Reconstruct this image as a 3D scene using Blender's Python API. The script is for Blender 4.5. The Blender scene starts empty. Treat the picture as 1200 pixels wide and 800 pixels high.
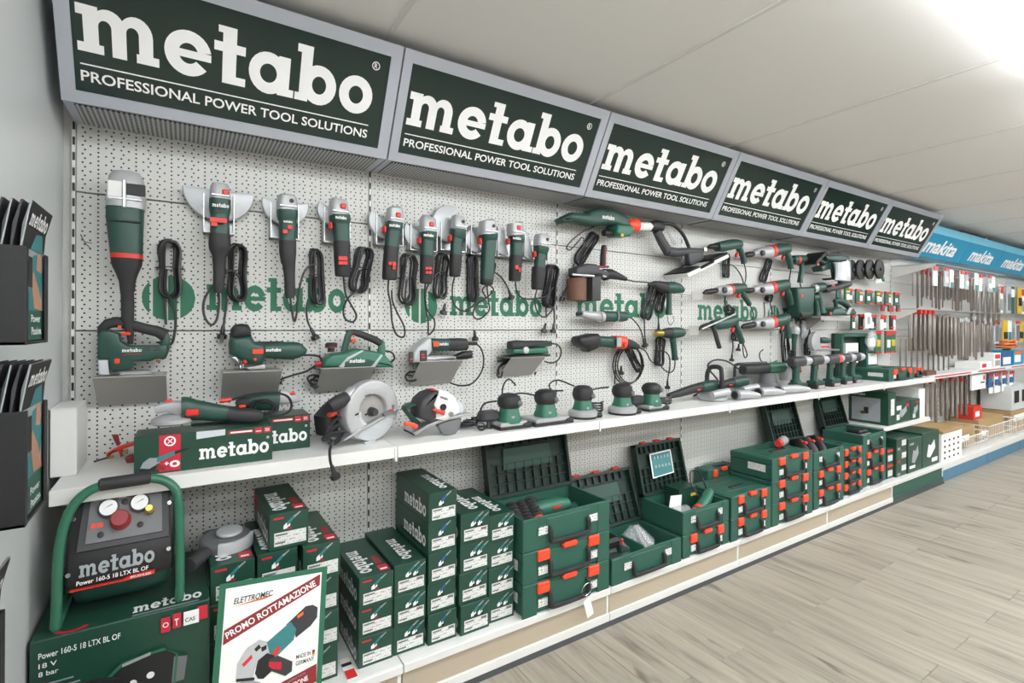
import bpy, math, random
from mathutils import Vector, Matrix
random.seed(7)
SC = bpy.context.scene
COL = SC.collection
# ---------------------------------------------------------------- camera, light, exposure
cam = bpy.data.objects.new('camera', bpy.data.cameras.new('camera'))
COL.objects.link(cam); SC.camera = cam
cam.data.sensor_fit = 'HORIZONTAL'; cam.data.sensor_width = 36.0
cam.data.lens = 36.0 * 596.2 / 1200.0
cam.data.shift_y = -19.1 / 1200.0
cam.data.clip_start = 0.02
cam.location = (0.044, -2.145, 1.385)
cam.rotation_euler = (Matrix.Rotation(math.radians(57.33 - 90.0), 3, 'Z') @ Matrix.Rotation(math.radians(90.0), 3, 'X') @ Matrix.Rotation(0.0046, 3, 'Z')).to_euler()
world = bpy.data.worlds.new('shop_world'); SC.world = world; world.use_nodes = True
world.node_tree.nodes['Background'].inputs[0].default_value = (0.9, 0.95, 1.0, 1)
world.node_tree.nodes['Background'].inputs[1].default_value = 0.25
SC.view_settings.view_transform = 'Standard'; SC.view_settings.look = 'None'
SC.view_settings.exposure = 0.2; SC.view_settings.gamma = 1.0
SC.view_settings.use_curve_mapping = False
LAMP_STRENGTH = 16.5          # emission of every fluorescent diffuser on the ceiling
# rows of ceiling fittings: y of the row, first x, number of fittings along the row
LAMP_ROWS = [(-1.71, -0.6, 5), (-3.0, -0.9, 5), (-4.2, -0.9, 5)]  # rows after the first are unseen, added to bounce light onto the ceiling

# ---------------------------------------------------------------- materials
def lin(h):
    h = h.lstrip('#'); r = []
    for i in (0, 2, 4):
        c = int(h[i:i+2], 16) / 255.0
        r.append(c / 12.92 if c <= 0.04045 else ((c + 0.055) / 1.055) ** 2.4)
    return (*r, 1.0)
MATS = {}
def nd(nt, typ, **kw):
    n = nt.nodes.new(typ)
    for k, v in kw.items(): setattr(n, k, v)
    return n
def mat(name, col, rough=0.5, metal=0.0, var=0.12, scale=18.0, bump=0.0, spec=0.5, coat=0.0, emit=0.0, rnd=0.0, bscale=None):
    m = bpy.data.materials.new(name); m.use_nodes = True; nt = m.node_tree
    b = nt.nodes['Principled BSDF']; L = nt.links.new
    c = lin(col)
    tc = nd(nt, 'ShaderNodeTexCoord')
    nz = nd(nt, 'ShaderNodeTexNoise'); nz.inputs['Scale'].default_value = scale; nz.inputs['Detail'].default_value = 3
    L(tc.outputs['Object'], nz.inputs['Vector'])
    mx = nd(nt, 'ShaderNodeMix', data_type='RGBA')
    mx.inputs[6].default_value = tuple(x * (1 - var) for x in c[:3]) + (1,)
    mx.inputs[7].default_value = tuple(min(1, x * (1 + var)) for x in c[:3]) + (1,)
    L(nz.outputs['Fac'], mx.inputs[0])
    out = mx.outputs[2]
    if rnd:
        oi = nd(nt, 'ShaderNodeObjectInfo'); hs = nd(nt, 'ShaderNodeHueSaturation')
        mr = nd(nt, 'ShaderNodeMapRange'); mr.inputs[3].default_value = 1 - rnd; mr.inputs[4].default_value = 1 + rnd
        L(oi.outputs['Random'], mr.inputs[0]); L(mr.outputs[0], hs.inputs['Value']); L(out, hs.inputs['Color']); out = hs.outputs[0]
    L(out, b.inputs['Base Color'])
    b.inputs['Roughness'].default_value = rough; b.inputs['Metallic'].default_value = metal
    b.inputs['Specular IOR Level'].default_value = spec; b.inputs['Coat Weight'].default_value = coat
    if emit:
        L(out, b.inputs['Emission Color']); b.inputs['Emission Strength'].default_value = emit
    if bump:
        n2 = nd(nt, 'ShaderNodeTexNoise'); n2.inputs['Scale'].default_value = bscale or scale * 12
        L(tc.outputs['Object'], n2.inputs['Vector'])
        bp = nd(nt, 'ShaderNodeBump'); bp.inputs['Strength'].default_value = bump; bp.inputs['Distance'].default_value = 0.002
        L(n2.outputs['Fac'], bp.inputs['Height']); L(bp.outputs[0], b.inputs['Normal'])
    MATS[name] = m
    return m
mat('green', '#24483f', .42, var=.08, bump=.15)
mat('green_bright', '#2e6a55', .42, var=.07)
mat('green_case', '#2a594b', .5, var=.06, bump=.2)
mat('green_card', '#1f4537', .38, var=.06, rnd=.10)
mat('green_frame', '#2f6b52', .35, var=.05)
mat('green_print', '#1e6b4c', .5, var=.05)
mat('black', '#1d1d1f', .5, var=.15, bump=.15)
mat('rubber', '#2b2b2d', .6, var=.15, bump=.2)
mat('cord', '#29292c', .34, var=.1)
mat('darkgrey', '#3a3a3d', .5, var=.1)
mat('midgrey', '#6d6e70', .5, var=.08)
mat('silver', '#b9bbbd', .32, metal=.75, var=.06, bump=.12)
mat('castalu', '#b4b5b7', .4, metal=.25, var=.07, bump=.3)
mat('steel', '#c9c9c9', .22, metal=1.0, var=.05)
mat('bit_steel', '#857d76', .35, metal=.8, var=.12, rnd=.25)
mat('plate', '#a3a19d', .45, metal=.15, var=.04)
mat('guard', '#c2c5c8', .4, metal=.2, var=.04)
mat('red', '#d3352c', .4, var=.06)
mat('latch', '#ea4a2b', .42, var=.05)
mat('darkred', '#8c2b2e', .45, var=.1)
mat('white', '#e6e6e4', .5, var=.03)
mat('shelf_white', '#dededb', .38, var=.03, scale=4)
mat('panel_white', '#d3d7d7', .32, var=.02, scale=2)
mat('paper', '#f0efec', .6, var=.03)
mat('plinth', '#b5a893', .5, var=.05, scale=5)
mat('seal', '#3b3d40', .6)
mat('alu_frame', '#b4b9c3', .38, metal=.35, var=.02, scale=3)
mat('sign_face', '#1a2e2a', .09, var=.25, scale=1.5, spec=.5)
mat('sign_blue', '#1f93bb', .3, var=.05)
mat('sign_blue_light', '#5fb4d2', .35, var=.04)
mat('plinth_blue', '#4a7c99', .45, var=.05)
mat('print_white', '#eeeeee', .5, var=.02)
mat('print_black', '#222222', .6, var=.1)
mat('print_red', '#c4243a', .45, var=.05)
mat('print_orange', '#d9772a', .5)
mat('print_grey', '#9aa0a3', .5)
mat('print_teal', '#3a7d80', .5)
mat('print_skin', '#b98a70', .5, var=.2)
mat('print_yellow', '#d9b23c', .5)
mat('brass', '#b59a52', .3, metal=.9)
mat('wood', '#6b4a3a', .6, var=.35, scale=30)
mat('cardboard', '#a98d62', .7, var=.08)
mat('clear', '#c9cfd4', .12, var=.05, spec=.8)
mat('blue', '#2f5f96', .4)
mat('orange', '#e2702c', .45)
mat('yellow', '#d8b327', .45)
mat('dark_room', '#4b4038', .7)
mat('ceiling', '#eeedea', .6, var=.02, scale=1.2)
mat('seam', '#dddbd7', .5)
mat('shop_wall', '#c9c9c6', .7)
mat('stand_in_grey', '#9b9994', .7)
mat('inner_case', '#2f6b58', .5, var=.05)
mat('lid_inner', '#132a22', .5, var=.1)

def foil():
    m = bpy.data.materials.new('clear_bag'); m.use_nodes = True
    b = m.node_tree.nodes['Principled BSDF']
    b.inputs['Base Color'].default_value = (.8, .82, .84, 1); b.inputs['Roughness'].default_value = .15
    b.inputs['Alpha'].default_value = .28; MATS['clear_bag'] = m
foil()
def lamp_mat():
    m = bpy.data.materials.new('lamp_diffuser'); m.use_nodes = True; b = m.node_tree.nodes['Principled BSDF']
    b.inputs['Base Color'].default_value = (.9, .9, .9, 1); b.inputs['Emission Color'].default_value = (.945, .975, 1.0, 1)
    b.inputs['Emission Strength'].default_value = LAMP_STRENGTH; MATS['lamp_diffuser'] = m
lamp_mat()
def math_(nt, op, a, b=None, c=None):
    n = nd(nt, 'ShaderNodeMath', operation=op)
    for i, v in enumerate((a, b, c)):
        if v is None: continue
        if isinstance(v, (int, float)): n.inputs[i].default_value = v
        else: nt.links.new(v, n.inputs[i])
    return n.outputs[0]
def pegboard_mat():
    """perforated steel back panel: punched holes too small to model, in families of columns repeating every 100 mm"""
    m = bpy.data.materials.new('pegboard'); m.use_nodes = True; nt = m.node_tree; L = nt.links.new
    b = nt.nodes['Principled BSDF']
    g = nd(nt, 'ShaderNodeNewGeometry'); s = nd(nt, 'ShaderNodeSeparateXYZ'); L(g.outputs['Position'], s.inputs[0])
    x, z = s.outputs['X'], s.outputs['Z']
    def dots(x0, px, z0, pz, r):
        dx = math_(nt, 'PINGPONG', math_(nt, 'SUBTRACT', x, x0), px / 2.0)
        dz = math_(nt, 'PINGPONG', math_(nt, 'SUBTRACT', z, z0), pz / 2.0)
        d2 = math_(nt, 'ADD', math_(nt, 'MULTIPLY', dx, dx), math_(nt, 'MULTIPLY', dz, dz))
        return math_(nt, 'LESS_THAN', d2, r * r)
    fam = [dots(0, .1, 0, .014, .0029), dots(.02, .1, .004, .028, .0029), dots(.04, .1, .004, .028, .0029), dots(.06, .1, .004, .028, .0029),
           dots(.08, .1, .004, .028, .0029), dots(.034, .1, .018, .028, .0029), dots(.066, .1, .018, .028, .0029)]
    f = fam[0]
    for q in fam[1:]: f = math_(nt, 'MAXIMUM', f, q)
    mx = nd(nt, 'ShaderNodeMix', data_type='RGBA'); mx.inputs[6].default_value = lin('#d0d0cc'); mx.inputs[7].default_value = lin('#22201e')
    L(f, mx.inputs[0]); L(mx.outputs[2], b.inputs['Base Color'])
    b.inputs['Roughness'].default_value = .45
    bp = nd(nt, 'ShaderNodeBump'); bp.invert = True; bp.inputs['Strength'].default_value = .6; bp.inputs['Distance'].default_value = .002
    L(f, bp.inputs['Height']); L(bp.outputs[0], b.inputs['Normal'])
    MATS['pegboard'] = m
pegboard_mat()
def grille_mat():
    m = bpy.data.materials.new('grille'); m.use_nodes = True; nt = m.node_tree; L = nt.links.new; b = nt.nodes['Principled BSDF']
    g = nd(nt, 'ShaderNodeNewGeometry'); s = nd(nt, 'ShaderNodeSeparateXYZ'); L(g.outputs['Position'], s.inputs[0])
    a = math_(nt, 'LESS_THAN', math_(nt, 'PINGPONG', s.outputs['X'], .0065), .0032)
    c = math_(nt, 'LESS_THAN', math_(nt, 'PINGPONG', s.outputs['Y'], .006), .0045)
    f = math_(nt, 'MULTIPLY', a, c)
    mx = nd(nt, 'ShaderNodeMix', data_type='RGBA'); mx.inputs[6].default_value = lin('#aeb0b2'); mx.inputs[7].default_value = lin('#2b2b2b')
    L(f, mx.inputs[0]); L(mx.outputs[2], b.inputs['Base Color']); b.inputs['Roughness'].default_value = .5
    MATS['grille'] = m
grille_mat()
def plank_mat():
    m = bpy.data.materials.new('oak_plank'); m.use_nodes = True; nt = m.node_tree; L = nt.links.new; b = nt.nodes['Principled BSDF']
    tc = nd(nt, 'ShaderNodeTexCoord'); oi = nd(nt, 'ShaderNodeObjectInfo')
    mp = nd(nt, 'ShaderNodeMapping'); mp.inputs['Scale'].default_value = (22, 1.6, 1); L(tc.outputs['Object'], mp.inputs[0])
    off = nd(nt, 'ShaderNodeVectorMath', operation='SCALE'); off.inputs[0].default_value = (37, 91, 13); L(oi.outputs['Random'], off.inputs['Scale'])
    ad = nd(nt, 'ShaderNodeVectorMath', operation='ADD'); L(mp.outputs[0], ad.inputs[0]); L(off.outputs[0], ad.inputs[1])
    n1 = nd(nt, 'ShaderNodeTexNoise'); n1.inputs['Scale'].default_value = 1.0; n1.inputs['Detail'].default_value = 6; n1.inputs['Roughness'].default_value = .62; n1.inputs['Distortion'].default_value = .6
    L(ad.outputs[0], n1.inputs['Vector'])
    cr = nd(nt, 'ShaderNodeValToRGB'); e = cr.color_ramp.elements
    e[0].position = .28; e[0].color = lin('#756e65'); e[1].position = .72; e[1].color = lin('#b0a89a')
    q = cr.color_ramp.elements.new(.45); q.color = lin('#9a9285')
    L(n1.outputs['Fac'], cr.inputs[0])
    mp2 = nd(nt, 'ShaderNodeMapping'); mp2.inputs['Scale'].default_value = (10, 3.0, 1); L(tc.outputs['Object'], mp2.inputs[0])
    ad2 = nd(nt, 'ShaderNodeVectorMath', operation='ADD'); L(mp2.outputs[0], ad2.inputs[0]); L(off.outputs[0], ad2.inputs[1])
    n2 = nd(nt, 'ShaderNodeTexNoise'); n2.inputs['Scale'].default_value = 1.3; n2.inputs['Detail'].default_value = 2; L(ad2.outputs[0], n2.inputs['Vector'])
    k = nd(nt, 'ShaderNodeMapRange'); k.inputs[1].default_value = .66; k.inputs[2].default_value = .76; L(n2.outputs['Fac'], k.inputs[0])
    mx = nd(nt, 'ShaderNodeMix', data_type='RGBA'); L(k.outputs[0], mx.inputs[0]); L(cr.outputs[0], mx.inputs[6]); mx.inputs[7].default_value = lin('#6f675d')
    hs = nd(nt, 'ShaderNodeHueSaturation'); mr = nd(nt, 'ShaderNodeMapRange'); mr.inputs[3].default_value = .93; mr.inputs[4].default_value = 1.06
    L(oi.outputs['Random'], mr.inputs[0]); L(mr.outputs[0], hs.inputs['Value']); L(mx.outputs[2], hs.inputs['Color'])
    L(hs.outputs[0], b.inputs['Base Color']); b.inputs['Roughness'].default_value = .42
    bp = nd(nt, 'ShaderNodeBump'); bp.inputs['Strength'].default_value = .15; bp.inputs['Distance'].default_value = .002; L(n1.outputs['Fac'], bp.inputs['Height']); L(bp.outputs[0], b.inputs['Normal'])
    MATS['oak_plank'] = m
plank_mat()
def sticker_mat(name, paper, ink, sx, sz):
    """printed small type: rows of dark marks on paper, too fine to read in the photograph"""
    m = bpy.data.materials.new(name); m.use_nodes = True; nt = m.node_tree; L = nt.links.new; b = nt.nodes['Principled BSDF']
    tc = nd(nt, 'ShaderNodeTexCoord'); mp = nd(nt, 'ShaderNodeMapping'); mp.inputs['Scale'].default_value = (sx, sx, sz); L(tc.outputs['Object'], mp.inputs[0])
    n = nd(nt, 'ShaderNodeTexNoise'); n.inputs['Scale'].default_value = 1.0; n.inputs['Detail'].default_value = 2; L(mp.outputs[0], n.inputs['Vector'])
    s = nd(nt, 'ShaderNodeSeparateXYZ'); L(tc.outputs['Object'], s.inputs[0])
    row = math_(nt, 'GREATER_THAN', math_(nt, 'PINGPONG', s.outputs['Z'], .0055), .0028)
    f = math_(nt, 'MULTIPLY', row, math_(nt, 'GREATER_THAN', n.outputs['Fac'], .54))
    mx = nd(nt, 'ShaderNodeMix', data_type='RGBA'); mx.inputs[6].default_value = lin(paper); mx.inputs[7].default_value = lin(ink)
    L(f, mx.inputs[0]); L(mx.outputs[2], b.inputs['Base Color']); b.inputs['Roughness'].default_value = .5; MATS[name] = m
sticker_mat('sticker', '#dcdcd9', '#a9a9a9', 260, 90)
sticker_mat('sticker_dense', '#dededc', '#77777a', 150, 120)

# ---------------------------------------------------------------- mesh kit
def V(*a): return Vector(a if len(a) > 1 else a[0])
class MB:
    def __init__(s): s.v = []; s.f = []
    def add(s, vs, fs):
        k = len(s.v); s.v += [tuple(p) for p in vs]; s.f += [tuple(i + k for i in f) for f in fs]; return s
    def box(s, c, d, bev=0.0, rot=None):
        """chamfered box: centre, full sizes"""
        hx, hy, hz = (q / 2.0 for q in d); b = min(bev, hx * .95, hy * .95, hz * .95)
        if b <= 0:
            vs = [Vector((x * hx, y * hy, z * hz)) for x in (-1, 1) for y in (-1, 1) for z in (-1, 1)]
            fs = [(0, 1, 3, 2), (4, 6, 7, 5), (0, 4, 5, 1), (2, 3, 7, 6), (0, 2, 6, 4), (1, 5, 7, 3)]
        else:
            vs = []; ix = {}
            for x in (-1, 1):
                for y in (-1, 1):
                    for z in (-1, 1):
                        ix[x, y, z] = len(vs)
                        vs += [Vector((x * hx, y * (hy - b), z * (hz - b))), Vector((x * (hx - b), y * hy, z * (hz - b))), Vector((x * (hx - b), y * (hy - b), z * hz))]
            def q(a, pts):
                n = [ix[p] + a for p in pts]; return tuple(n)
            fs = []
            for sg in (-1, 1):
                o = [(-1, -1), (1, -1), (1, 1), (-1, 1)]
                if sg < 0: o = o[::-1]
                fs += [q(0, [(sg, p, r) for p, r in o]), q(1, [(r, sg, p) for p, r in o]), q(2, [(p, r, sg) for p, r in o])]
            for a in (-1, 1):
                for c2 in (-1, 1):
                    fs += [(ix[a, c2, -1], ix[a, c2, -1] + 1, ix[a, c2, 1] + 1, ix[a, c2, 1]),
                           (ix[a, -1, c2], ix[a, -1, c2] + 2, ix[a, 1, c2] + 2, ix[a, 1, c2]),
                           (ix[-1, a, c2] + 1, ix[-1, a, c2] + 2, ix[1, a, c2] + 2, ix[1, a, c2] + 1)]
            fs += [(i, i + 1, i + 2) for i in ix.values()]
        if rot is not None: vs = [rot @ p for p in vs]
        c = Vector(c); return s.add([p + c for p in vs], fs)
    def prism(s, poly, y0, y1, r=0.0, steps=3, axis='y'):
        """outline in (x, z) extruded from y0 to y1 with rounded edges of radius r"""
        P = [Vector((p[0], p[1])) for p in poly]
        n = len(P)
        if sum(P[i].x * P[(i + 1) % n].y - P[(i + 1) % n].x * P[i].y for i in range(n)) < 0: P.reverse()
        nor = []
        for i in range(n):
            a = (P[i] - P[i - 1]); b = (P[(i + 1) % n] - P[i])
            a = a.normalized() if a.length > 1e-9 else Vector((1, 0)); b = b.normalized() if b.length > 1e-9 else a
            na = Vector((a.y, -a.x)); nb = Vector((b.y, -b.x)); m = na + nb
            m = m.normalized() if m.length > 1e-6 else na
            nor.append(m / max(.5, m.dot(na)))
        lo, hi = min(y0, y1), max(y0, y1); r = min(r, (hi - lo) / 2.02)
        st = [(lo, 0)] if r <= 0 else [(lo + r * (1 - math.cos(t)), r * (1 - math.sin(t))) for t in [math.pi / 2 * k / steps for k in range(steps + 1)]]
        st = st + [(hi - (y - lo), ins) for y, ins in reversed(st)]
        vs = []
        for y, ins in st:
            for i in range(n):
                p = P[i] - nor[i] * ins; vs.append((p.x, y, p.y))
        k = len(st); fs = [tuple(range(n)), tuple((k - 1) * n + i for i in reversed(range(n)))]
        for j in range(k - 1):
            for i in range(n):
                a, b = j * n + i, j * n + (i + 1) % n; fs.append((a, a + n, b + n, b))
        if axis == 'x': vs = [(y, x, z) for x, y, z in vs]; fs = [f[::-1] for f in fs]
        if axis == 'z': vs = [(x, z, y) for x, y, z in vs]; fs = [f[::-1] for f in fs]
        return s.add(vs, fs)
    def sweep(s, pts, rad, n=12, sq=2.0, depth=None, ref=(0, 1, 0), cap=True, closed=False):
        """tube along pts; rad = radius, list of radii or list of (in-plane, depth) half sizes"""
        P = [Vector(p) for p in pts]; m = len(P)
        if isinstance(rad, (int, float)): rad = [rad] * m
        R = [(r, (r * depth if depth else r)) if isinstance(r, (int, float)) else r for r in rad]
        ref = Vector(ref); vs = []; side0 = None
        for i in range(m):
            a = P[i - 1] if (i or closed) else P[0]; b = P[(i + 1) % m] if (i < m - 1 or closed) else P[m - 1]
            t = b - a
            t = t.normalized() if t.length > 1e-9 else Vector((0, 0, 1))
            if side0 is None:
                sd = t.cross(ref)
                if sd.length < .05: sd = t.cross(Vector((1, 0, 0)))
            else:
                sd = side0 - t * side0.dot(t)
                if sd.length < .05: sd = t.cross(ref)
            sd.normalize(); side0 = sd; up = sd.cross(t)
            for k in range(n):
                th = 2 * math.pi * k / n; c, w = math.cos(th), math.sin(th)
                c = math.copysign(abs(c) ** (2 / sq), c); w = math.copysign(abs(w) ** (2 / sq), w)
                vs.append(P[i] + sd * (c * R[i][0]) + up * (w * R[i][1]))
        fs = []
        for i in range(m if closed else m - 1):
            for k in range(n):
                a = i * n + k; b = i * n + (k + 1) % n; j = ((i + 1) % m) * n
                fs.append((a, b, j + (k + 1) % n, j + k))
        if cap and not closed: fs += [tuple(reversed(range(n))), tuple((m - 1) * n + k for k in range(n))]
        return s.add(vs, fs)
    def body(s, prof, depth=.8, sq=3.0, n=16, yc=None, maxd=None):
        """tool housing: prof = [((x,y,z), half width)]; the section is a rounded rectangle"""
        return s.sweep([p for p, w in prof], [(w, min(w * depth, maxd or 9)) for p, w in prof], n=n, sq=sq)
    def wire(s, pts, r=.004, k=5, n=6, closed=False):
        return s.sweep(smooth(pts, k, closed), r, n=n, closed=closed)
    def lathe(s, o, ax, prof, n=20, cap=True):
        o = Vector(o); ax = Vector(ax).normalized()
        return s.sweep([o + ax * t for t, r in prof], [max(r, 1e-4) for t, r in prof], n=n, cap=cap)
    def quad(s, a, b, c, d): return s.add([a, b, c, d], [(0, 1, 2, 3)])
    def flip(s): s.f = [f[::-1] for f in s.f]; return s
    def put(s, name, m, parent=None, ang=35, smooth_=True):
        off = worldloc(parent) if parent else Vector((0, 0, 0))
        if parent is None:
            xs = [p[0] for p in s.v]; ys = [p[1] for p in s.v]; zs = [p[2] for p in s.v]
            off = Vector(((min(xs) + max(xs)) / 2, (min(ys) + max(ys)) / 2, min(zs)))
        me = bpy.data.meshes.new(name)
        me.from_pydata([(p[0] - off[0], p[1] - off[1], p[2] - off[2]) for p in s.v], [], s.f)
        me.materials.append(MATS[m]); me.validate()
        if smooth_:
            me.polygons.foreach_set('use_smooth', [True] * len(me.polygons)); me.set_sharp_from_angle(angle=math.radians(ang))
        o = bpy.data.objects.new(name, me); COL.objects.link(o)
        if parent: o.parent = parent
        else: o.location = off
        return o
def worldloc(o):
    v = Vector((0, 0, 0))
    while o is not None: v = v + o.location; o = o.parent
    return v
def smooth(pts, k=5, closed=False):
    P = [Vector(p) for p in pts]; n = len(P); out = []
    if n < 3: return P
    for i in range(n if closed else n - 1):
        g = (lambda j: P[j % n]) if closed else (lambda j: P[max(0, min(n - 1, j))])
        a, b, c, d = g(i - 1), g(i), g(i + 1), g(i + 2)
        for q in range(k):
            t = q / k; out.append(.5 * ((2 * b) + (c - a) * t + (2 * a - 5 * b + 4 * c - d) * t * t + (3 * b - a - 3 * c + d) * t ** 3))
    if not closed: out.append(P[-1])
    return out
def tag(o, label, cat, group=None, kind=None):
    if label: o['label'] = label
    if cat: o['category'] = cat
    if group: o['group'] = group
    if kind: o['kind'] = kind
    return o
def T(name, label, cat, loc=(0, 0, 0), group=None):
    o = bpy.data.objects.new(name, None); COL.objects.link(o); o.location = loc; o.empty_display_size = .05
    return tag(o, label, cat, group)
def struct(o): o['kind'] = 'structure'; return o
def dup(root, loc=None, rz=None, label=None, scale=None):
    r = root.copy(); COL.objects.link(r)
    if loc is not None: r.location = loc
    if rz is not None: r.rotation_euler = (0, 0, rz)
    if scale is not None: r.scale = scale
    if label: r['label'] = label
    for ch in root.children:
        c = ch.copy(); COL.objects.link(c); c.parent = r
        for g in ch.children:
            d = g.copy(); COL.objects.link(d); d.parent = c
    return r
def drop(root):
    for ch in list(root.children_recursive): bpy.data.objects.remove(ch)
    bpy.data.objects.remove(root)
# ---------------------------------------------------------------- lettering
def flat(polys, o, ux, uz, sx, sz, lift=.0012):
    """2-D polygons laid on a surface at o with axes ux, uz (lift = thickness of the print)"""
    o, ux, uz = Vector(o), Vector(ux).normalized(), Vector(uz).normalized(); nrm = ux.cross(uz)
    mb = MB()
    for i, p in enumerate(polys): mb.add([o + ux * (q[0] * sx) + uz * (q[1] * sz) + nrm * (lift + i * 6e-6) for q in p], [tuple(range(len(p)))])
    return mb
def g_rect(a, b, c, d): return [[(a, b), (c, b), (c, d), (a, d)]]
def g_ring(cx, cy, rx, ry, ix, iy, a0=0, a1=360, n=20, icx=None):
    icx = cx if icx is None else icx; r = []
    for k in range(n):
        t0, t1 = (math.radians(a0 + (a1 - a0) * q / n) for q in (k, k + 1))
        r.append([(icx + ix * math.cos(t0), cy + iy * math.sin(t0)), (cx + rx * math.cos(t0), cy + ry * math.sin(t0)),
                  (cx + rx * math.cos(t1), cy + ry * math.sin(t1)), (icx + ix * math.cos(t1), cy + iy * math.sin(t1))])
    return r
def g_shift(ps, d): return [[(x + d, y) for x, y in p] for p in ps]
def slab_word():
    m = g_rect(.14, .1, .46, .8) + g_rect(.74, .0, 1.06, .62) + g_rect(1.34, .1, 1.66, .62) + g_rect(0, 0, .56, .2) + g_rect(1.28, 0, 1.8, .2) + g_rect(0, .78, .46, 1.0) \
        + g_ring(.68, .6, .38, .4, .14, .15, 0, 180, 12, .60) + g_ring(1.28, .6, .38, .4, .14, .15, 0, 180, 12, 1.20)
    e = g_ring(.58, .5, .58, .53, .24, .24, 12, 322, 24) + g_rect(.2, .40, 1.15, .58)
    t = g_rect(.2, .0, .56, 1.36) + g_rect(-.02, .76, .8, .98) + g_rect(.2, 0, .82, .2) + g_rect(.08, 1.2, .56, 1.36)
    a = g_ring(.55, .5, .55, .53, .24, .24, 0, 360, 24) + g_rect(.82, .1, 1.16, 1.0) + g_rect(.82, 0, 1.3, .2)
    b = g_rect(.12, .1, .46, 1.45) + g_rect(0, 1.25, .46, 1.45) + g_rect(.0, 0, .4, .2) + g_ring(.72, .5, .54, .53, .22, .24, 0, 360, 24)
    o = g_ring(.56, .5, .56, .53, .24, .25, 0, 360, 24)
    out = []; x = 0
    for g, w in ((m, 1.92), (e, 1.24), (t, .9), (a, 1.34), (b, 1.36), (o, 1.12)): out += g_shift(g, x); x += w
    return [[(px / x, py) for px, py in p] for p in out]          # width 1, x-height 1
WORD = slab_word()
def word(parent, o, ux, uz, width, xh, m='print_white', name='lettering', lift=.0012):
    return flat(WORD, o, ux, uz, width, xh, lift).put(name, m, parent, smooth_=False)
_txt = {}
def txt_polys(s, bold=.0, shear=0.0):
    key = (s, bold, shear)
    if key not in _txt:
        cu = bpy.data.curves.new('t', 'FONT'); cu.body = s; cu.offset = bold; cu.shear = shear; cu.resolution_u = 3
        ob = bpy.data.objects.new('t', cu); COL.objects.link(ob)
        dg = bpy.context.evaluated_depsgraph_get(); me = bpy.data.meshes.new_from_object(ob.evaluated_get(dg))
        pts = [(v.co.x, v.co.y) for v in me.vertices]; x0 = min(p[0] for p in pts); x1 = max(p[0] for p in pts); y1 = max(p[1] for p in pts)
        _txt[key] = [[((pts[i][0] - x0) / (x1 - x0), pts[i][1] / y1) for i in f.vertices] for f in me.polygons]
        bpy.data.objects.remove(ob); bpy.data.curves.remove(cu); bpy.data.meshes.remove(me)
    return _txt[key]
def text(parent, s, o, ux, uz, width, height, m='print_white', bold=.012, name='lettering', lift=.0012, shear=0.0):
    return flat(txt_polys(s, bold, shear), o, ux, uz, width, height, lift).put(name, m, parent, smooth_=False)
EX, EY, EZ = Vector((1, 0, 0)), Vector((0, 1, 0)), Vector((0, 0, 1))
# ---------------------------------------------------------------- cords
def bundle(mb, top, bot, w, n=4, r=.004, seed=1, yb=-.012):
    """a cord folded into a hank of n long loops between two points"""
    rn = random.Random(seed); a, b = Vector(top), Vector(bot); d = (b - a); L_ = d.length; d.normalize(); sd = d.cross(EY).normalized()
    pts = []
    for k in range(n):
        o = (k - (n - 1) / 2) / max(1, n - 1); ww = w * (.5 - .3 * abs(o)) ; y = yb - .007 * k
        j = lambda q: rn.uniform(-q, q)
        loop = [(-.9, .12), (-.55, .0), (.0, -.02), (.55, .0), (.95, .14), (.8, .5), (.95, .86), (.5, 1.0), (0, 1.02), (-.5, 1.0), (-.95, .86), (-.75, .5)]
        for u, t in loop:
            pts.append(a + d * (L_ * (t + j(.02) + .03 * o)) + sd * (ww * u + o * w * .22 + j(.002)) + EY * (y + j(.002)))
    mb.wire(pts, r, 4, 6); return mb
def plug(mb, p, down=(0, 0, -1), s=1.0):
    p = Vector(p); d = Vector(down).normalized()
    mb.lathe(p, d, [(0, .005 * s), (.012 * s, .007 * s), (.03 * s, .008 * s), (.036 * s, .016 * s), (.05 * s, .017 * s), (.052 * s, .012 * s)], 10)
    q = d.cross(EY).normalized()
    for k in (-1, 1): mb.sweep([p + d * .05 * s + q * (.0085 * k * s), p + d * .068 * s + q * (.0085 * k * s)], .0022 * s, 6)
    return mb

# ================================================================ the room
BAYS = [-.262, .70, 1.70, 2.70, 3.70, 4.70, 5.72]       # bay limits of the green range
BLUE_BAYS = [5.72, 6.9, 8.0, 9.2, 10.4]                 # bay limits of the blue range
# floor
floor = struct(MB().box((6.2, -3.6, -.03), (16, 7.6, .036)).put('floor', 'oak_plank'))
pl_mesh = {}
for i in range(-3, 58):
    x0 = 2.465 + .1837 * (i - 9)
    even = (i - 9) % 2 == 0
    cuts = [-.136, -1.336, -2.536] if even else [.36, -.84, -2.04, -3.24]
    for a, b in zip(cuts, cuts[1:]):
        a2 = min(a, -.2)
        if x0 > 9 and b < -2.3: continue
        key = round(a2 - b, 3)
        if key not in pl_mesh:
            o = MB().box((0, 0, -.006), (.1822, key - .0016, .012), .0011).put('plank', 'oak_plank', floor); pl_mesh[key] = o.data
        else:
            o = bpy.data.objects.new('plank', pl_mesh[key]); COL.objects.link(o); o.parent = floor
        o.location = Vector((x0 + .0918, (a2 + b) / 2, 0)) - floor.location
        if key in pl_mesh and o.data.users == 1: pass
for me in pl_mesh.values():      # meshes were built relative to the floor's own origin
    me.transform(Matrix.Translation(floor.location))
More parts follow.
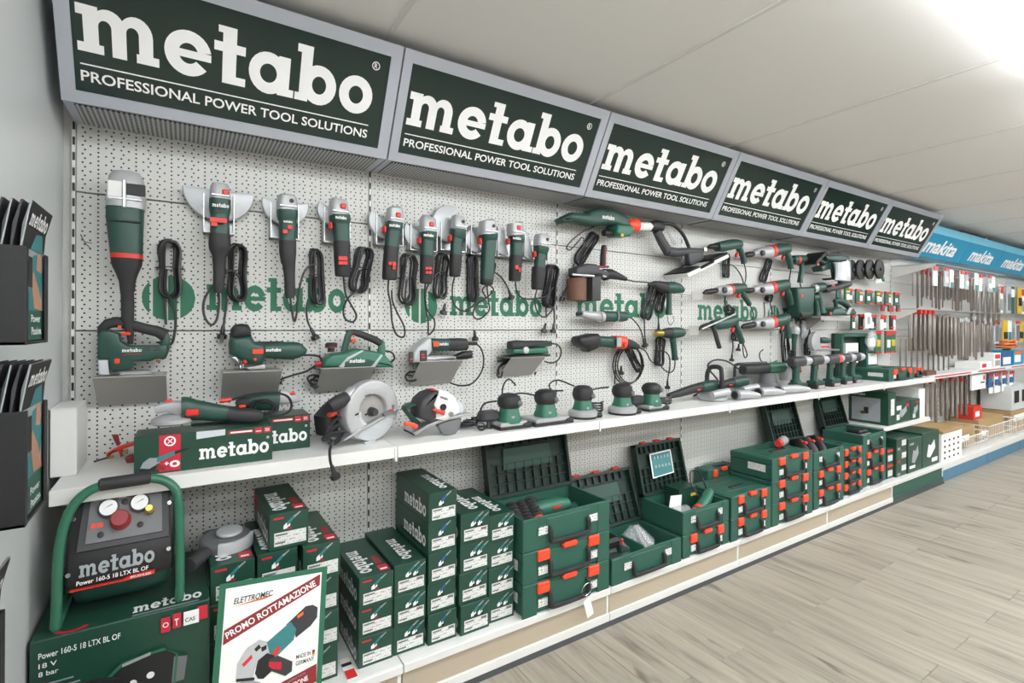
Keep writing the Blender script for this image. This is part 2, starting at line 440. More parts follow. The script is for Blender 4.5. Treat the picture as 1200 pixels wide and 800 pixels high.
# ceiling: boards a metre wide with a bead over each joint
ceil = struct(MB().box((6.2, -3.6, 2.46), (16, 7.6, .03)).put('ceiling', 'ceiling'))
cx = [-1.4, -.35, .65, 1.637, 2.68, 3.643] + [3.643 + k for k in range(1, 11)]
for a, b in zip(cx, cx[1:]):
    MB().box(((a + b) / 2, -3.6, 2.4325), (b - a - .004, 7.4, .025), .003).put('ceiling_panel', 'ceiling', ceil)
    MB().box((b, -3.6, 2.4185), (.02, 7.4, .006), .002).put('seam_strip', 'seam', ceil)
# walls
struct(MB().box((-.305, -.70, 1.215), (.03, 1.42, 2.42)).put('wall_left', 'panel_white'))
struct(MB().box((-1.78, -4.4, 1.215), (.04, 6.0, 2.5)).put('wall_left_far', 'shop_wall'))
struct(MB().box((6.2, -4.7, 1.215), (16, .04, 2.5)).put('shelving_stand_in', 'stand_in_grey'))  # unseen stand-in for opposite shelving, set close and mid-toned to dim low light
struct(MB().box((14.1, -3.6, 1.215), (.04, 7.6, 2.5)).put('wall_right', 'shop_wall'))
wall = struct(MB().box((6.2, .045, 1.215), (16, .05, 2.5)).put('wall_back', 'shop_wall'))
zr = [.18, .46, .91, 1.36, 1.81, 2.26]
for bays in (BAYS, BLUE_BAYS):
    for a, b in zip(bays, bays[1:]):
        for z0, z1 in zip(zr, zr[1:]):
            MB().box(((a + b) / 2, .006, (z0 + z1) / 2), (b - a - .012, .012, z1 - z0 - .004), .002).put('pegboard_panel', 'pegboard', wall)
for x in BAYS[:-1] + BLUE_BAYS:
    u = MB().box((x, .006, 1.24), (.009, .016, 2.1)).put('upright', 'shelf_white', wall)
    sl = MB()
    z = .24
    while z < 2.03:
        sl.box((x, -.0015, z), (.0065, .002, .026)); z += .0495
    sl.put('slots', 'black', u, smooth_=False)['kind'] = 'stuff'
# green wordmark and round emblem printed on the boards
for x0, x1, z, xh, ring in ((.107, .60, 1.435, .093, -.005), (1.075, 1.60, 1.43, .09, .935), (1.83, 2.55, 1.435, .10, None), (2.86, 3.53, 1.425, .10, None), (3.86, 4.5, 1.425, .10, 3.74)):
    word(wall, (x0, 0, z), EX, EZ, x1 - x0, xh, 'green_print', 'board_lettering', .0012)
    if ring is not None:
        r = .078; ps = []
        for a, b in ((-1, -.72), (-.6, -.16), (-.04, .3), (.42, 1)):
            n = 8; xs = [a + (b - a) * k / n for k in range(n + 1)]
            ps.append([(q, math.sqrt(max(0, 1 - q * q))) for q in xs] + [(q, -math.sqrt(max(0, 1 - q * q))) for q in reversed(xs)])
        flat([p[::-1] for p in ps], (ring, 0, z + .04), EX, EZ, r, r, .0012).put('board_emblem', 'green_print', wall, smooth_=False)
# fluorescent fittings on the ceiling
ORDW = 'one two three four five six'.split()
k = 0
for y, x0, n in LAMP_ROWS:
    for i in range(n):
        lx = x0 + 2.45 * i
        L_ = T('ceiling_light', ('slim fluorescent ceiling fitting above the tool wall aisle, number %s along the row' % ('one two three four five six'.split()[i])) if k < 5 else 'unseen fluorescent ceiling fitting added as fill behind the camera, row %s, place %s' % (ORDW[k // 5], ORDW[i]), 'light', (lx, y, 2.42), 'ceiling lights' if k < 5 else 'added fill lights behind the camera')
        MB().box((lx, y, 2.408), (2.3, .19, .022), .004).put('housing', 'white', L_)
        MB().prism([(y - .085, 2.397), (y - .078, 2.352), (y + .078, 2.352), (y + .085, 2.397)], lx - 1.13, lx + 1.13, 0, axis='x').put('diffuser', 'lamp_diffuser', L_)
        k += 1
# ================================================================ shelving
ORD = ['first', 'second', 'third', 'fourth', 'fifth', 'sixth', 'seventh', 'eighth']
for i, (a, b) in enumerate(zip(BAYS[:6], BAYS[1:])):
    s = T('shelf_board', 'white steel wall shelf board, %s bay from the left, at waist height' % ORD[i], 'shelf', ((a + b) / 2, -.18, .90), 'waist height shelves')
    MB().box(((a + b) / 2, -.172, .9345), (b - a - .003, .344, .005), .001).put('top_plate', 'shelf_white', s)
    MB().box(((a + b) / 2, -.3455, .917), (b - a - .003, .004, .042), .0015).put('front_lip', 'shelf_white', s)
    MB().prism([(0, .934), (0, .86), (-.02, .86), (-.32, .90), (-.32, .934)][::-1], a + .004, a + .008, 0, axis='x').put('bracket', 'shelf_white', s)
    MB().box((b - .0065, -.3495, .909), (.009, .006, .05), .0015).put('lip_clip', 'shelf_white', s)
for i, (a, b) in enumerate(zip(BAYS[:6], BAYS[1:])):
    s = T('base_shelf', 'low white base shelf with beige kickboard, %s bay from the left' % ORD[i] if i < 5 else 'low base shelf with dark green kickboard at the end of the range', 'shelf', ((a + b) / 2, -.2, 0), 'base shelves')
    MB().box(((a + b) / 2, -.205, .1755), (b - a - .003, .41, .005), .001).put('deck', 'shelf_white', s)
    MB().box(((a + b) / 2, -.415, .162), (b - a - .003, .012, .032), .003).put('deck_lip', 'shelf_white', s)
    MB().box(((a + b) / 2, -.398, .087), (b - a - .004, .012, .116), .001).put('kickboard', 'plinth' if i < 5 else 'green_case', s)
    MB().box(((a + b) / 2, -.405, .037), (b - a - .003, .014, .036), .002).put('kick_rail', 'shelf_white' if i < 5 else 'green', s)
    MB().prism([(-.410, .019), (-.419, 0), (-.40, 0), (-.398, .019)], a, b, 0, axis='x').put('floor_seal', 'seal', s)
    MB().box((b - .012, -.404, .10), (.014, .01, .085), .001).put('kick_clip', 'shelf_white', s)
# ================================================================ light boxes above the wall
SV = Vector((0, -.189, .351)).normalized(); SN = Vector((1, 0, 0)).cross(SV)
def sign(i, a, b):
    s = T('sign_box', ['large green and white sign box nearest the camera at the left wall', 'second green sign box from the left wall', 'third green sign box from the left wall', 'fourth green sign box from the left wall', 'fifth green sign box from the left wall', 'last green sign box beside the blue sign boxes'][i], 'sign', ((a + b) / 2, -.2, 2.03), 'green sign boxes')
    w = b - a - .006; o = Vector((a + .003, -.212, 2.029))
    MB().prism([(.0, 2.03), (-.207, 2.03), (-.396, 2.381), (0, 2.381)], a + .003, b - .003, 0, axis='x').put('housing', 'alu_frame', s)
    u = lambda x, v, n=0: o + EX * x + SV * v - SN * (-n)
    def bar(x0, x1, v0, v1, m, name, t=.008):
        p = [u(x0, v0), u(x1, v0), u(x1, v1), u(x0, v1)]; q = [k + SN * t for k in p]
        return MB().add(p + q, [(3, 2, 1, 0), (4, 5, 6, 7), (0, 1, 5, 4), (1, 2, 6, 5), (2, 3, 7, 6), (3, 0, 4, 7)]).put(name, m, s, smooth_=False)
    bar(0, w, 0, .034, 'alu_frame', 'frame_bar'); bar(0, w, .355, .398, 'alu_frame', 'frame_bar')
    bar(0, .034, .034, .355, 'alu_frame', 'frame_bar'); bar(w - .04, w, .034, .355, 'alu_frame', 'frame_bar')
    bar(.03, w - .036, .03, .36, 'sign_face', 'face_panel', .003)
    k = w / .956; P = lambda x, v: u(x * k, v, 0) + SN * .0032
    f = P(.045, .143); word(s, f, EX, SV, .825 * k, .119)
    bar(.048 * k, .87 * k, .107, .1105, 'print_white', 'rule', .0036)
    text(s, 'PROFESSIONAL POWER TOOL SOLUTIONS', P(.048, .064), EX, SV, .822 * k, .0285, bold=.015)
    flat(g_ring(0, 0, 1, 1, .8, .8), P(.868, .312), EX, SV, .014, .014).put('trademark_ring', 'print_white', s, smooth_=False)
    text(s, 'R', P(.8625, .304), EX, SV, .011, .016)
    MB().box(((a + b) / 2, -.106, 2.0275), (w - .05, .18, .004)).put('grille', 'grille', s)
    MB().lathe((b - .014, -.375, 2.38), (0, 0, 1), [(0, .008), (.012, .009), (.018, .004)], 10).put('bolt', 'midgrey', s)
for i, (a, b) in enumerate(zip(BAYS, BAYS[1:])): sign(i, a, b)
def blue_sign(i, a, b):
    s = T('blue_sign_box', 'bright blue sign box with white script, %s one from the green signs' % ['nearest', 'second', 'third', 'fourth'][i], 'sign', ((a + b) / 2, -.15, 2.06), 'blue sign boxes')
    MB().prism([(0, 2.06), (-.17, 2.06), (-.27, 2.265), (0, 2.265)], a + .002, b - .002, 0, axis='x').put('housing', 'sign_blue', s)
    MB().prism([(0, 2.266), (-.27, 2.266), (-.268, 2.345), (0, 2.345)], a + .002, b - .002, 0, axis='x').put('upper_panel', 'sign_blue_light', s)
    v = Vector((0, -.10, .205)).normalized(); o = Vector((a + .16, -.17, 2.06)) + v * .05
    text(s, 'makita', o, EX, v, (b - a) * .66, .135, bold=.028, shear=.25, lift=.002)
for i, (a, b) in enumerate(zip(BLUE_BAYS, BLUE_BAYS[1:])): blue_sign(i, a, b)

# ================================================================ tools hanging on the board
def mid(a, b, t=.5): return Vector(a).lerp(Vector(b), t)
def coords(pr): return [p for p, w in pr]
def badge(parent, p, w, h, m='red', y=None, name='badge', t=.003):
    p = Vector(p); return MB().box((p.x, (p.y if y is None else y), p.z), (w, t, h), .001).put(name, m, parent)
def hook(parent, p, r=.003):
    p = Vector(p); return MB().sweep([(p.x, .012, p.z), (p.x, p.y, p.z)], r, 6).put('hook', 'steel', parent)
def cordpart(parent, runs, hank=None, plugs=(), r=.0042, seed=1, n=4, w=.05):
    o = None
    for q in runs: o = MB().wire(q, r, 6, 6).put('cord', 'cord', parent)
    for p, d in plugs:
        pb = MB(); q = Vector(d).normalized().cross(EY).normalized(); d = Vector(d).normalized(); p = Vector(p)
        pg = pb.lathe(p, d, [(0, .005), (.012, .007), (.03, .008), (.036, .016), (.05, .017), (.052, .012)], 10).put('plug', 'cord', parent)
        for k in (-1, 1): MB().sweep([p + d * .05 + q * (.0085 * k), p + d * .068 + q * (.0085 * k)], .0022, 6).put('pin', 'steel', pg)
    if hank:
        o = bundle(MB(), hank[0], hank[1], w, n if hank[0][0] > 2 else n + 1, r * (.9 if hank[0][0] > 2 else 1.1), seed).put('cord_hank', 'cord', parent)
        t = mid(*hank, .48); MB().sweep(smooth([t + Vector((w * .62 * math.cos(a), -.022 + .022 * math.sin(a), .004 * math.sin(3 * a))) for a in [k * math.pi / 4 for k in range(8)]], 3, True), .0018, 5, closed=True).put('cable_tie', 'black', o)
    return o
def guard(parent, c, r, a0, a1, name='guard', m='guard', y0=-.045, y1=-.02):
    c = Vector(c); n = 20; pts = [(c.x + r * math.cos(math.radians(a0 + (a1 - a0) * k / n)), c.z + r * math.sin(math.radians(a0 + (a1 - a0) * k / n))) for k in range(n + 1)]
    if abs(a1 - a0) < 359: pts.append((c.x, c.z))
    else: pts.pop()
    return MB().prism(pts, y0, y1, .006, 2).put(name, m, parent)
def channel(parent, lo, hi, d=.05):
    x0, x1, z0, z1 = lo[0], hi[0], lo[2], hi[2]
    mb = MB().box(((x0 + x1) / 2, -.004, (z0 + z1) / 2), (x1 - x0, .004, z1 - z0)).box((x0 + .0015, -d / 2 - .003, (z0 + z1) / 2), (.003, d, z1 - z0)).box((x1 - .0015, -d / 2 - .003, (z0 + z1) / 2), (.003, d, z1 - z0)).box(((x0 + x1) / 2, -d / 2, z0 + .0015), (x1 - x0, d, .003))
    return mb.put('holder', 'silver', parent)
def hung_grinder(label, head, body, rear, collar=None, hole=True, redcap=None, button=None, badges=(), disc=None, hold=None, cords=(), hank=None, plugs=(), seed=1, w=.05, nm='angle_grinder', band=None, mark=None, n=4):
    b = Vector(head[0][0]); t = T(nm, label, 'angle grinder', (b.x, 0, rear[-1][0][2]), 'grinders hung on the board')
    hd = MB().body(head, .95, 3.2, 18, maxd=.045).put('gear_head', 'castalu', t)
    x, z = head[1][0][0], mid(head[0][0], head[-1][0], .45).z; yf = head[0][0][1] - min(.045, head[-1][1] * .95)
    if hole: MB().lathe((x + head[-1][1] * .3, yf - .001, z), (0, 1, 0), [(0, .008), (.012, .008)], 12).put('bolt', 'black', hd)
    if redcap: MB().box((redcap[0], yf, redcap[2]), (.022, .012, .02), .004).put('lock_button', 'red', hd)
    MB().box((x, yf - .001, mid(head[0][0], head[-1][0], .8).z), (head[-1][1] * 1.7, .006, .008), .002).put('ridge', 'silver', hd)
    MB().body(body, .9, 3.0, 18, maxd=.042).put('motor_housing', 'green', t)
    if collar: MB().body(collar, .95, 3.0, 18, maxd=.046).put('collar', 'green', t)
    rr = MB().body(rear, .95, 2.8, 18, maxd=.040).put('rear_grip', 'rubber', t)
    if band: MB().body(band, .95, 3.0, 18, maxd=.0465).put('band', 'red', t)
    if button: MB().box(button, (.014, .03, .03), .005).put('side_button', 'red', t)
    for p, bw, bh in badges: badge(t, p, bw, bh)
    if mark:
        o, wd, xh = mark; word(t, o, EX, EZ, wd, xh)
    if disc: guard(t, *disc)
    if hold: channel(t, *hold)
    else: hook(t, mid(body[0][0], body[-1][0], .3))
    if cords or hank: cordpart(t, cords, hank, plugs, seed=seed, w=w, n=n)
    return t
hung_grinder('largest grinder on the board, long green body with red band and clear silver head',
    [((-.1183,-.09,1.8739),.0226),((-.1183,-.09,1.8687),.0362),((-.1184,-.09,1.8511),.0453),((-.1185,-.09,1.815),.0494),((-.1187,-.09,1.7788),.0527),((-.1196,-.09,1.7539),.0514)],
    [((-.1216,-.09,1.7547),.0501),((-.1218,-.09,1.7217),.0497),((-.1199,-.09,1.6703),.0465),((-.1172,-.09,1.6033),.0424)],
    [((-.1169,-.09,1.593),.042),((-.1165,-.09,1.5724),.0396),((-.1162,-.09,1.5465),.0297),((-.1155,-.09,1.5207),.0219),((-.1148,-.09,1.4897),.0198)] + [((-.1154,-.09,1.4862),.0177),((-.1143,-.09,1.4449),.0178),((-.1141,-.09,1.4061),.0173)] + [((-.1083,-.075,1.3462),.01),((-.1068,-.075,1.3174),.0067)],
    band=[((-.1168,-.09,1.6075),.0428),((-.1169,-.09,1.593),.0428)], cords=[[(-.0156,-.02,1.4926),(-.0163,-.02,1.4373),(-.0138,-.02,1.3809),(-.2393,-.02,1.5178)][:3], [(-.0066,-.02,1.4651),(.0095,-.02,1.4376),(.014,-.02,1.3986),(.0115,-.02,1.354),(-.0003,-.02,1.3125),(-.0367,-.02,1.3218)]],
    hank=((-.0056,0,1.6655), (0,0,1.48)), w=.068, seed=3, n=5, nm='angle_grinder')
big = [o for o in bpy.data.objects if o.name.startswith('angle_grinder')][0]
MB().box((-.0913,-.1355,1.8097), (.05, .006, .036), .002).put('vent_cover', 'black', big)
MB().box((-.1206,-.1355,1.7946), (.012, .008, .09), .003).put('head_rib', 'silver', big)
MB().box((-.1446,-.134,1.8018), (.038, .006, .06), .003).put('head_window', 'white', big)
MB().box((-.1203,-.133,1.7068), (.085, .004, .006), .002).put('groove', 'black', big)
hung_grinder('grinder with big grey guard disc and red labels, second from the left wall',
    [((.1435,-.08,1.8764),.0248),((.1434,-.08,1.8658),.0293),((.144,-.08,1.8396),.0313),((.1439,-.08,1.8208),.0326)], [((.1437,-.08,1.7832),.03),((.1436,-.08,1.7532),.0293),((.1441,-.08,1.6968),.0306)],
    [((.1434,-.08,1.7005),.0326),((.1439,-.08,1.663),.0345),((.1438,-.08,1.6442),.0326),((.1424,-.08,1.6216),.0215),((.1422,-.08,1.5652),.0189),((.1407,-.08,1.5126),.0176),((.14,-.08,1.4938),.013)],
    collar=[((.1439,-.08,1.8223),.0332),((.1438,-.08,1.7907),.0339),((.1437,-.08,1.7697),.0306)], hole=False, redcap=(.1594,-.12,1.8427), badges=[((.1377,-.1235,1.7421), .052, .017), ((.1249,-.1235,1.7268), .02, .013)],
    disc=((.1438,0,1.8645), .112, 180, 360), hold=((.0944,-.035,1.7089), (.1907,-.035,1.846)),
    cords=[[(.1419,-.04,1.4997),(.1437,-.04,1.4538),(.1368,-.04,1.4003),(.1203,-.04,1.3813),(.1009,-.04,1.4078),(.0959,-.04,1.4531),(.111,-.04,1.4988),(.1474,-.04,1.5497),(.1811,-.04,1.5783),(.2084,-.04,1.5562)], [(.1711,-.03,1.4778),(.1642,-.03,1.4235),(.1592,-.03,1.3771)]],
    hank=((.2014,0,1.67), (.2027,0,1.4758)), plugs=[((.1586,-.03,1.381), (-.1, 0, -1))], seed=5, w=.062, n=5, mark=((.1188,-.1265,1.7862), .05, .010))
hung_grinder('slim grinder with two small red squares and its guard showing both sides',
    [((.3619,-.08,1.8683),.025),((.3619,-.08,1.8625),.0316),((.3618,-.08,1.8394),.0349),((.363,-.08,1.8107),.0363)], [((.3648,-.08,1.7749),.0304),((.3647,-.08,1.7388),.029),((.3645,-.08,1.6955),.029)],
    [((.3645,-.08,1.6969),.0297),((.3657,-.08,1.6522),.0291),((.3675,-.08,1.6163),.0251),((.3695,-.08,1.6092),.0225),((.372,-.08,1.5659),.0192),((.3737,-.08,1.5009),.0186),((.3743,-.08,1.4828),.0146)], collar=[((.363,-.08,1.8122),.0363),((.3636,-.08,1.7892),.0356),((.3642,-.08,1.7734),.031)],
    badges=[((.3662,-.1215,1.743), .016, .014), ((.3504,-.1215,1.7253), .016, .014)],
    disc=((.3637,0,1.8446), .083, 170, 370), hold=((.3098,-.035,1.7102), (.4093,-.035,1.8394)),
    cords=[[(.3814,-.04,1.4847),(.3887,-.04,1.4295),(.3968,-.04,1.3962),(.4053,-.04,1.4296),(.4112,-.04,1.504),(.4254,-.04,1.5716),(.4468,-.04,1.6101),(.4754,-.04,1.6231)], [(.4495,-.03,1.4829),(.4423,-.03,1.4451),(.4463,-.03,1.3999),(.4584,-.03,1.3696)]],
    hank=((.4765,0,1.6734), (.4866,0,1.4734)), plugs=[((.4584,-.03,1.3712), (.45, 0, -1))], seed=7, w=.05, mark=((.3437,-.1235,1.7581), .03, .006))
hung_grinder('grinder with red side button and four red squares, beside the first upright',
    [((.5503,-.085,1.8753),.0287),((.5495,-.085,1.8692),.033),((.5494,-.085,1.8464),.0344),((.5522,-.085,1.8127),.0373)], [((.5581,-.085,1.7867),.0331),((.5608,-.085,1.7414),.0303),((.5622,-.085,1.7111),.0303)],
    [((.5622,-.085,1.7126),.031),((.5648,-.085,1.6429),.0303),((.5675,-.085,1.5806),.0289),((.5675,-.085,1.5745),.026)], collar=[((.5537,-.085,1.8151),.0388),((.5551,-.085,1.7955),.0388),((.5565,-.085,1.782),.0345)], hole=False, redcap=(.5586,-.125,1.8457),
    button=(.5191,-.085,1.7699), badges=[((.5485,-.1265,1.641), .017, .016), ((.5653,-.1265,1.6421), .017, .016), ((.5492,-.1265,1.6232), .017, .014), ((.566,-.1265,1.6242), .017, .014)],
    disc=((.5405,0,1.8424), .062, 150, 330), hold=((.5023,-.035,1.7115), (.6045,-.035,1.8471)),
    cords=[[(.5787,-.05,1.5778),(.5875,-.05,1.5084),(.6065,-.05,1.4699),(.631,-.05,1.4232),(.6177,-.05,1.3957),(.587,-.05,1.4074),(.5796,-.05,1.4462),(.5989,-.05,1.4931),(.6378,-.05,1.5255)]],
    hank=((.6729,0,1.6996), (.6399,0,1.5244)), seed=9, w=.075, mark=((.5261,-.1325,1.7916), .042, .009), n=5)
hung_grinder('first of the six small grinders, hung highest, red squares on its black grip',
    [((.777,-.085,1.8766),.0237),((.7777,-.085,1.8691),.0311),((.7784,-.085,1.8403),.034),((.7767,-.085,1.8098),.034)], [((.7726,-.085,1.7828),.031),((.7693,-.085,1.7484),.0288),((.766,-.085,1.7065),.0287)],
    [((.766,-.085,1.7087),.0295),((.7603,-.085,1.6418),.0294),((.7576,-.085,1.5812),.0294),((.7576,-.085,1.5721),.0264)], collar=[((.7767,-.085,1.8113),.0355),((.7758,-.085,1.7945),.0355),((.7734,-.085,1.7776),.0318)], hole=False, redcap=(.7827,-.125,1.8388),
    button=(.7339,-.085,1.7791), badges=[((.7476,-.1215,1.6357), .013, .013), ((.7644,-.1215,1.6345), .015, .018), ((.7644,-.1215,1.6174), .013, .012)],
    disc=((.7585,0,1.8223), .075, 150, 300), hold=((.7114,-.035,1.7216), (.8294,-.035,1.8472)),
    cords=[[(.7666,-.05,1.5767),(.764,-.05,1.5306),(.7756,-.05,1.4694),(.7831,-.05,1.3924),(.8029,-.05,1.342),(.8352,-.05,1.3337),(.8354,-.05,1.3767),(.8033,-.05,1.4389),(.7836,-.05,1.4849),(.7798,-.05,1.5311)]],
    hank=((.8642,0,1.6849), (.8573,0,1.4805)), seed=11, w=.075, mark=((.7397,-.131,1.7849), .045, .009))
hung_grinder('second of the six small grinders, four red squares, hung a little lower',
    [((.9292,-.085,1.8531),.0264),((.9275,-.085,1.845),.0326),((.9273,-.085,1.8174),.035),((.9289,-.085,1.7861),.0358)], [((.927,-.085,1.7544),.0295),((.9252,-.085,1.7227),.028),((.925,-.085,1.6833),.028)],
    [((.925,-.085,1.6849),.0287),((.9222,-.085,1.628),.0272),((.9202,-.085,1.5728),.0256),((.9202,-.085,1.565),.0217)], collar=[((.9297,-.085,1.7877),.0366),((.9296,-.085,1.7664),.0358),((.9279,-.085,1.7505),.0311)], hole=False, redcap=(.9311,-.125,1.8166),
    button=(.8885,-.085,1.7464), badges=[((.9104,-.1205,1.6256), .013, .012), ((.9254,-.1205,1.6264), .013, .012), ((.9103,-.1205,1.6085), .013, .012), ((.9253,-.1205,1.6093), .013, .012)],
    disc=((.9114,0,1.7894), .075, 150, 300), hold=((.8617,-.035,1.71), (.9881,-.035,1.8238)),
    cords=[[(.9325,-.05,1.5679),(.9306,-.05,1.5199),(.9405,-.05,1.4561),(.975,-.05,1.4081),(.9748,-.05,1.3677),(.9486,-.05,1.3422),(.9471,-.05,1.392),(.9362,-.05,1.4561),(.9322,-.05,1.504),(.9453,-.05,1.5604),(.9936,-.05,1.619),(1.0381,-.05,1.6213)]],
    hank=((1.0256,0,1.7), (1.0111,0,1.5124)), plugs=[((1.0378,-.03,1.4827), (-.2, 0, -1))], seed=13, w=.06, mark=((.8893,-.131,1.7599), .045, .009))
hung_grinder('third of the six small grinders with a round guard above its head and black bolt',
    [((1.0747,-.085,1.8732),.0244),((1.0738,-.085,1.8665),.0292),((1.0728,-.085,1.8403),.0308),((1.0735,-.085,1.8118),.0341)], [((1.0688,-.085,1.7747),.0267),((1.065,-.085,1.7418),.0251),((1.0639,-.085,1.6969),.0251)],
    [((1.0639,-.085,1.6993),.0267),((1.0609,-.085,1.6438),.0259),((1.0589,-.085,1.6071),.0242),((1.0589,-.085,1.6014),.021)], collar=[((1.0744,-.085,1.8144),.0349),((1.0734,-.085,1.7955),.0349),((1.0697,-.085,1.7731),.0292)],
    button=(1.0338,-.085,1.7716), disc=((1.0537,0,1.8444), .085, 60, 300), hold=((1.0053,-.035,1.7208), (1.1342,-.035,1.8467)),
    cords=[[(1.0811,-.04,1.6078),(1.0698,-.04,1.5575),(1.074,-.04,1.4913),(1.1062,-.04,1.4543),(1.1533,-.04,1.449)] + [(1.1399,-.04,1.453),(1.1804,-.04,1.4775),(1.1989,-.04,1.5179),(1.19,-.04,1.5738)]],
    hank=((1.1784,0,1.7059), (1.1838,0,1.5033)), plugs=[((1.1898,-.03,1.3613), (.1, 0, -1))], seed=15, w=.05)
hung_grinder('fourth of the six small grinders, all green long housing with a loop under it',
    [((1.224,-.085,1.8743),.027),((1.2258,-.085,1.8666),.0366),((1.2256,-.085,1.8347),.0397),((1.2273,-.085,1.803),.0413)], [((1.2345,-.085,1.7798),.0335),((1.2295,-.085,1.6917),.0318),((1.2244,-.085,1.5959),.0302)],
    [((1.2244,-.085,1.5975),.0294),((1.2225,-.085,1.5784),.0286),((1.2224,-.085,1.572),.0238)], collar=[((1.2301,-.085,1.8049),.043),((1.2328,-.085,1.7916),.0414),((1.2345,-.085,1.7782),.035)],
    button=(1.1854,-.085,1.7716), disc=((1.1944,0,1.7843), .06, 120, 300), hold=((1.1573,-.035,1.7149), (1.2922,-.035,1.8493)),
    cords=[[(1.25,-.04,1.5778),(1.259,-.04,1.5032),(1.2635,-.04,1.4544),(1.2121,-.04,1.4135),(1.1775,-.04,1.4294),(1.1941,-.04,1.4777),(1.2497,-.04,1.5152),(1.2876,-.04,1.553),(1.2594,-.04,1.5765),(1.2266,-.04,1.551),(1.2497,-.04,1.5111)], [(1.2939,-.03,1.628),(1.3038,-.03,1.678),(1.2895,-.03,1.6812),(1.294,-.03,1.6444),(1.3325,-.03,1.6216),(1.3665,-.03,1.5813),(1.3812,-.03,1.5567)]],
    plugs=[((1.3793,-.03,1.5609), (.4, 0, -1))], seed=17)
hung_grinder('fifth of the six small grinders, red button on head and red squares on grip',
    [((1.3774,-.085,1.8785),.028),((1.3794,-.085,1.8729),.0362),((1.3792,-.085,1.8457),.0379),((1.383,-.085,1.8172),.0396)], [((1.3888,-.085,1.793),.0314),((1.3876,-.085,1.7599),.0297),((1.3864,-.085,1.7186),.0297)],
    [((1.3864,-.085,1.7202),.0305),((1.3821,-.085,1.6606),.0297),((1.3789,-.085,1.6044),.028),((1.3789,-.085,1.5978),.0247)], collar=[((1.3869,-.085,1.8192),.0379),((1.3878,-.085,1.797),.0371),((1.3887,-.085,1.7831),.033)], hole=False, redcap=(1.3785,-.125,1.8498),
    button=(1.339,-.085,1.7846), badges=[((1.3678,-.1205,1.6604), .018, .02), ((1.3853,-.1205,1.6492), .01, .02)],
    disc=((1.3497,0,1.7933), .07, 110, 290), hold=((1.3039,-.035,1.717), (1.4604,-.035,1.8574)),
    cords=[[(1.4065,-.05,1.6016),(1.4133,-.05,1.5566),(1.4484,-.05,1.5197),(1.5208,-.05,1.5189),(1.5956,-.05,1.5365),(1.6395,-.05,1.5817)]], seed=19, mark=((1.3377,-.131,1.7901), .045, .009))
hung_grinder('last and lowest of the six small grinders, next to the second upright',
    [((1.5375,-.085,1.8381),.0289),((1.5375,-.085,1.8296),.034),((1.5373,-.085,1.8057),.0357),((1.534,-.085,1.7756),.0374)], [((1.5307,-.085,1.7413),.028),((1.5284,-.085,1.7114),.0263),((1.524,-.085,1.6686),.0263)],
    [((1.523,-.085,1.672),.0339),((1.5174,-.085,1.6173),.0322),((1.513,-.085,1.5705),.0288),((1.513,-.085,1.5629),.0254)], collar=[((1.5351,-.085,1.7783),.0374),((1.535,-.085,1.7612),.0366),((1.5317,-.085,1.7405),.0306)],
    button=(1.4932,-.085,1.7361), disc=((1.5096,0,1.7849), .07, 110, 280), hold=((1.4565,-.035,1.7139), (1.6028,-.035,1.814)),
    cords=[[(1.544,-.04,1.5685),(1.5299,-.04,1.5092),(1.5487,-.04,1.449),(1.5915,-.04,1.4275),(1.6354,-.04,1.4586),(1.6577,-.04,1.4944)], [(1.6079,-.03,1.485),(1.6097,-.03,1.4234)], [(1.6598,-.03,1.4948),(1.6626,-.03,1.3969)]],
    hank=((1.6502,0,1.693), (1.6212,0,1.4863)), plugs=[((1.6074,-.03,1.397), (-.3, 0, -1)), ((1.6593,-.03,1.3969), (-.1, 0, -1))], seed=21, w=.07, n=5)

# ---- tools standing on folded plate brackets
def bracket(label, x0, x1, z0=1.115, z1=1.217, yt=-.14, yb=-.02):
    s = T('display_bracket', label, 'bracket', ((x0 + x1) / 2, 0, z0), 'plate brackets on the board')
    MB().box(((x0 + x1) / 2, yt / 2, z1), (x1 - x0, -yt, .003)).put('tray', 'plate', s)
    MB().add([(x0, yt, z1), (x1, yt, z1), (x1, yb, z0), (x0, yb, z0), (x0, yt + .003, z1 - .001), (x1, yt + .003, z1 - .001), (x1, yb + .004, z0), (x0, yb + .004, z0)],
             [(3, 2, 1, 0), (4, 5, 6, 7), (0, 1, 5, 4), (1, 2, 6, 5), (2, 3, 7, 6), (3, 0, 4, 7)]).put('apron_plate', 'plate', s, smooth_=False)
bracket('grey plate bracket under the jigsaw with bow handle', -.196, -.009)
bracket('grey plate bracket under the barrel grip jigsaw', (.1524,-.14,1.2078)[0], (.3399,-.14,1.2067)[0])
bracket('grey plate bracket under the planer', .477, .683)
bracket('grey plate bracket under the silver headed wall grinder', .872, 1.072, 1.118, 1.229)
bracket('small grey plate bracket under the orbital sander, beside the second upright', (1.3264,-.14,1.2279)[0], (1.5267,-.14,1.2237)[0], 1.135, 1.232)

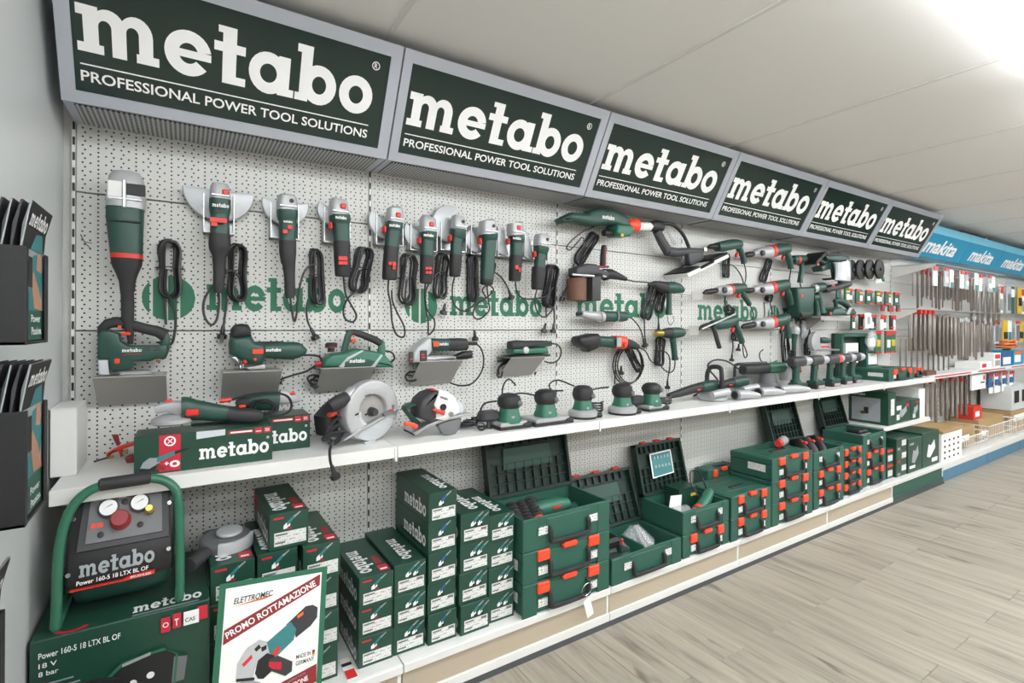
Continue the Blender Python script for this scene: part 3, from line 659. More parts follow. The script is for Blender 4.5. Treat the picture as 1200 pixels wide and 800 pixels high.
# jigsaw with bow handle
t = T('bow_jigsaw', 'green jigsaw with black bow handle on the leftmost plate bracket', 'jigsaw', (-.1118,-.08,1.2058))
j = MB().prism([(-.188,1.2726),(-.1878,1.3477),(-.1785,1.3628),(-.1524,1.3625),(-.134,1.3519),(-.13,1.3286),(-.1114,1.3141),(-.0345,1.3129),(-.0057,1.3175),(-.0058,1.2905),(-.017,1.2652),(-.0346,1.2702),(-.0521,1.2619),(-.0969,1.2624),(-.1012,1.2391),(-.1529,1.23),(-.1589,1.2498),(-.1608,1.2714)], -.115, -.045, .009).put('body', 'green', t)
MB().body([((-.1806,-.08,1.3476),.0112),((-.1785,-.08,1.3679),.0143),((-.1644,-.08,1.3841),.0164),((-.1442,-.08,1.3892),.0175),((-.1112,-.08,1.3817),.0172),((-.0689,-.08,1.3677),.0169),((-.0343,-.08,1.3582),.0181),((-.0123,-.08,1.3445),.0215)], .75, 2.5, 14, maxd=.024).put('bow_handle', 'rubber', t)
MB().body([((-.0167,-.08,1.3607),.0097),((-.0123,-.08,1.3338),.0133),((-.0169,-.08,1.2963),.0151),((-.0236,-.08,1.2698),.0123)], .9, 3, 14, maxd=.028).put('rear_housing', 'green', t)
for k in range(4):
    p = Vector((-.0609,-.1155,1.3056)); MB().box((p.x + .012 * (k % 2) * 2.2, p.y, p.z - .007 * (k // 2)), (.018, .002, .003)).put('vent_slot', 'black', t)
MB().box((-.1188,-.08,1.3517), (.026, .03, .011), .004).put('trigger', 'latch', t)
MB().lathe((-.1334,-.105,1.3738), (0, -1, 0), [(0, .006), (.006, .005)], 10).put('lock_button', 'latch', t)
MB().box((-.1389,-.116,1.2655), (.014, .006, .017), .003).put('switch', 'latch', t)
word(t, (-.1264,-.1152,1.2939), EX, EZ, .051, .0078); badge(t, (-.1006,-.1156,1.2858), .05, .0022, 'red')
MB().box((-.1013,-.08,1.2156), (.165, .075, .007), .002).box((-.0929,-.08,1.2255), (.085, .05, .016), .004).put('sole_plate', 'silver', t)
MB().prism([(-.1888,1.2716),(-.1608,1.2704),(-.159,1.2216),(-.185,1.2232)], -.105, -.055, .006).put('chip_shield', 'clear', t)
MB().lathe((-.0325,-.08,1.2637), (0, 0, -1), [(0, .006), (.006, .006)], 8).put('orange_foot', 'orange', t)
# barrel grip jigsaw
t = T('barrel_jigsaw', 'green barrel grip jigsaw with black domed head above the grinder boxes', 'jigsaw', (.2472,-.08,1.2043))
MB().prism([(.1738,1.2781),(.172,1.3171),(.177,1.3392),(.2427,1.3436),(.2538,1.3207),(.2888,1.3112),(.2886,1.2595),(.2781,1.2398),(.2423,1.2387),(.2122,1.2542),(.2022,1.2602),(.1924,1.2718)], -.115, -.045, .02).put('body', 'green', t)
MB().prism([(.176,1.3337),(.1791,1.367),(.1904,1.3825),(.2127,1.3864),(.2327,1.3834),(.2403,1.3692),(.2442,1.3408),(.2125,1.3329)], -.118, -.042, .024).put('head_cap', 'rubber', t)
MB().body([((.2732,-.08,1.2887),.0286),((.3044,-.08,1.2877),.0289),((.3416,-.08,1.2865),.0321),((.3796,-.08,1.2852),.0342),((.4073,-.08,1.2873),.0297),((.4241,-.08,1.2915),.0203),((.4286,-.08,1.2956),.012)], .8, 2.5, 16, maxd=.036).put('barrel', 'green', t)
MB().body([((.25,-.082,1.3151),.0057),((.2834,-.082,1.3131),.008),((.3254,-.082,1.3132),.0081),((.3522,-.082,1.3149),.0059)], 1.6, 2.2, 10, maxd=.03).put('top_pad', 'rubber', t)
badge(t, (.2629,-.118,1.2862), .036, .017, 'latch'); word(t, (.2884,-.1175,1.2853), EX, EZ, .05, .0085)
MB().box((.2535,-.08,1.2581), (.012, .08, .01), .003).put('lever', 'latch', t)
MB().prism([(.1728,1.2698),(.1974,1.2727),(.2062,1.2544),(.2046,1.2377),(.1874,1.2553)], -.1, -.06, .008).put('blade_guide', 'silver', t)
MB().sweep([(.2147,-.08,1.2541),(.217,-.08,1.2258)], .006, 8).sweep([(.1997,-.08,1.2547),(.211,-.08,1.2261)], .004, 8).put('blade_clamp', 'steel', t)
MB().box((.2236,-.08,1.252), (.012, .06, .02), .003).put('red_lever', 'red', t)
MB().prism([(.222,1.2284),(.2885,1.2393),(.2895,1.222),(.2396,1.2201)], -.1, -.05, .004).put('foot_block', 'castalu', t)
MB().box((.2523,-.08,1.2137), (.155, .08, .008), .002).put('sole_plate', 'silver', t)
cordpart(t, [[(.4145,-.07,1.2657),(.4486,-.07,1.2662),(.4832,-.07,1.2588),(.489,-.07,1.2415),(.4714,-.07,1.227),(.4369,-.07,1.2046),(.3919,-.07,1.1922),(.3507,-.07,1.1799)] + [(.3538,-.03,1.1671),(.3483,-.03,1.1555)]], seed=2)
MB().sweep([(.4686,-.07,1.229),(.4889,-.07,1.2323)], .011, 8).put('cord_ring', 'print_red', t)
# planer
t = T('hand_planer', 'green electric hand planer with white stripe on its plate bracket', 'planer', (.5884,-.08,1.2096))
MB().prism([(.4867,1.2209),(.4927,1.248),(.5163,1.2684),(.5704,1.2758),(.6136,1.2901),(.6641,1.2822),(.7258,1.2673),(.7622,1.2235),(.7676,1.2069)], -.125, -.035, .014).put('body', 'green_bright', t)
MB().body([((.5734,-.08,1.2757),.013),((.5815,-.08,1.3066),.013),((.589,-.08,1.3377),.0131),((.6014,-.08,1.3563),.0132)], .9, 2.5, 12).put('front_pillar', 'green', t)
MB().body([((.5829,-.08,1.3534),.01),((.6138,-.08,1.353),.0126),((.6516,-.08,1.3417),.014),((.6965,-.08,1.323),.0154),((.7259,-.08,1.3062),.0142)], .9, 2.4, 14, maxd=.022).put('top_handle', 'rubber', t)
MB().body([((.724,-.08,1.3159),.0125),((.7279,-.08,1.2899),.0151),((.7237,-.08,1.2577),.0176)], .9, 2.5, 12).put('rear_pillar', 'green_bright', t)
MB().box((.6087,-.08,1.3197), (.02, .028, .014), .004).put('trigger', 'latch', t)
MB().lathe((.6059,-.104,1.3409), (0, -1, 0), [(0, .004), (.004, .004)], 8).put('lock_button', 'latch', t)
MB().lathe((.5252,-.08,1.2773), (0, 0, 1), [(0, .014), (.018, .013), (.02, .022), (.026, .023), (.03, .023), (.036, .018)], 16).put('front_knob', 'rubber', t)
MB().lathe((.5253,-.08,1.2933), (0, 0, 1), [(0, .0235), (.004, .0235)], 16).put('knob_ring', 'darkred', t)
MB().prism([(.5429,1.2212),(.5764,1.2569),(.6323,1.2832),(.6418,1.281),(.5825,1.2473),(.561,1.2172)], -.1275, -.12, .001).put('white_stripe', 'castalu', t)
MB().prism([(.6669,1.2119),(.7093,1.2647),(.7172,1.2611),(.683,1.2111)], -.1275, -.12, .001).put('white_stripe', 'castalu', t)
MB().prism([(.564,1.217),(.5653,1.2387),(.5948,1.2468),(.6703,1.245),(.6767,1.2338),(.6669,1.2119)], -.129, -.12, .004).put('side_cover', 'green', t)
word(t, (.5827,-.1295,1.2348), EX, EZ, .06, .011)
MB().box((.6226,-.08,1.2085), (.262, .085, .006), .002).put('sole_plate', 'silver', t)
cordpart(t, [[(.7424,-.06,1.2757),(.7762,-.06,1.268),(.7898,-.06,1.2443),(.776,-.06,1.2283),(.7456,-.06,1.2263)], [(.493,-.05,1.1784),(.4637,-.05,1.1863),(.4434,-.05,1.1753),(.4636,-.05,1.1496),(.4929,-.05,1.1537),(.4636,-.05,1.1679),(.452,-.05,1.1565),(.4752,-.05,1.1365),(.4989,-.05,1.1657),(.4754,-.05,1.1795),(.4578,-.05,1.1622)]], seed=4)
# wall grinder
t = T('renovation_grinder', 'green grinder with silver dust hood and round cord loop on plate bracket', 'grinder', (.9909,-.08,1.2314))
MB().body([((.9379,-.08,1.2988),.0287),((.9769,-.08,1.2978),.0276),((1.0311,-.08,1.2977),.0267)], .95, 3, 16).put('motor_housing', 'green', t)
MB().body([((1.0289,-.08,1.2978),.028),((1.0793,-.08,1.2965),.0297),((1.1172,-.08,1.2963),.0272),((1.1218,-.08,1.2975),.0204)], .95, 3, 16).put('rear_grip', 'rubber', t)
MB().prism([(.8505,1.2531),(.8533,1.2722),(.8724,1.294),(.8929,1.3096),(.9171,1.3285),(.9346,1.3301),(.9399,1.2726),(.9168,1.2506),(.9412,1.2497),(.9659,1.2508),(1.053,1.2456),(1.0566,1.2287),(.8994,1.2235),(.8484,1.2232)], -.12, -.04, .012).put('dust_hood', 'castalu', t)
MB().prism([(1.0567,1.2475),(1.1018,1.2661),(1.1478,1.2674),(1.1492,1.2331),(1.1054,1.228),(1.0581,1.2286)], -.1, -.06, .014).put('dust_nozzle', 'black', t)
badge(t, (.9543,-.119,1.3015), .026, .022, 'latch'); word(t, (.9695,-.1195,1.2959), EX, EZ, .042, .009)
MB().box((.8954,-.121,1.2528), (.033, .006, .047), .003).box((.8384,-.121,1.2487), (.02, .006, .045), .003).put('brush_window', 'darkgrey', t)
for q in ((.8912,-.1245,1.2582), (.8939,-.1245,1.2467), (.8384,-.1245,1.2401)): badge(t, q, .014, .006, 'red')
MB().sweep([(1.1172,-.08,1.301),(1.1753,-.08,1.2997)], .008, 8).put('strain_relief', 'black', t)
cordpart(t, [[(1.1823,-.06,1.2989),(1.21,-.06,1.2738),(1.2234,-.06,1.2277),(1.2175,-.06,1.1789),(1.1893,-.06,1.135),(1.1499,-.06,1.1098),(1.096,-.06,1.1087),(1.051,-.06,1.1232)], [(.8942,-.05,1.1802),(.8565,-.05,1.1771),(.8428,-.05,1.1617),(.8563,-.05,1.1415),(.8906,-.05,1.1439),(.87,-.05,1.1633),(.8429,-.05,1.1682)]], seed=6)
# orbital sander on bracket
t = T('bracket_sander', 'flat green orbital sander with curled cord on the small plate bracket', 'sander', (1.4545,-.08,1.2233))
MB().body([((1.3506,-.08,1.2847),.0086),((1.3549,-.08,1.2861),.023),((1.3935,-.08,1.2873),.0261),((1.4549,-.08,1.2894),.0205),((1.5455,-.08,1.2939),.015),((1.6016,-.08,1.2956),.0106)], 1.2, 2.6, 14, maxd=.036).put('top_grip', 'rubber', t)
MB().body([((1.4562,-.078,1.2856),.0162),((1.5285,-.078,1.2875),.0164),((1.603,-.078,1.291),.0106)], 1.3, 2.5, 12, maxd=.034).put('rear_handle', 'green', t)
MB().prism([(1.3548,1.2703),(1.5546,1.2757),(1.5656,1.2453),(1.4546,1.2454),(1.3589,1.2486)], -.118, -.042, .008).put('motor_base', 'green_bright', t)
MB().lathe((1.4247,-.115,1.2645), (0, -1, 0), [(0, .018), (.006, .017), (.008, .012)], 14).put('dial', 'castalu', t)
MB().prism([(1.3292,1.2375),(1.4546,1.2417),(1.5637,1.2416),(1.5637,1.2319),(1.3674,1.2289)], -.13, -.03, .003).put('sanding_pad', 'rubber', t)
cordpart(t, [[(1.6166,-.06,1.2925),(1.6648,-.06,1.2836),(1.6842,-.06,1.2522),(1.6692,-.06,1.2101),(1.6256,-.06,1.1927),(1.5782,-.06,1.2023)], [(1.3779,-.05,1.2138),(1.335,-.05,1.2011),(1.3095,-.05,1.1735),(1.3051,-.05,1.1415),(1.3262,-.05,1.1366),(1.3391,-.05,1.172),(1.3692,-.05,1.2033),(1.318,-.05,1.1839),(1.3136,-.05,1.1446)], [(1.5292,-.05,1.1361),(1.5247,-.05,1.1438),(1.5339,-.05,1.1486)]], seed=8)
MB().sweep([(1.2995,-.06,1.2119),(1.3715,-.06,1.2161)], .006, 6).put('plug', 'cord', t)

# ================================================================ right half of the board: long reach sander, drills, heat guns
# long neck sander
t = T('long_neck_sander', 'long neck drywall sander with white tube and angled black arm under the signs', 'sander', (2.1221,-.09,1.8806))
MB().prism([(1.6251,1.9241),(1.697,1.9619),(1.8,1.9679),(1.8167,1.9863),(1.8763,2.0046),(1.9683,2.0103),(2.0529,2.0015),(2.0994,1.9799),(2.1145,1.9356),(2.0686,1.9168),(1.9993,1.9301),(1.9265,1.9257),(1.8409,1.9108),(1.7061,1.9147),(1.6413,1.9006)], -.14, -.06, .02).put('motor_housing', 'green', t)
MB().prism([(1.9993,1.9317),(2.1123,1.9354),(2.1254,1.9152),(2.0955,1.8767),(2.0147,1.8694),(1.9937,1.8869)], -.15, -.05, .01).put('gear_housing', 'green_bright', t)
MB().body([((1.9396,-.1,1.8841),.0169),((1.9728,-.1,1.8872),.0201),((2.0064,-.1,1.8904),.0187)], 1, 2, 14).put('suction_port', 'black', t)
badge(t, (2.0265,-.153,1.874), .022, .016, 'yellow', name='yellow_button')
MB().body([((2.1179,-.1,1.9423),.0238),((2.1345,-.1,1.9456),.0335),((2.1624,-.1,1.9508),.0369),((2.1929,-.1,1.9532),.0355)], .9, 2.2, 16).put('union_nut', 'latch', t)
MB().body([((2.1906,-.1,1.9473),.0242),((2.3005,-.1,1.9569),.0247)], 1, 2, 16).put('tube', 'white', t)
MB().body([((2.2946,-.1,1.9588),.0263),((2.3422,-.1,1.9653),.0348),((2.3906,-.1,1.9686),.0318),((2.4053,-.1,1.9701),.0201)], .9, 2.6, 14).put('joint', 'black', t)
MB().body([((2.354,-.1,1.9374),.024),((2.4022,-.1,1.8794),.0273),((2.4513,-.1,1.8287),.0291)], .8, 3, 12).body([((2.4451,-.1,1.8282),.0287),((2.5143,-.1,1.8249),.0273),((2.6449,-.1,1.8434),.0227),((2.7607,-.1,1.8522),.0196)], .9, 3, 12).put('arm', 'darkgrey', t)
MB().prism([(2.4088,1.947),(2.4273,1.9488),(2.4956,1.8704),(2.474,1.8618)], -.128, -.124, 0).put('arm_print', 'print_grey', t)
MB().wire([(2.4091,-.1,1.9889),(2.4901,-.1,1.9906),(2.5538,-.1,1.9655),(2.6057,-.1,1.9229),(2.645,-.1,1.8653)], .011, 6, 10).put('hose', 'black', t)
MB().prism([(2.6183,1.837),(2.7606,1.8478),(2.7812,1.8046),(2.6442,1.7516),(2.6245,1.7766)], -.12, -.08, .01).put('hinge', 'darkgrey', t)
MB().lathe((2.7775,-.1,1.8651), (0, -1, 0), [(-.02, .012), (.02, .012)], 12).put('hinge_knob', 'steel', t)
MB().prism([(2.5135,1.7011),(2.6243,1.7461),(2.6441,1.7342),(2.7601,1.7809),(2.7533,1.7983),(2.9028,1.8494),(2.9129,1.8318),(2.5261,1.6889)], -.19, -.01, .008).put('pad_plate', 'black', t)
MB().prism([(2.5172,1.6944),(2.9071,1.8387),(2.9186,1.8176),(2.5324,1.6721)], -.19, -.012, .003).put('sanding_disc', 'white', t)
hook(t, (2.3025,-.06,1.9097)); hook(t, (1.9091,-.08,1.9396))
word(t, (1.8918,-.1412,1.9497), EX, EZ, .085, .016)
cordpart(t, [[(1.9243,-.04,1.9263),(1.853,-.04,1.8945),(1.7737,-.04,1.8414),(1.7349,-.04,1.7968),(1.7588,-.04,1.7858),(1.8079,-.04,1.8292),(1.8378,-.04,1.8585),(1.8547,-.04,1.8447),(1.8475,-.04,1.8095)], [(1.7909,-.03,1.715),(1.7612,-.03,1.6223),(1.7271,-.03,1.5607)]], ((1.9441,0,1.8859), (1.8207,0,1.7238)), [((1.7272,-.03,1.5667), (-.3, 0, -1))], seed=31, w=.06, n=4)
# drum burnisher
t = T('drum_burnisher', 'black burnishing machine with brown abrasive drum and upright side handle', 'sander', (1.7883,-.09,1.5143))
dl, dh = (1.7613,-.09,1.5137), (1.762,-.09,1.6311)
MB().lathe(dl, (0, 0, 1), [(0, .045), (.003, .052), (dh[2] - dl[2] - .003, .052), (dh[2] - dl[2], .045)], 32).put('abrasive_drum', 'wood', t)
MB().prism([(1.8361,1.6398),(1.8983,1.6466),(1.8975,1.5168),(1.8373,1.5139)], -.13, -.03, .006).put('drum_guard', 'darkgrey', t)
MB().prism([(1.7317,1.6829),(1.809,1.7098),(1.8684,1.7097),(1.8934,1.6845),(1.9497,1.6799),(1.9598,1.638),(1.8882,1.6537),(1.7505,1.6358),(1.7296,1.6458)], -.13, -.05, .012).put('gear_case', 'darkgrey', t)
MB().box((1.77,-.135,1.644), (.15, .008, .012), .003).put('guard_rod', 'silver', t)
MB().body([((1.9526,-.09,1.8205),.0137),((1.9525,-.09,1.8035),.0167),((1.945,-.09,1.7644),.0159),((1.9416,-.09,1.7064),.0144)], 1, 2.2, 12).put('side_handle', 'rubber', t)
badge(t, (1.932,-.125,1.7593), .008, .10, 'darkred', name='handle_inlay')
MB().body([((1.8885,-.09,1.701),.0061),((1.9344,-.09,1.7037),.0077),((1.9832,-.09,1.7066),.0062)], 1.4, 2.5, 12).put('handle_flange', 'darkred', t)
MB().body([((1.9547,-.09,1.6609),.0324),((2.0019,-.09,1.6672),.0281),((2.0552,-.09,1.6581),.0205),((2.1206,-.09,1.6454),.0112)], .9, 2.4, 14).put('motor_grip', 'black', t)
MB().lathe((1.9269,-.12,1.6607), (0, -1, 0), [(0, .02), (.008, .018)], 14).put('steel_cap', 'castalu', t)
cordpart(t, [[(2.1408,-.07,1.6455),(2.2085,-.07,1.6388),(2.3017,-.07,1.6387),(2.3736,-.07,1.6309)], [(2.3519,-.05,1.635),(2.3655,-.05,1.6214),(2.3382,-.05,1.6061)]], ((2.4209,0,1.627), (2.3437,0,1.4323)), [], seed=33, w=.07, n=5)
hook(t, (1.8247,-.06,1.6911))
# heat guns
def heat_gun(label, noz, front, back, handle, m1, extra):
    t = T('heat_gun', label, 'heat gun', (noz[0][0][0], 0, handle[-1][0][2]), 'heat guns')
    MB().body(noz, 1, 2, 14).put('nozzle', m1, t)
    MB().body(front, .95, 2.2, 14).put('barrel', 'rubber', t)
    MB().body(back, .95, 2.3, 16).put('motor_housing', 'green', t)
    MB().body(handle, 1.05, 2.3, 12).put('handle', 'green', t)
    hook(t, mid(front[0][0], back[-1][0], .6)); return t
t = heat_gun('dark heat gun with a wire hanging ring, upper of the two beside the third upright', [((2.2972,-.09,1.6224),.0074),((2.3212,-.09,1.6262),.013),((2.3549,-.09,1.6303),.0187)], [((2.3482,-.09,1.6291),.0187),((2.4028,-.09,1.62),.0302),((2.4444,-.09,1.6122),.0343)], [((2.4416,-.09,1.6121),.0352),((2.5153,-.09,1.6148),.0366),((2.566,-.09,1.6118),.0292),((2.5998,-.09,1.6033),.0176)], [((2.4752,-.09,1.5798),.0165),((2.4776,-.09,1.5225),.0146),((2.4744,-.09,1.465),.0183),((2.4743,-.09,1.4507),.0201)], 'black', 0)
MB().wire([(2.4644,-.09,1.4458),(2.4712,-.09,1.4076),(2.4923,-.09,1.3903),(2.5212,-.09,1.4173),(2.5113,-.09,1.4442)], .003, 5, 6).put('hanging_ring', 'steel', t)
cordpart(t, [[(2.3317,-.03,1.427),(2.334,-.03,1.3606),(2.3377,-.03,1.3037)], [(2.4536,-.03,1.4712),(2.4533,-.03,1.4276),(2.4559,-.03,1.3888)]], ((2.4914,0,1.5855), (2.4649,0,1.4672)), [((2.3378,-.03,1.3131), (.1, 0, -1)), ((2.4559,-.03,1.3985), (0, 0, -1))], seed=35, w=.05)
t = heat_gun('green heat gun with a brass coloured nozzle, lower of the two', [((2.3512,-.1,1.3421),.0168),((2.3757,-.1,1.3418),.0187),((2.4059,-.1,1.3415),.0207)], [((2.4032,-.1,1.3415),.0226),((2.4449,-.1,1.3429),.0304),((2.4759,-.1,1.3426),.0324)], [((2.473,-.1,1.3426),.0334),((2.5374,-.1,1.3449),.0328),((2.5812,-.1,1.3444),.0272),((2.6063,-.1,1.3442),.0137)], [((2.4984,-.1,1.3117),.0183),((2.5081,-.1,1.2636),.0165),((2.5177,-.1,1.2057),.0165),((2.5219,-.1,1.1815),.0202)], 'brass', 0)
cordpart(t, [[(2.5703,-.06,1.1726),(2.5626,-.06,1.1239),(2.5261,-.06,1.1013),(2.4761,-.06,1.1184),(2.4341,-.06,1.1589),(2.4275,-.06,1.2213),(2.4627,-.06,1.2346),(2.5124,-.06,1.204),(2.5221,-.06,1.1453),(2.5072,-.06,1.0781),(2.5012,-.06,1.0397)]], ((2.4753,0,1.3104), (2.4628,0,1.1492)), [((2.5249,-.04,1.051), (0, 0, -1))], seed=37, w=.06, n=5)
# straight die grinder
t = T('die_grinder', 'straight grinder, silver tapered nose and green motor, lying below the printed wordmark', 'grinder', (1.9547,-.08,1.4072))
MB().body([((1.8019,-.08,1.4477),.0169),((1.8518,-.08,1.4396),.0222),((1.9085,-.08,1.4348),.0259),((1.9548,-.08,1.4334),.0296)], 1, 2.2, 16).put('nose', 'castalu', t)
MB().body([((1.7691,-.08,1.4474),.0067),((1.7855,-.08,1.4475),.0101),((1.8074,-.08,1.4477),.0085)], 1, 2, 12).put('collet', 'black', t)
MB().body([((1.9525,-.08,1.4351),.0305),((2.0139,-.08,1.4364),.03),((2.099,-.08,1.436),.0296),((2.1263,-.08,1.4344),.0234)], 1, 2.6, 16).put('motor_housing', 'green', t)
MB().sweep(smooth([(1.8937,-.115,1.4068),(1.9166,-.115,1.4111),(1.9224,-.115,1.4325),(1.9134,-.115,1.4496)], 4), .003, 6).sweep(smooth([(2.0099,-.115,1.4052),(2.0338,-.115,1.4113),(2.0424,-.115,1.4333),(2.0353,-.115,1.4595)], 4), .003, 6).put('wire_hanger', 'steel', t)
cordpart(t, [[(2.1364,-.07,1.4346),(2.1844,-.07,1.4276),(2.2357,-.07,1.3892),(2.2681,-.07,1.3427),(2.281,-.07,1.2961)]], None, [((2.2811,-.07,1.3101), (.25, 0, -1))], seed=39)
hook(t, (1.9615,-.06,1.425)); hook(t, (2.0878,-.06,1.4255))
# polisher with orange ring
t = T('coiled_cord_polisher', 'polisher with black head, orange ring and large round coil of cord', 'polisher', (1.9445,-.09,1.2511))
MB().prism([(1.7459,1.3028),(1.7601,1.3276),(1.8147,1.3352),(1.8481,1.3433),(1.8875,1.3428),(1.9045,1.3254),(1.9077,1.278),(1.87,1.2576),(1.8252,1.2462),(1.8087,1.2636),(1.7652,1.2773)], -.135, -.045, .022).put('gear_head', 'black', t)
MB().body([((1.876,-.09,1.3045),.0291),((1.9447,-.09,1.2988),.0295),((2.0298,-.09,1.2926),.0317)], 1, 2.6, 16).put('motor_housing', 'green', t)
MB().body([((2.0226,-.09,1.2946),.0352),((2.0637,-.09,1.2937),.0372),((2.1004,-.09,1.2912),.0357)], 1, 2.8, 16).put('orange_ring', 'latch', t)
badge(t, (2.024,-.134,1.2956), .034, .05, 'print_grey', name='plate')
MB().body([((2.098,-.09,1.293),.0286),((2.1628,-.09,1.279),.0253),((2.2137,-.09,1.2632),.0164)], 1, 2.4, 14).put('rear_grip', 'rubber', t)
MB().lathe((2.0725,-.13,1.2822), (0, -1, 0), [(0, .012), (.006, .01)], 10).put('dial', 'red', t)
c0 = (2.1955,-.03,1.16); r0 = .115
MB().wire([Vector(c0) + Vector(((r0 - .006 * (k // 12)) * math.cos(k * math.pi / 6) + .004 * (k // 12), -.008 * (k // 12), (r0 - .006 * (k // 12)) * math.sin(k * math.pi / 6))) for k in range(37)], .0045, 3, 6).put('coiled_cord', 'cord', t)
cordpart(t, [[(2.2454,-.06,1.2642),(2.3114,-.06,1.2344),(2.3515,-.06,1.1813),(2.3787,-.06,1.166)], [(2.1224,-.03,1.2527),(2.1032,-.03,1.1805),(2.0937,-.03,1.0538)]], ((2.183,-.02,1.2507), (2.2801,-.02,1.1208)), [((2.1444,-.03,1.1559), (0, 0, -1))], seed=41, w=.04)
hook(t, (1.7903,-.06,1.28)); hook(t, (1.9818,-.06,1.2753))
# drills
def drill(label, chuck, gear, ring, body, handle, trig=None, gm='castalu', cords=(), hank=None, plugs=(), seed=1, w=.05, boss=None, nm='mains_drill'):
    t = T(nm, label, 'drill', (body[0][0][0], 0, handle[-1][0][2]), 'drills hung on the board')
    MB().body(chuck, 1, 2.2, 12).put('chuck', 'black', t)
    if gear: MB().body(gear, .95, 2.4, 16).put('gear_housing', gm, t)
    if ring:
        (pa, wa), (pb, wb) = ring; MB().body([(mid(pa, pb, .2), wa), (mid(pa, pb, .72), wb)], .98, 2.6, 16).put('ring', 'red', t)
        MB().body([(mid(pa, pb, .68), wa * .97), (pb, wb * .97)], .96, 2.6, 16).put('motor_flange', 'green', t)
    MB().body(body, .95, 2.6, 16).put('motor_housing', 'green', t)
    MB().body(handle, 1.0, 2.5, 12).put('handle', 'green', t)
    if trig: MB().box(trig, (.02, .022, .034), .005, Matrix.Rotation(.5, 3, 'Y')).put('trigger', 'red', t)
    if boss: MB().lathe(boss, (0, -1, 0), [(-.01, .02), (.004, .019), (.006, .015)], 16).put('gear_selector', 'darkgrey', t)
    hook(t, mid(body[0][0], body[-1][0], .4))
    if cords or hank: cordpart(t, cords, hank, plugs, seed=seed, w=w)
    return t
drill('all green drill hung highest, its black chuck by the sander pad', [((2.831,-.1,1.8836),.0074),((2.8522,-.1,1.8906),.0149),((2.8879,-.1,1.895),.018),((2.9216,-.1,1.8985),.0181)], None, None, [((2.9179,-.1,1.8944),.0287),((2.9728,-.1,1.9027),.0351),((3.0602,-.1,1.9214),.0356),((3.1241,-.1,1.9307),.0328),((3.1697,-.1,1.9345),.0236)], [((3.1435,-.1,1.9206),.0215),((3.1824,-.1,1.8765),.0187),((3.2045,-.1,1.8386),.0173),((3.2122,-.1,1.8075),.0173)], (3.1301,-.1,1.8609), cords=[[(3.2769,-.06,1.8159),(3.2968,-.06,1.7524),(3.2895,-.06,1.6954),(3.2689,-.06,1.6622)], [(3.1105,-.03,1.8007),(3.1887,-.03,1.8015),(3.255,-.03,1.7651),(3.302,-.03,1.7147),(3.3154,-.03,1.6744)]], hank=((3.1285,0,1.873), (3.1274,0,1.7209)), w=.055, seed=51)
drill('silver and green drill with its chuck behind the upper grey price plate', [((2.7858,-.1,1.5921),.0074),((2.8149,-.1,1.6004),.0163),((2.862,-.1,1.6057),.018),((2.9195,-.1,1.6152),.0151)], [((2.9159,-.1,1.6151),.0211),((2.9584,-.1,1.6166),.0304),((2.9953,-.1,1.6163),.0352),((3.0428,-.1,1.6195),.037)], [((3.0328,-.1,1.6207),.0385),((3.0681,-.1,1.6266),.0387)], [((3.0643,-.1,1.6265),.0371),((3.1348,-.1,1.6368),.036),((3.211,-.1,1.6452),.0285)], [((3.1739,-.1,1.6241),.0201),((3.2264,-.1,1.5784),.0173),((3.2664,-.1,1.5436),.0159),((3.2771,-.1,1.5318),.0159)], (3.154,-.1,1.5905), boss=(2.9571,-.135,1.6166), cords=[[(3.3431,-.06,1.5347),(3.3844,-.06,1.4781),(3.3701,-.06,1.4329),(3.2874,-.06,1.4204),(3.1805,-.06,1.4281)], [(3.1089,-.03,1.5867),(3.106,-.03,1.5391),(3.1083,-.03,1.5074)]], hank=((3.1323,0,1.5089), (3.2042,0,1.4776)), w=.06, seed=53)
drill('topmost silver and green drill with red ring near the fourth upright', [((3.2219,-.1,1.862),.0095),((3.2487,-.1,1.8695),.0191),((3.2893,-.1,1.8749),.0192),((3.3235,-.1,1.883),.0145)], [((3.3136,-.1,1.8812),.014),((3.3588,-.1,1.8907),.03),((3.4355,-.1,1.8992),.0393),((3.5141,-.1,1.9096),.0434)], [((3.4951,-.1,1.91),.0451),((3.5703,-.1,1.923),.0456)], [((3.5655,-.1,1.9227),.0438),((3.6605,-.1,1.9439),.0425),((3.7412,-.1,1.955),.0374)], [((3.7189,-.1,1.9252),.0279),((3.761,-.1,1.8815),.0231),((3.7864,-.1,1.8362),.0198),((3.7913,-.1,1.8083),.0198)], (3.685,-.1,1.8837), boss=(3.3722,-.14,1.8867), cords=[[(3.8646,-.06,1.8166),(3.8501,-.06,1.7582),(3.8322,-.06,1.7047)]], hank=((3.6419,0,1.8708), (3.5512,0,1.7111)), w=.06, seed=55)
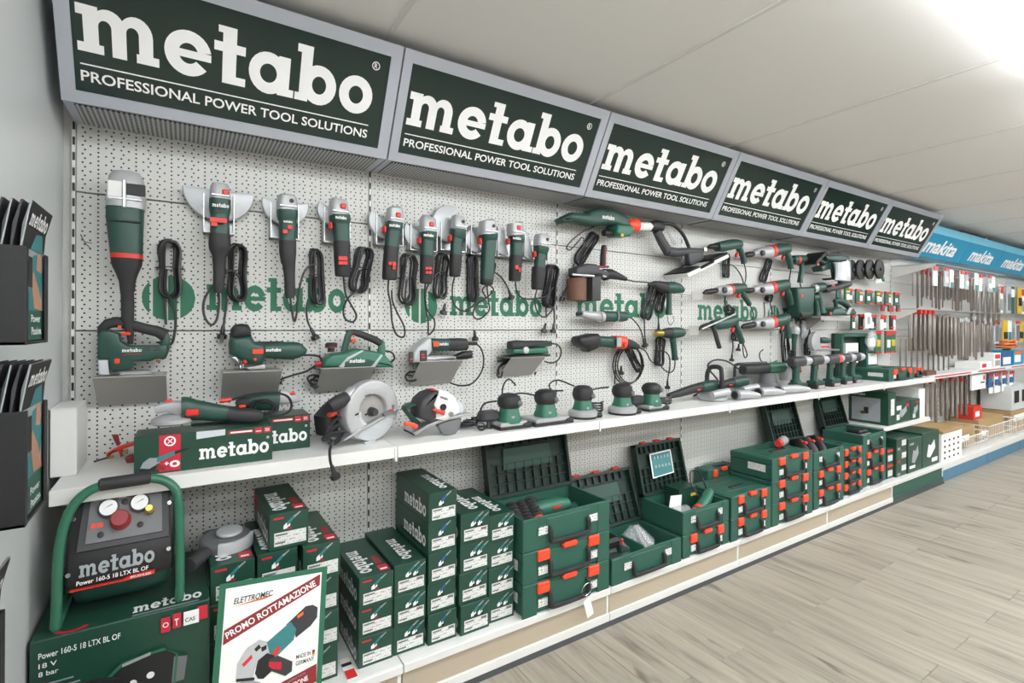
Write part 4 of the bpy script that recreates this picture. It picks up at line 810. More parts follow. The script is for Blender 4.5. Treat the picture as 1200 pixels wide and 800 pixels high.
drill('silver and green drill, middle one of the three by the fourth upright', [((3.2135,-.1,1.6255),.0111),((3.2468,-.1,1.6267),.0191),((3.2874,-.1,1.6297),.0192),((3.3216,-.1,1.6333),.0161)], [((3.3116,-.1,1.6311),.0158),((3.3568,-.1,1.6372),.03),((3.4335,-.1,1.6426),.0393),((3.512,-.1,1.6509),.0434)], [((3.493,-.1,1.652),.0451),((3.5633,-.1,1.6637),.0456)], [((3.5601,-.1,1.6636),.0437),((3.6418,-.1,1.6751),.0424),((3.7288,-.1,1.6907),.0374)], [((3.7117,-.1,1.6639),.0279),((3.7588,-.1,1.6189),.0231),((3.7893,-.1,1.5727),.0198),((3.796,-.1,1.5446),.0198)], (3.6829,-.1,1.6239), boss=(3.3733,-.14,1.6343), cords=[[(3.5316,-.05,1.5596),(3.539,-.05,1.4863),(3.5355,-.05,1.4495)], [(3.6127,-.05,1.6079),(3.6122,-.05,1.5429),(3.6445,-.05,1.4736)]], hank=((3.6481,0,1.6211), (3.6312,0,1.5688)), w=.06, seed=57)
drill('silver and green drill with red ring, lowest one of the three by the fourth upright', [((3.1904,-.1,1.3759),.0086),((3.2165,-.1,1.3844),.0173),((3.2751,-.1,1.3904),.0209),((3.3378,-.1,1.399),.0176)], [((3.3318,-.1,1.399),.0229),((3.3956,-.1,1.4043),.0373),((3.4732,-.1,1.4062),.0431),((3.5447,-.1,1.4098),.0454)], [((3.5016,-.1,1.4098),.0451),((3.5721,-.1,1.4153),.0456)], [((3.5656,-.1,1.4153),.0437),((3.6507,-.1,1.4266),.0425),((3.7313,-.1,1.4437),.0392)], [((3.7175,-.1,1.4156),.0246),((3.751,-.1,1.3595),.0214),((3.7608,-.1,1.3125),.0198),((3.7607,-.1,1.2975),.0198)], (3.6802,-.1,1.3766), boss=(3.3816,-.14,1.4005), cords=[[(3.8516,-.05,1.2954),(3.872,-.05,1.2238),(3.8664,-.05,1.1854)], [(3.7202,-.04,1.1328),(3.6367,-.04,1.1174),(3.5394,-.04,1.126),(3.4999,-.04,1.1596),(3.5002,-.04,1.1962),(3.5401,-.04,1.218)]], hank=((3.8439,0,1.3588), (3.8769,0,1.1051)), w=.085, seed=59)
t = drill('green hammer drill with black side handle and depth rail, lowest on the third panel', [((2.7267,-.11,1.3643),.0064),((2.7578,-.11,1.3777),.0144),((2.8083,-.11,1.388),.0177),((2.8661,-.11,1.3976),.0147)], None, None, [((2.857,-.11,1.3935),.0244),((2.9249,-.11,1.3992),.0362),((3.0052,-.11,1.4058),.0383),((3.0948,-.11,1.427),.0338)], [((3.0877,-.11,1.4143),.0232),((3.1293,-.11,1.3549),.0202),((3.1574,-.11,1.312),.0187),((3.18,-.11,1.2757),.0187)], (3.0735,-.11,1.362), cords=[[(3.2783,-.05,1.2741),(3.3151,-.05,1.2201),(3.3298,-.05,1.1841),(3.3072,-.05,1.1671),(3.2852,-.05,1.2032),(3.2783,-.05,1.2653)], [(3.1772,-.04,1.302),(3.1839,-.04,1.2408),(3.1691,-.04,1.1803)]], hank=((3.2372,0,1.3537), (3.2294,0,1.2872)), plugs=[((3.1736,-.04,1.1976), (-.1, 0, -1)), ((3.2494,-.04,1.2656), (-.1, 0, -1))], w=.06, seed=61)
MB().body([((2.8344,-.13,1.3854),.012),((2.8637,-.13,1.3408),.0135),((2.8892,-.13,1.2836),.0136),((2.9086,-.13,1.2465),.0136)], 1, 2.3, 12).put('side_handle', 'rubber', t)
MB().sweep([(2.7177,-.14,1.366),(3.057,-.14,1.4639)], .006, 8).put('depth_rail', 'silver', t)
for lab, p, q in (('small grey price plate in front of the drill chuck above the wordmark', (2.6468,-.12,1.5936), (2.7472,-.12,1.5459)), ('small grey price plate in front of the hammer drill chuck', (2.6205,-.12,1.386), (2.7132,-.12,1.3288))):
    s = T('price_plate', lab, 'price tag', (p[0], 0, q[2]), 'price plates')
    MB().box(((p[0] + q[0]) / 2, -.12, (p[2] + q[2]) / 2), (q[0] - p[0], .003, p[2] - q[2]), .001).put('plate', 'plate', s)
    MB().sweep([((p[0] + q[0]) / 2 - .02, .0, (p[2] + q[2]) / 2 + .02), ((p[0] + q[0]) / 2, -.118, (p[2] + q[2]) / 2)], .0025, 6).put('wire', 'steel', s)
t = drill('short green drill with a red ring behind the topmost silver drill', [((3.7781,-.1,1.878),.0169),((3.8092,-.1,1.8802),.0246)], None, [((3.8475,-.1,1.878),.0342),((3.8863,-.1,1.8807),.0344)], [((3.8057,-.1,1.8771),.0321),((3.9184,-.1,1.8867),.0346),((3.9725,-.1,1.8962),.029)], [((3.9452,-.1,1.8751),.0184),((3.9392,-.1,1.8073),.0167),((3.9208,-.1,1.7487),.0167),((3.9169,-.1,1.7149),.02)], None, cords=[[(3.9926,-.06,1.7184),(4.0141,-.06,1.6684)]], seed=63)
# chisel hammer hanging nose down
t = T('demolition_hammer', 'upright dark green hammer with red grip stripe between drills and cordless saws', 'hammer drill', (3.9236,-.1,1.4512))
MB().prism([(3.7971,1.6719),(4.0255,1.6856),(4.0436,1.6375),(4.0238,1.4909),(3.9778,1.4564),(3.8614,1.4508),(3.8267,1.4884)], -.15, -.05, .022).put('housing', 'green', t)
MB().prism([(3.9979,1.6749),(4.0661,1.6677),(4.0572,1.501),(4.0056,1.5101)], -.12, -.08, .012).put('grip', 'black', t)
badge(t, (3.8491,-.152,1.6112), .03, .022, 'red'); badge(t, (3.9747,-.122,1.6051), .012, .12, 'red', name='grip_stripe')
MB().prism([(3.8355,1.4885),(4.0055,1.4906),(3.9723,1.4496),(3.8614,1.446)], -.153, -.047, .012).put('foot_cap', 'black', t)
cordpart(t, [[(3.9734,-.04,1.4527),(3.9767,-.04,1.4037)], [(4.1214,-.04,1.4637),(4.1299,-.04,1.3537)]], ((4.1131,0,1.4343), (4.1625,0,1.3163)), [], seed=65, w=.07, n=5); hook(t, (3.9919,-.06,1.6285))
# small grinder hung low beside the cords
t = T('drop_grinder', 'small grinder hanging head up beside the black cords above the cordless drills', 'angle grinder', (3.8578,-.09,1.1777))
MB().body([((3.8737,-.09,1.3855),.0184),((3.8736,-.09,1.373),.0284),((3.8769,-.09,1.3491),.0317),((3.8696,-.09,1.3253),.025)], .95, 2.6, 14).put('gear_head', 'castalu', t)
MB().body([((3.8661,-.09,1.3282),.0217),((3.8586,-.09,1.273),.0167),((3.8545,-.09,1.2064),.015),((3.8473,-.09,1.1761),.0117)], .95, 2.6, 12).put('body', 'green', t); hook(t, (3.9218,-.06,1.31))
guard(t, (4.0875,0,1.3623), .07, -90, 90)
cordpart(t, [[(3.9398,-.04,1.1711),(3.9289,-.04,1.1539)]], ((4.1816,0,1.316), (4.1707,0,1.164)), [], seed=67, w=.06, n=4)
# cordless saws and grinders in the fifth bay
t = T('cordless_grinder', 'cordless grinder with tilted black disc, top of the fifth bay', 'angle grinder', (4.2158,-.1,1.8131))
MB().prism([(3.9414,1.8475),(3.9688,1.8781),(4.0895,1.9496),(4.1178,1.9518),(4.1081,1.9266),(3.9776,1.845)], -.2, -.06, .01).put('disc_guard', 'black', t)
MB().body([((4.1208,-.1,1.9065),.0197),((4.2165,-.1,1.8881),.024),((4.2948,-.1,1.8731),.0243)], 1, 2.4, 12).put('motor_grip', 'black', t)
MB().prism([(4.1487,1.8441),(4.295,1.8933),(4.3144,1.8389),(4.1771,1.811)], -.14, -.06, .008).put('battery', 'green', t); badge(t, (4.0928,-.142,1.8587), .03, .02, 'red'); hook(t, (4.2777,-.07,1.8955))
t = T('cordless_jigsaw', 'cordless jigsaw with clear dust shield at the top of the fifth bay', 'jigsaw', (4.4147,-.1,1.7626))
MB().prism([(4.2169,1.9332),(4.2956,1.959),(4.4166,1.9732),(4.584,1.9617),(4.616,1.9356),(4.416,1.9013),(4.2556,1.9038)], -.14, -.06, .012).put('body', 'green', t)
MB().body([((4.3794,-.1,1.9091),.0139),((4.3992,-.1,1.8541),.0156),((4.4151,-.1,1.8037),.0156),((4.4251,-.1,1.7785),.0156)], 1, 2.4, 12).put('handle', 'green', t)
MB().prism([(4.2978,1.7672),(4.4665,1.7858),(4.4601,1.7668),(4.3336,1.7537)], -.14, -.06, .006).put('battery', 'black', t); hook(t, (4.4805,-.07,1.9454))
MB().prism([(4.2267,1.9489),(4.4167,1.9784),(4.5204,1.9707),(4.4164,1.9496),(4.2558,1.9279)], -.145, -.055, .006).put('top_grip', 'rubber', t)
t = T('clear_face_shield', 'clear curved plastic shield hanging beside the black pads', 'shield', (4.5821,-.1,1.7601))
MB().sweep([Vector(p) for p in [(4.3745,-.185,1.8941),(4.384,-.185,1.8244),(4.3833,-.185,1.744)]], [(.11, .03)] * 3, n=16, sq=2.2).put('shield', 'clear', t); hook(t, (4.3895,-.18,1.8856))
for i, (x, m) in enumerate(((785, 'black'), (815, 'rubber'), (860, 'rubber'), (905, 'black'), (955, 'black'))):
    p = Vector((4.7247,-.1,1.8629)); q = Vector((5.1212,-.1,1.8861)); c = p.lerp(q, (x - 785) / 170)
    s = T('sanding_pad', 'round black sanding pad hung on a peg, %s from the clear shield' % ORD[i], 'pad', (c.x, 0, c.z - .09), 'black pads on pegs')
    yp = -.05 - .026 * i; MB().lathe((c.x, yp, c.z), (0, 1, 0), [(0, .075), (.004, .085), (.02, .085), (.024, .07)], 22).put('pad', m, s)
    MB().lathe((c.x, yp - .01, c.z), (0, 1, 0), [(0, .012), (.012, .014)], 10).put('hub', 'darkgrey', s); hook(s, (c.x, yp, c.z + .0))
t = T('bagged_accessory', 'white and green bagged accessory card hanging by the black pads', 'package', (5.1941,-.1,1.7658))
MB().prism([(5.1206,1.8243),(5.2326,1.8642),(5.3028,1.782),(5.1323,1.7687)], -.112, -.1, .002).put('card', 'paper', t)
MB().prism([(5.195,1.8564),(5.2453,1.8706),(5.308,1.7937),(5.2621,1.7859)], -.116, -.111, .001).put('stripe', 'green_print', t); hook(t, (5.2074,-.1,1.8514))
t = drill('cordless green drill with a silver nose in the fifth bay', [((4.0253,-.1,1.6564),.0117),((4.0624,-.1,1.6656),.0235),((4.0999,-.1,1.6709),.0256)], [((4.0961,-.1,1.6707),.0295),((4.1378,-.1,1.6802),.0356)], None, [((4.134,-.1,1.68),.0376),((4.1953,-.1,1.6904),.0379),((4.2538,-.1,1.6997),.0302)], [((4.1662,-.1,1.6614),.0221),((4.1945,-.1,1.6026),.0205),((4.223,-.1,1.5333),.0222),((4.2324,-.1,1.4934),.0342)], None, nm='cordless_drill_hung', seed=69)
t = drill('second cordless drill partly hidden by the hammer in the fifth bay', [((4.0608,-.11,1.6082),.0078),((4.0795,-.11,1.6088),.0137)], None, None, [((4.0758,-.11,1.6086),.0215),((4.1266,-.11,1.6101),.0237),((4.1552,-.11,1.6129),.0198)], [((4.117,-.11,1.5901),.0186),((4.1355,-.11,1.5413),.0186),((4.1446,-.11,1.4921),.022),((4.1444,-.11,1.4674),.0254)], None, nm='cordless_drill_hung', seed=71)
t = T('reciprocating_saw', 'black and green reciprocating saw above the red and green packs', 'saw', (4.4756,-.1,1.6517))
MB().body([((4.2831,-.1,1.6756),.0141),((4.3531,-.1,1.6884),.0265),((4.4553,-.1,1.7026),.0268),((4.5392,-.1,1.7185),.0271),((4.6249,-.1,1.7357),.0338),((4.673,-.1,1.7484),.0276)], 1, 2.5, 14).put('body', 'darkgrey', t)
MB().body([((4.5184,-.1,1.7467),.0104),((4.6036,-.1,1.759),.0147),((4.6687,-.1,1.762),.0127)], 1.6, 2.4, 10).put('grip', 'green', t); badge(t, (4.3181,-.145,1.7091), .05, .012, 'red')
MB().box((4.3028,-.1,1.6612), (.05, .05, .014), .003).put('foot', 'black', t); hook(t, (4.5838,-.07,1.7309))
# short steel shelf carrying a circular saw
s = T('short_shelf', 'short grey steel shelf under the cordless circular saw in the fifth bay', 'shelf', (4.5368,-.1,1.4607))
a, b = (4.018,-.2,1.4547), (4.4607,-.2,1.4611)
MB().box(((a[0] + b[0]) / 2, -.1, a[2]), (b[0] - a[0], .2, .006), .001).box(((a[0] + b[0]) / 2, -.2, a[2] - .01), (b[0] - a[0], .004, .026)).put('plate', 'plate', s)
MB().prism([(0, a[2]), (-.18, a[2]), (-.02, a[2] - .12), (0, a[2] - .12)], a[0] + .1, a[0] + .105, 0, axis='x').put('bracket', 'plate', s)
z0 = a[2] + .003
t = T('cordless_circular_saw', 'green cordless circular saw with white stripe on the short grey shelf', 'circular saw', ((a[0] + b[0]) / 2, -.1, z0))
MB().prism([(4.2399,1.473),(4.2896,1.5237),(4.4107,1.5411),(4.4725,1.5164),(4.6213,1.5292),(4.6646,1.4982),(4.6316,1.4768)], -.17, -.05, .015).put('housing', 'green', t)
MB().body([((4.3907,-.12,1.5866),.0143),((4.4525,-.12,1.5983),.0226),((4.5573,-.12,1.575),.0229),((4.6323,-.12,1.5451),.021)], 1, 2.4, 12).put('handle', 'green', t)
MB().body([((4.4112,-.12,1.5871),.0138),((4.4109,-.12,1.5564),.0138),((4.4311,-.12,1.5158),.0155)], 1, 2.4, 10).put('front_pillar', 'green', t)
MB().prism([(4.4722,1.4855),(4.5251,1.538),(4.5741,1.5409),(4.5183,1.4809)], -.174, -.165, .002).put('stripe', 'castalu', t); badge(t, (4.2188,-.174,1.4863), .03, .02, 'red')
MB().box(((a[0] + b[0]) / 2, -.11, z0 + .004), (.34, .13, .008), .002).put('sole_plate', 'silver', t)

# ================================================================ things on the waist height shelf (top at z = .937)
S0 = .937
t = T('shelf_end_block', 'plain white sheet metal block on the left end of the shelf', 'shelf end', (-.258, -.1, S0))
MB().box((-.255, -.10, S0 + .099), (.06, .178, .198), .002).put('block', 'shelf_white', t)
MB().box((-.255, -.10, S0 + .1985), (.064, .182, .003)).put('top_plate', 'shelf_white', t)
# red clamp
t = T('rod_clamp', 'red metal clamp with steel rod and red handle beside the green grinder box', 'clamp', (-.15, -.06, S0))
MB().sweep([(-.2013,-.06,.9437),(-.1637,-.06,.9524)], .0032, 8).put('rod', 'darkgrey', t)
MB().prism([(-.1703,.9659),(-.156,.9759),(-.1368,.9854),(-.1192,.9916),(-.0916,.999),(-.0906,.9865),(-.1193,.9781),(-.1426,.9692),(-.1541,.9672),(-.1637,.9553),(-.1675,.9559)], -.072, -.048, .005).put('frame', 'red', t)
MB().body([((-.1453,-.06,1.0241),.0061),((-.1463,-.06,1.017),.008),((-.1425,-.06,1.0032),.0065),((-.1391,-.06,.9881),.0042)], 1, 2, 12).put('handle', 'darkred', t)
MB().prism([(-.1387,.9735),(-.1271,.9755),(-.1291,.9514),(-.133,.9484)], -.068, -.052, .004).put('jaw', 'red', t)
MB().prism([(-.1656,.9556),(-.1513,.9607),(-.1508,.9498),(-.1637,.9481)], -.07, -.05, .003).put('nut', 'brass', t)
MB().prism([(-.1271,.9694),(-.1144,.9738),(-.1144,.9579),(-.1213,.9601)], -.07, -.05, .003).put('slide', 'brass', t)
t = T('clamp_pad', 'small flat reddish metal pad lying left of the grinder box', 'clamp', (-.1074,-.09,.9362))
MB().prism([(-.119,.9505),(-.1054,.9594),(-.0937,.9589),(-.0938,.9358),(-.1132,.9364)], -.11, -.07, .004).put('pad', 'darkred', t)
# long grinder boxes
def long_box(label, x0, x1, yf, h, art=True, depth=.13):
    t = T('grinder_carton', label, 'box', ((x0 + x1) / 2, yf + depth / 2, S0), 'long green cartons on the shelf')
    w = x1 - x0
    MB().box(((x0 + x1) / 2, yf + depth / 2, S0 + h / 2), (w, depth, h), .0015).put('carton', 'green_card', t)
    word(t, (x0 + w * .44, yf, S0 + .028), EX, EZ, w * .53, .033)
    f = lambda a, b, c, d, m, n, l=.0006: flat(g_rect(a, b, c, d), (x0, yf, S0), EX, EZ, w, h, l).put(n, m, t, smooth_=False)
    f(.655, .84, .845, .93, 'print_red', 'print'); f(.86, .80, .915, .96, 'print_red', 'print'); f(.93, .80, .985, .96, 'print_red', 'print')
    f(.67, .865, .835, .905, 'print_white', 'print', .0012); f(.94, .85, .975, .87, 'print_white', 'print', .0012); f(.94, .90, .975, .92, 'print_white', 'print', .0012)
    f(.865, .85, .91, .87, 'print_white', 'print', .0012)
    flat(g_ring(0, 0, 1, 1, .55, .55), (x0 + w * .962, yf, S0 + h * .66), EX, EZ, .004, .004).put('trademark_ring', 'print_white', t, smooth_=False)
    if art:
        f(.165, .05, .31, .99, 'print_red', 'red_panel'); 
        flat(g_ring(0, 0, 1, 1, .72, .72), (x0 + w * .237, yf, S0 + h * .82), EX, EZ, .015, .015).put('print', 'print_white', t, smooth_=False)
        flat([[(-.6, -.5), (-.4, -.6), (.6, .5), (.4, .6)], [(-.6, .5), (-.4, .6), (.6, -.5), (.4, -.6)]], (x0 + w * .237, yf, S0 + h * .82), EX, EZ, .012, .012).put('print', 'print_white', t, smooth_=False)
        flat(g_ring(0, 0, 1, .8, .45, .36), (x0 + w * .27, yf, S0 + h * .22), EX, EZ, .013, .013, .0018).put('print', 'print_white', t, smooth_=False)
        flat(g_rect(-1, -.3, 1, .3) + g_rect(-.3, -1, .3, 1), (x0 + w * .215, yf, S0 + h * .25), EX, EZ, .005, .005, .0018).put('print', 'print_white', t, smooth_=False)
        p = lambda pts, m, l: flat([pts], (x0, yf, S0), EX, EZ, w, h, l).put('product_picture', m, t, smooth_=False)
        p([(.03, .12), (.15, .10), (.16, .2), (.06, .22)], 'print_black', .002); p([(.04, .2), (.1, .16), (.17, .3), (.16, .42), (.1, .44), (.06, .34)], 'print_grey', .0024)
        p([(.15, .3), (.28, .46), (.27, .56), (.15, .44)], 'print_teal', .0026); p([(.27, .46), (.37, .57), (.36, .60), (.27, .55)], 'print_black', .0028); p([(.14, .12), (.2, .08), (.21, .15), (.16, .26)], 'darkred', .003)
        p([(.42, .80), (.42, 1), (.63, 1), (.63, .84)], 'clear', .001)
    return t
long_box('long green grinder box with red panel and product picture at the front of the shelf', -.082, .287, -.30, .115)
long_box('second long green grinder box, half hidden behind the front one', .06, .427, -.187, .122, False)
def lying_grinder(label, head, body, grip, y, btn, red, cords, hank, plugs, foot):
    t = T('lying_grinder', label, 'angle grinder', foot, 'grinders lying on cartons')
    MB().body(head, .9, 3, 14, maxd=.045).put('gear_head', 'castalu', t)
    MB().body(body, .95, 2.8, 16, maxd=.042).put('motor_housing', 'green', t)
    MB().body(grip, .95, 2.5, 14, maxd=.036).put('rear_grip', 'rubber', t)
    if btn: MB().box(btn, (.036, .012, .022), .005).put('switch', 'red', t)
    for p in red: MB().box(p, (.02, .02, .008), .003).put('lock_button', 'latch', t)
    cordpart(t, cords, hank, plugs, seed=81, w=.05); return t
t = lying_grinder('green grinder lying on the front box with its head to the left', [((-.036,-.235,1.1198),.0119),((-.0262,-.235,1.1223),.0145),((-.0084,-.235,1.1257),.0155),((.0131,-.235,1.1237),.0208),((.0349,-.235,1.1164),.0271)], [((.0331,-.235,1.1153),.0393),((.0459,-.235,1.1153),.0386),((.0683,-.235,1.1105),.0327),((.0986,-.235,1.1045),.0294),((.1256,-.235,1.0973),.0279),((.159,-.235,1.0917),.025)], [((.157,-.235,1.091),.0255),((.1851,-.235,1.0845),.0266),((.2261,-.235,1.0767),.0251),((.2554,-.235,1.0718),.0216),((.2647,-.235,1.0708),.0141)], -.235, (.0618,-.2785,1.1088), [(.0006,-.235,1.1443), (.2006,-.27,1.1163)],
    [[(.2665,-.22,1.0693),(.2959,-.22,1.0687),(.3268,-.22,1.0679),(.3515,-.22,1.08),(.3584,-.22,1.1037),(.345,-.22,1.1317),(.3138,-.22,1.1453),(.2789,-.22,1.149),(.2278,-.22,1.1459),(.1946,-.22,1.1379),(.1742,-.22,1.1332)]], None, [], (.03, -.235, 1.052))
MB().sweep([(.1382,-.22,1.1313),(.1722,-.22,1.1343)], .0075, 8).put('cord_sleeve', 'red', t)
MB().lathe((.0093,-.235,1.0894), (0, 0, -1), [(-.012, .03), (0, .055), (.012, .055), (.016, .048)], 24).put('guard', 'castalu', t)
t = lying_grinder('green grinder lying on the rear box, silver head to the right', [((.4044,-.13,1.1033),.0062),((.3923,-.13,1.1068),.0133),((.3685,-.13,1.114),.0224),((.3403,-.13,1.1188),.0283),((.3264,-.13,1.125),.0262)], [((.3286,-.13,1.1047),.0353),((.3079,-.13,1.1065),.0341),((.2717,-.13,1.1071),.0307),((.2363,-.13,1.1053),.0245)], [((.2371,-.13,1.1053),.0236),((.2102,-.13,1.1042),.0204),((.193,-.13,1.1039),.0145)], -.13, None, [(.3732,-.145,1.1321)],
    [[(.2324,-.17,1.0892),(.2411,-.17,1.1149),(.2628,-.17,1.1203),(.2893,-.17,1.1156),(.3071,-.17,1.0969),(.2981,-.17,1.0756),(.267,-.17,1.0738),(.2453,-.17,1.0856),(.2584,-.17,1.1086),(.2893,-.17,1.1107),(.3139,-.17,1.0913),(.307,-.17,1.0723),(.2758,-.17,1.0695)]], None, [], (.32, -.13, 1.059))
# circular saws
def disc_pts(c, r, a0, a1, n=24): return [(c[0] + r * math.cos(math.radians(a0 + (a1 - a0) * k / n)), c[1] + r * math.sin(math.radians(a0 + (a1 - a0) * k / n))) for k in range(n + 1)]
t = T('large_circular_saw', 'light grey circular saw with round window and black nozzle beside the boxes', 'circular saw', (.60, -.2, S0))
c = (.628, 1.057)
ringpts = disc_pts(c, .118, -25, 235, 30) + disc_pts(c, .062, 235, -25, 24)
MB().prism(ringpts, -.255, -.205, .008).put('upper_guard', 'castalu', t)
MB().lathe((c[0], -.232, c[1]), (0, 1, 0), [(0, .112), (.002, .112)], 36).put('blade', 'plate', t)
MB().prism(disc_pts(c, .112, 175, 345, 24) + disc_pts(c, .05, 345, 175, 20), -.252, -.212, .006).put('lower_guard', 'guard', t)
MB().lathe((c[0] + .004, -.262, c[1] - .004), (0, 1, 0), [(0, .013), (.01, .016), (.03, .018)], 14).put('arbor_nut', 'darkgrey', t)
MB().prism([(.4949,.9727),(.5699,1.0029),(.6714,1.0339),(.7423,1.0526),(.7459,1.0453),(.6771,1.0248),(.5808,.9917),(.4974,.968)], -.262, -.12, .002).put('sole_plate', 'silver', t)
MB().prism([(.6656,1.043),(.7066,1.056),(.7184,1.0463),(.6714,1.031)], -.266, -.25, .002).put('scale_bar', 'midgrey', t)
badge(t, (.7014,-.268,1.0534), .016, .008, 'red', name='scale_stop'); MB().lathe((.7185,-.25,1.0635), (0, 0, 1), [(-.012, .006), (0, .009), (.008, .008)], 10).put('wing_screw', 'midgrey', t)
MB().body([((.4557,-.23,1.0906),.0204),((.4661,-.23,1.0951),.0237),((.4949,-.23,1.1061),.0261),((.5269,-.23,1.1171),.0242)], 1, 2, 16).put('dust_nozzle', 'rubber', t)
MB().body([((.5255,-.225,1.1139),.0231),((.5554,-.225,1.128),.0289),((.5886,-.225,1.1367),.0247)], .9, 2.4, 14).put('chip_channel', 'castalu', t)
MB().prism([(.4752,1.0601),(.4992,1.0716),(.5072,1.0625),(.5029,1.0546),(.4778,1.0489)], -.21, -.18, .006).put('red_ring', 'latch', t)
MB().prism([(.5269,1.1034),(.5594,1.1061),(.5563,1.0094),(.5319,1.0149),(.5239,1.0432)], -.24, -.13, .012).put('motor_housing', 'castalu', t)
MB().prism([(.4752,1.0437),(.5181,1.0837),(.5342,1.0376),(.5338,.9651),(.4854,.9711)], -.18, -.08, .02).put('rear_grip', 'rubber', t)
word(t, (.5863,-.2558,1.1153), (1, 0, .12), EZ, .028, .006, 'print_black')
for p in ((.5536,-.255,1.056), (.5962,-.255,1.0506)): MB().box(p, (.016, .008, .006), .002, Matrix.Rotation(-.3, 3, 'Y')).put('bolt', 'black', t)
MB().box((c[0] - .01, -.235, S0 + .004), (.05, .03, .008), .002).put('rest_edge', 'guard', t)
cordpart(t, [[(.4976,-.24,1.0529),(.4766,-.24,1.0442),(.4559,-.24,1.025),(.4404,-.24,.9947),(.4505,-.24,.9668),(.4763,-.24,.9688),(.5026,-.24,.9872),(.4974,-.24,1.0149),(.4713,-.24,1.0179),(.4506,-.24,.9988),(.4608,-.24,.9708),(.492,-.24,.9777),(.5079,-.24,1.0029),(.487,-.24,1.0269),(.4558,-.24,1.0143),(.4454,-.24,.9834),(.4711,-.24,.9587),(.4972,-.24,.9716)], [(.4978,-.26,1.0021),(.4616,-.26,1.0064),(.4262,-.26,1),(.4137,-.26,.9858)] + [(.3946,-.345,.9991)] + [(.3837,-.352,.972),(.3845,-.352,.9421),(.3891,-.352,.9215)]], None, [((.3901,-.352,.9214), (.35, 0, -1))], seed=83, r=.005)
t.rotation_euler = (0, 0, .33)
t = T('small_circular_saw', 'black and white circular saw with red levers, tilted on the shelf', 'circular saw', (.90, -.2, S0))
c = (.9389,-.27,1.0349); c = (c[0], c[2])
MB().prism([(.8901,1.127),(.9275,1.1179),(.9607,1.0937),(.9799,1.0528),(.9797,1.0288),(.9175,1.0026),(.8734,1.0136),(.8782,1.045),(.8668,1.0715)], -.30, -.25, .01).put('guard_shell', 'white', t)
MB().prism([(.8056,1.063),(.8191,1.0912),(.8486,1.1142),(.8853,1.1242),(.8923,1.1194),(.8712,1.0698),(.8825,1.0175),(.8526,1.0036),(.8076,1.0209)], -.30, -.18, .015).put('motor_cover', 'darkgrey', t)
MB().prism([(.7649,1.0515),(.7672,1.0638),(.7893,1.0744),(.8138,1.0723),(.8137,1.0596),(.7848,1.058),(.7803,1.0501),(.8202,1.0081),(.8337,.9939),(.8111,.9879)], -.26, -.20, .01).put('rear_handle', 'green', t)
MB().lathe((c[0] + .008, -.262, c[1] - .04), (0, 1, 0), [(0, .058), (.002, .058)], 30).put('blade', 'steel', t)
MB().prism([(.8939,.982),(.9033,.9896),(.9797,1.0054),(.9993,1.0012),(.9952,.9664),(.9746,.9403),(.9408,.9343),(.9125,.9477)], -.275, -.235, .008).put('lower_guard', 'midgrey', t)
MB().prism([(.7857,.9666),(.8482,.993),(.9175,1.0112),(.9943,1.0186),(1.0439,1.0182),(1.0449,1.0136),(.9992,1.0072),(.9222,.9999),(.8573,.9835),(.7967,.957)], -.285, -.15, .002).put('sole_plate', 'silver', t)
MB().body([((.8559,-.31,1.0547),.0033),((.8671,-.31,1.0507),.0067),((.8853,-.31,1.0436),.0075),((.9036,-.31,1.0376),.0101)], 1, 2.3, 10).put('lever', 'red', t)
MB().body([((.7498,-.285,1.0062),.009),((.767,-.285,1.0035),.0082),((.7843,-.285,.9983),.0091),((.7995,-.285,.9883),.0099)], .8, 3, 10).put('parallel_stop', 'latch', t)
MB().lathe((.9038,-.3,1.0594), (0, -1, 0), [(-.02, .014), (.006, .013)], 14).put('spindle', 'black', t)
MB().lathe((.9363,-.3,1.0287), (0, -1, 0), [(-.02, .012), (.01, .01)], 12).put('flange', 'steel', t)
MB().prism([(.9754,1.0836),(1.0047,1.059),(1.007,1.0255),(.9848,1.0233),(.9801,1.0545)], -.28, -.24, .006).put('side_shield', 'clear', t)
MB().box((.8717,-.27,1.1271), (.014, .03, .01), .004).put('lock_button', 'red', t)
word(t, (.889,-.3005,1.0966), (1, 0, -.36), (.2, 0, 1), .036, .008, 'print_black')
MB().lathe((.7958,-.25,.9585), (0, 1, 0), [(-.02, .006), (.08, .006)], 8).put('rest_foot', 'black', t)
cordpart(t, [[Vector((1.06 + .045 * math.cos(k * .9) + .003 * k, -.17 + .03 * math.sin(k * .9), S0 + .007 + .0012 * k)) for k in range(24)]], None, [], seed=85, r=.005)
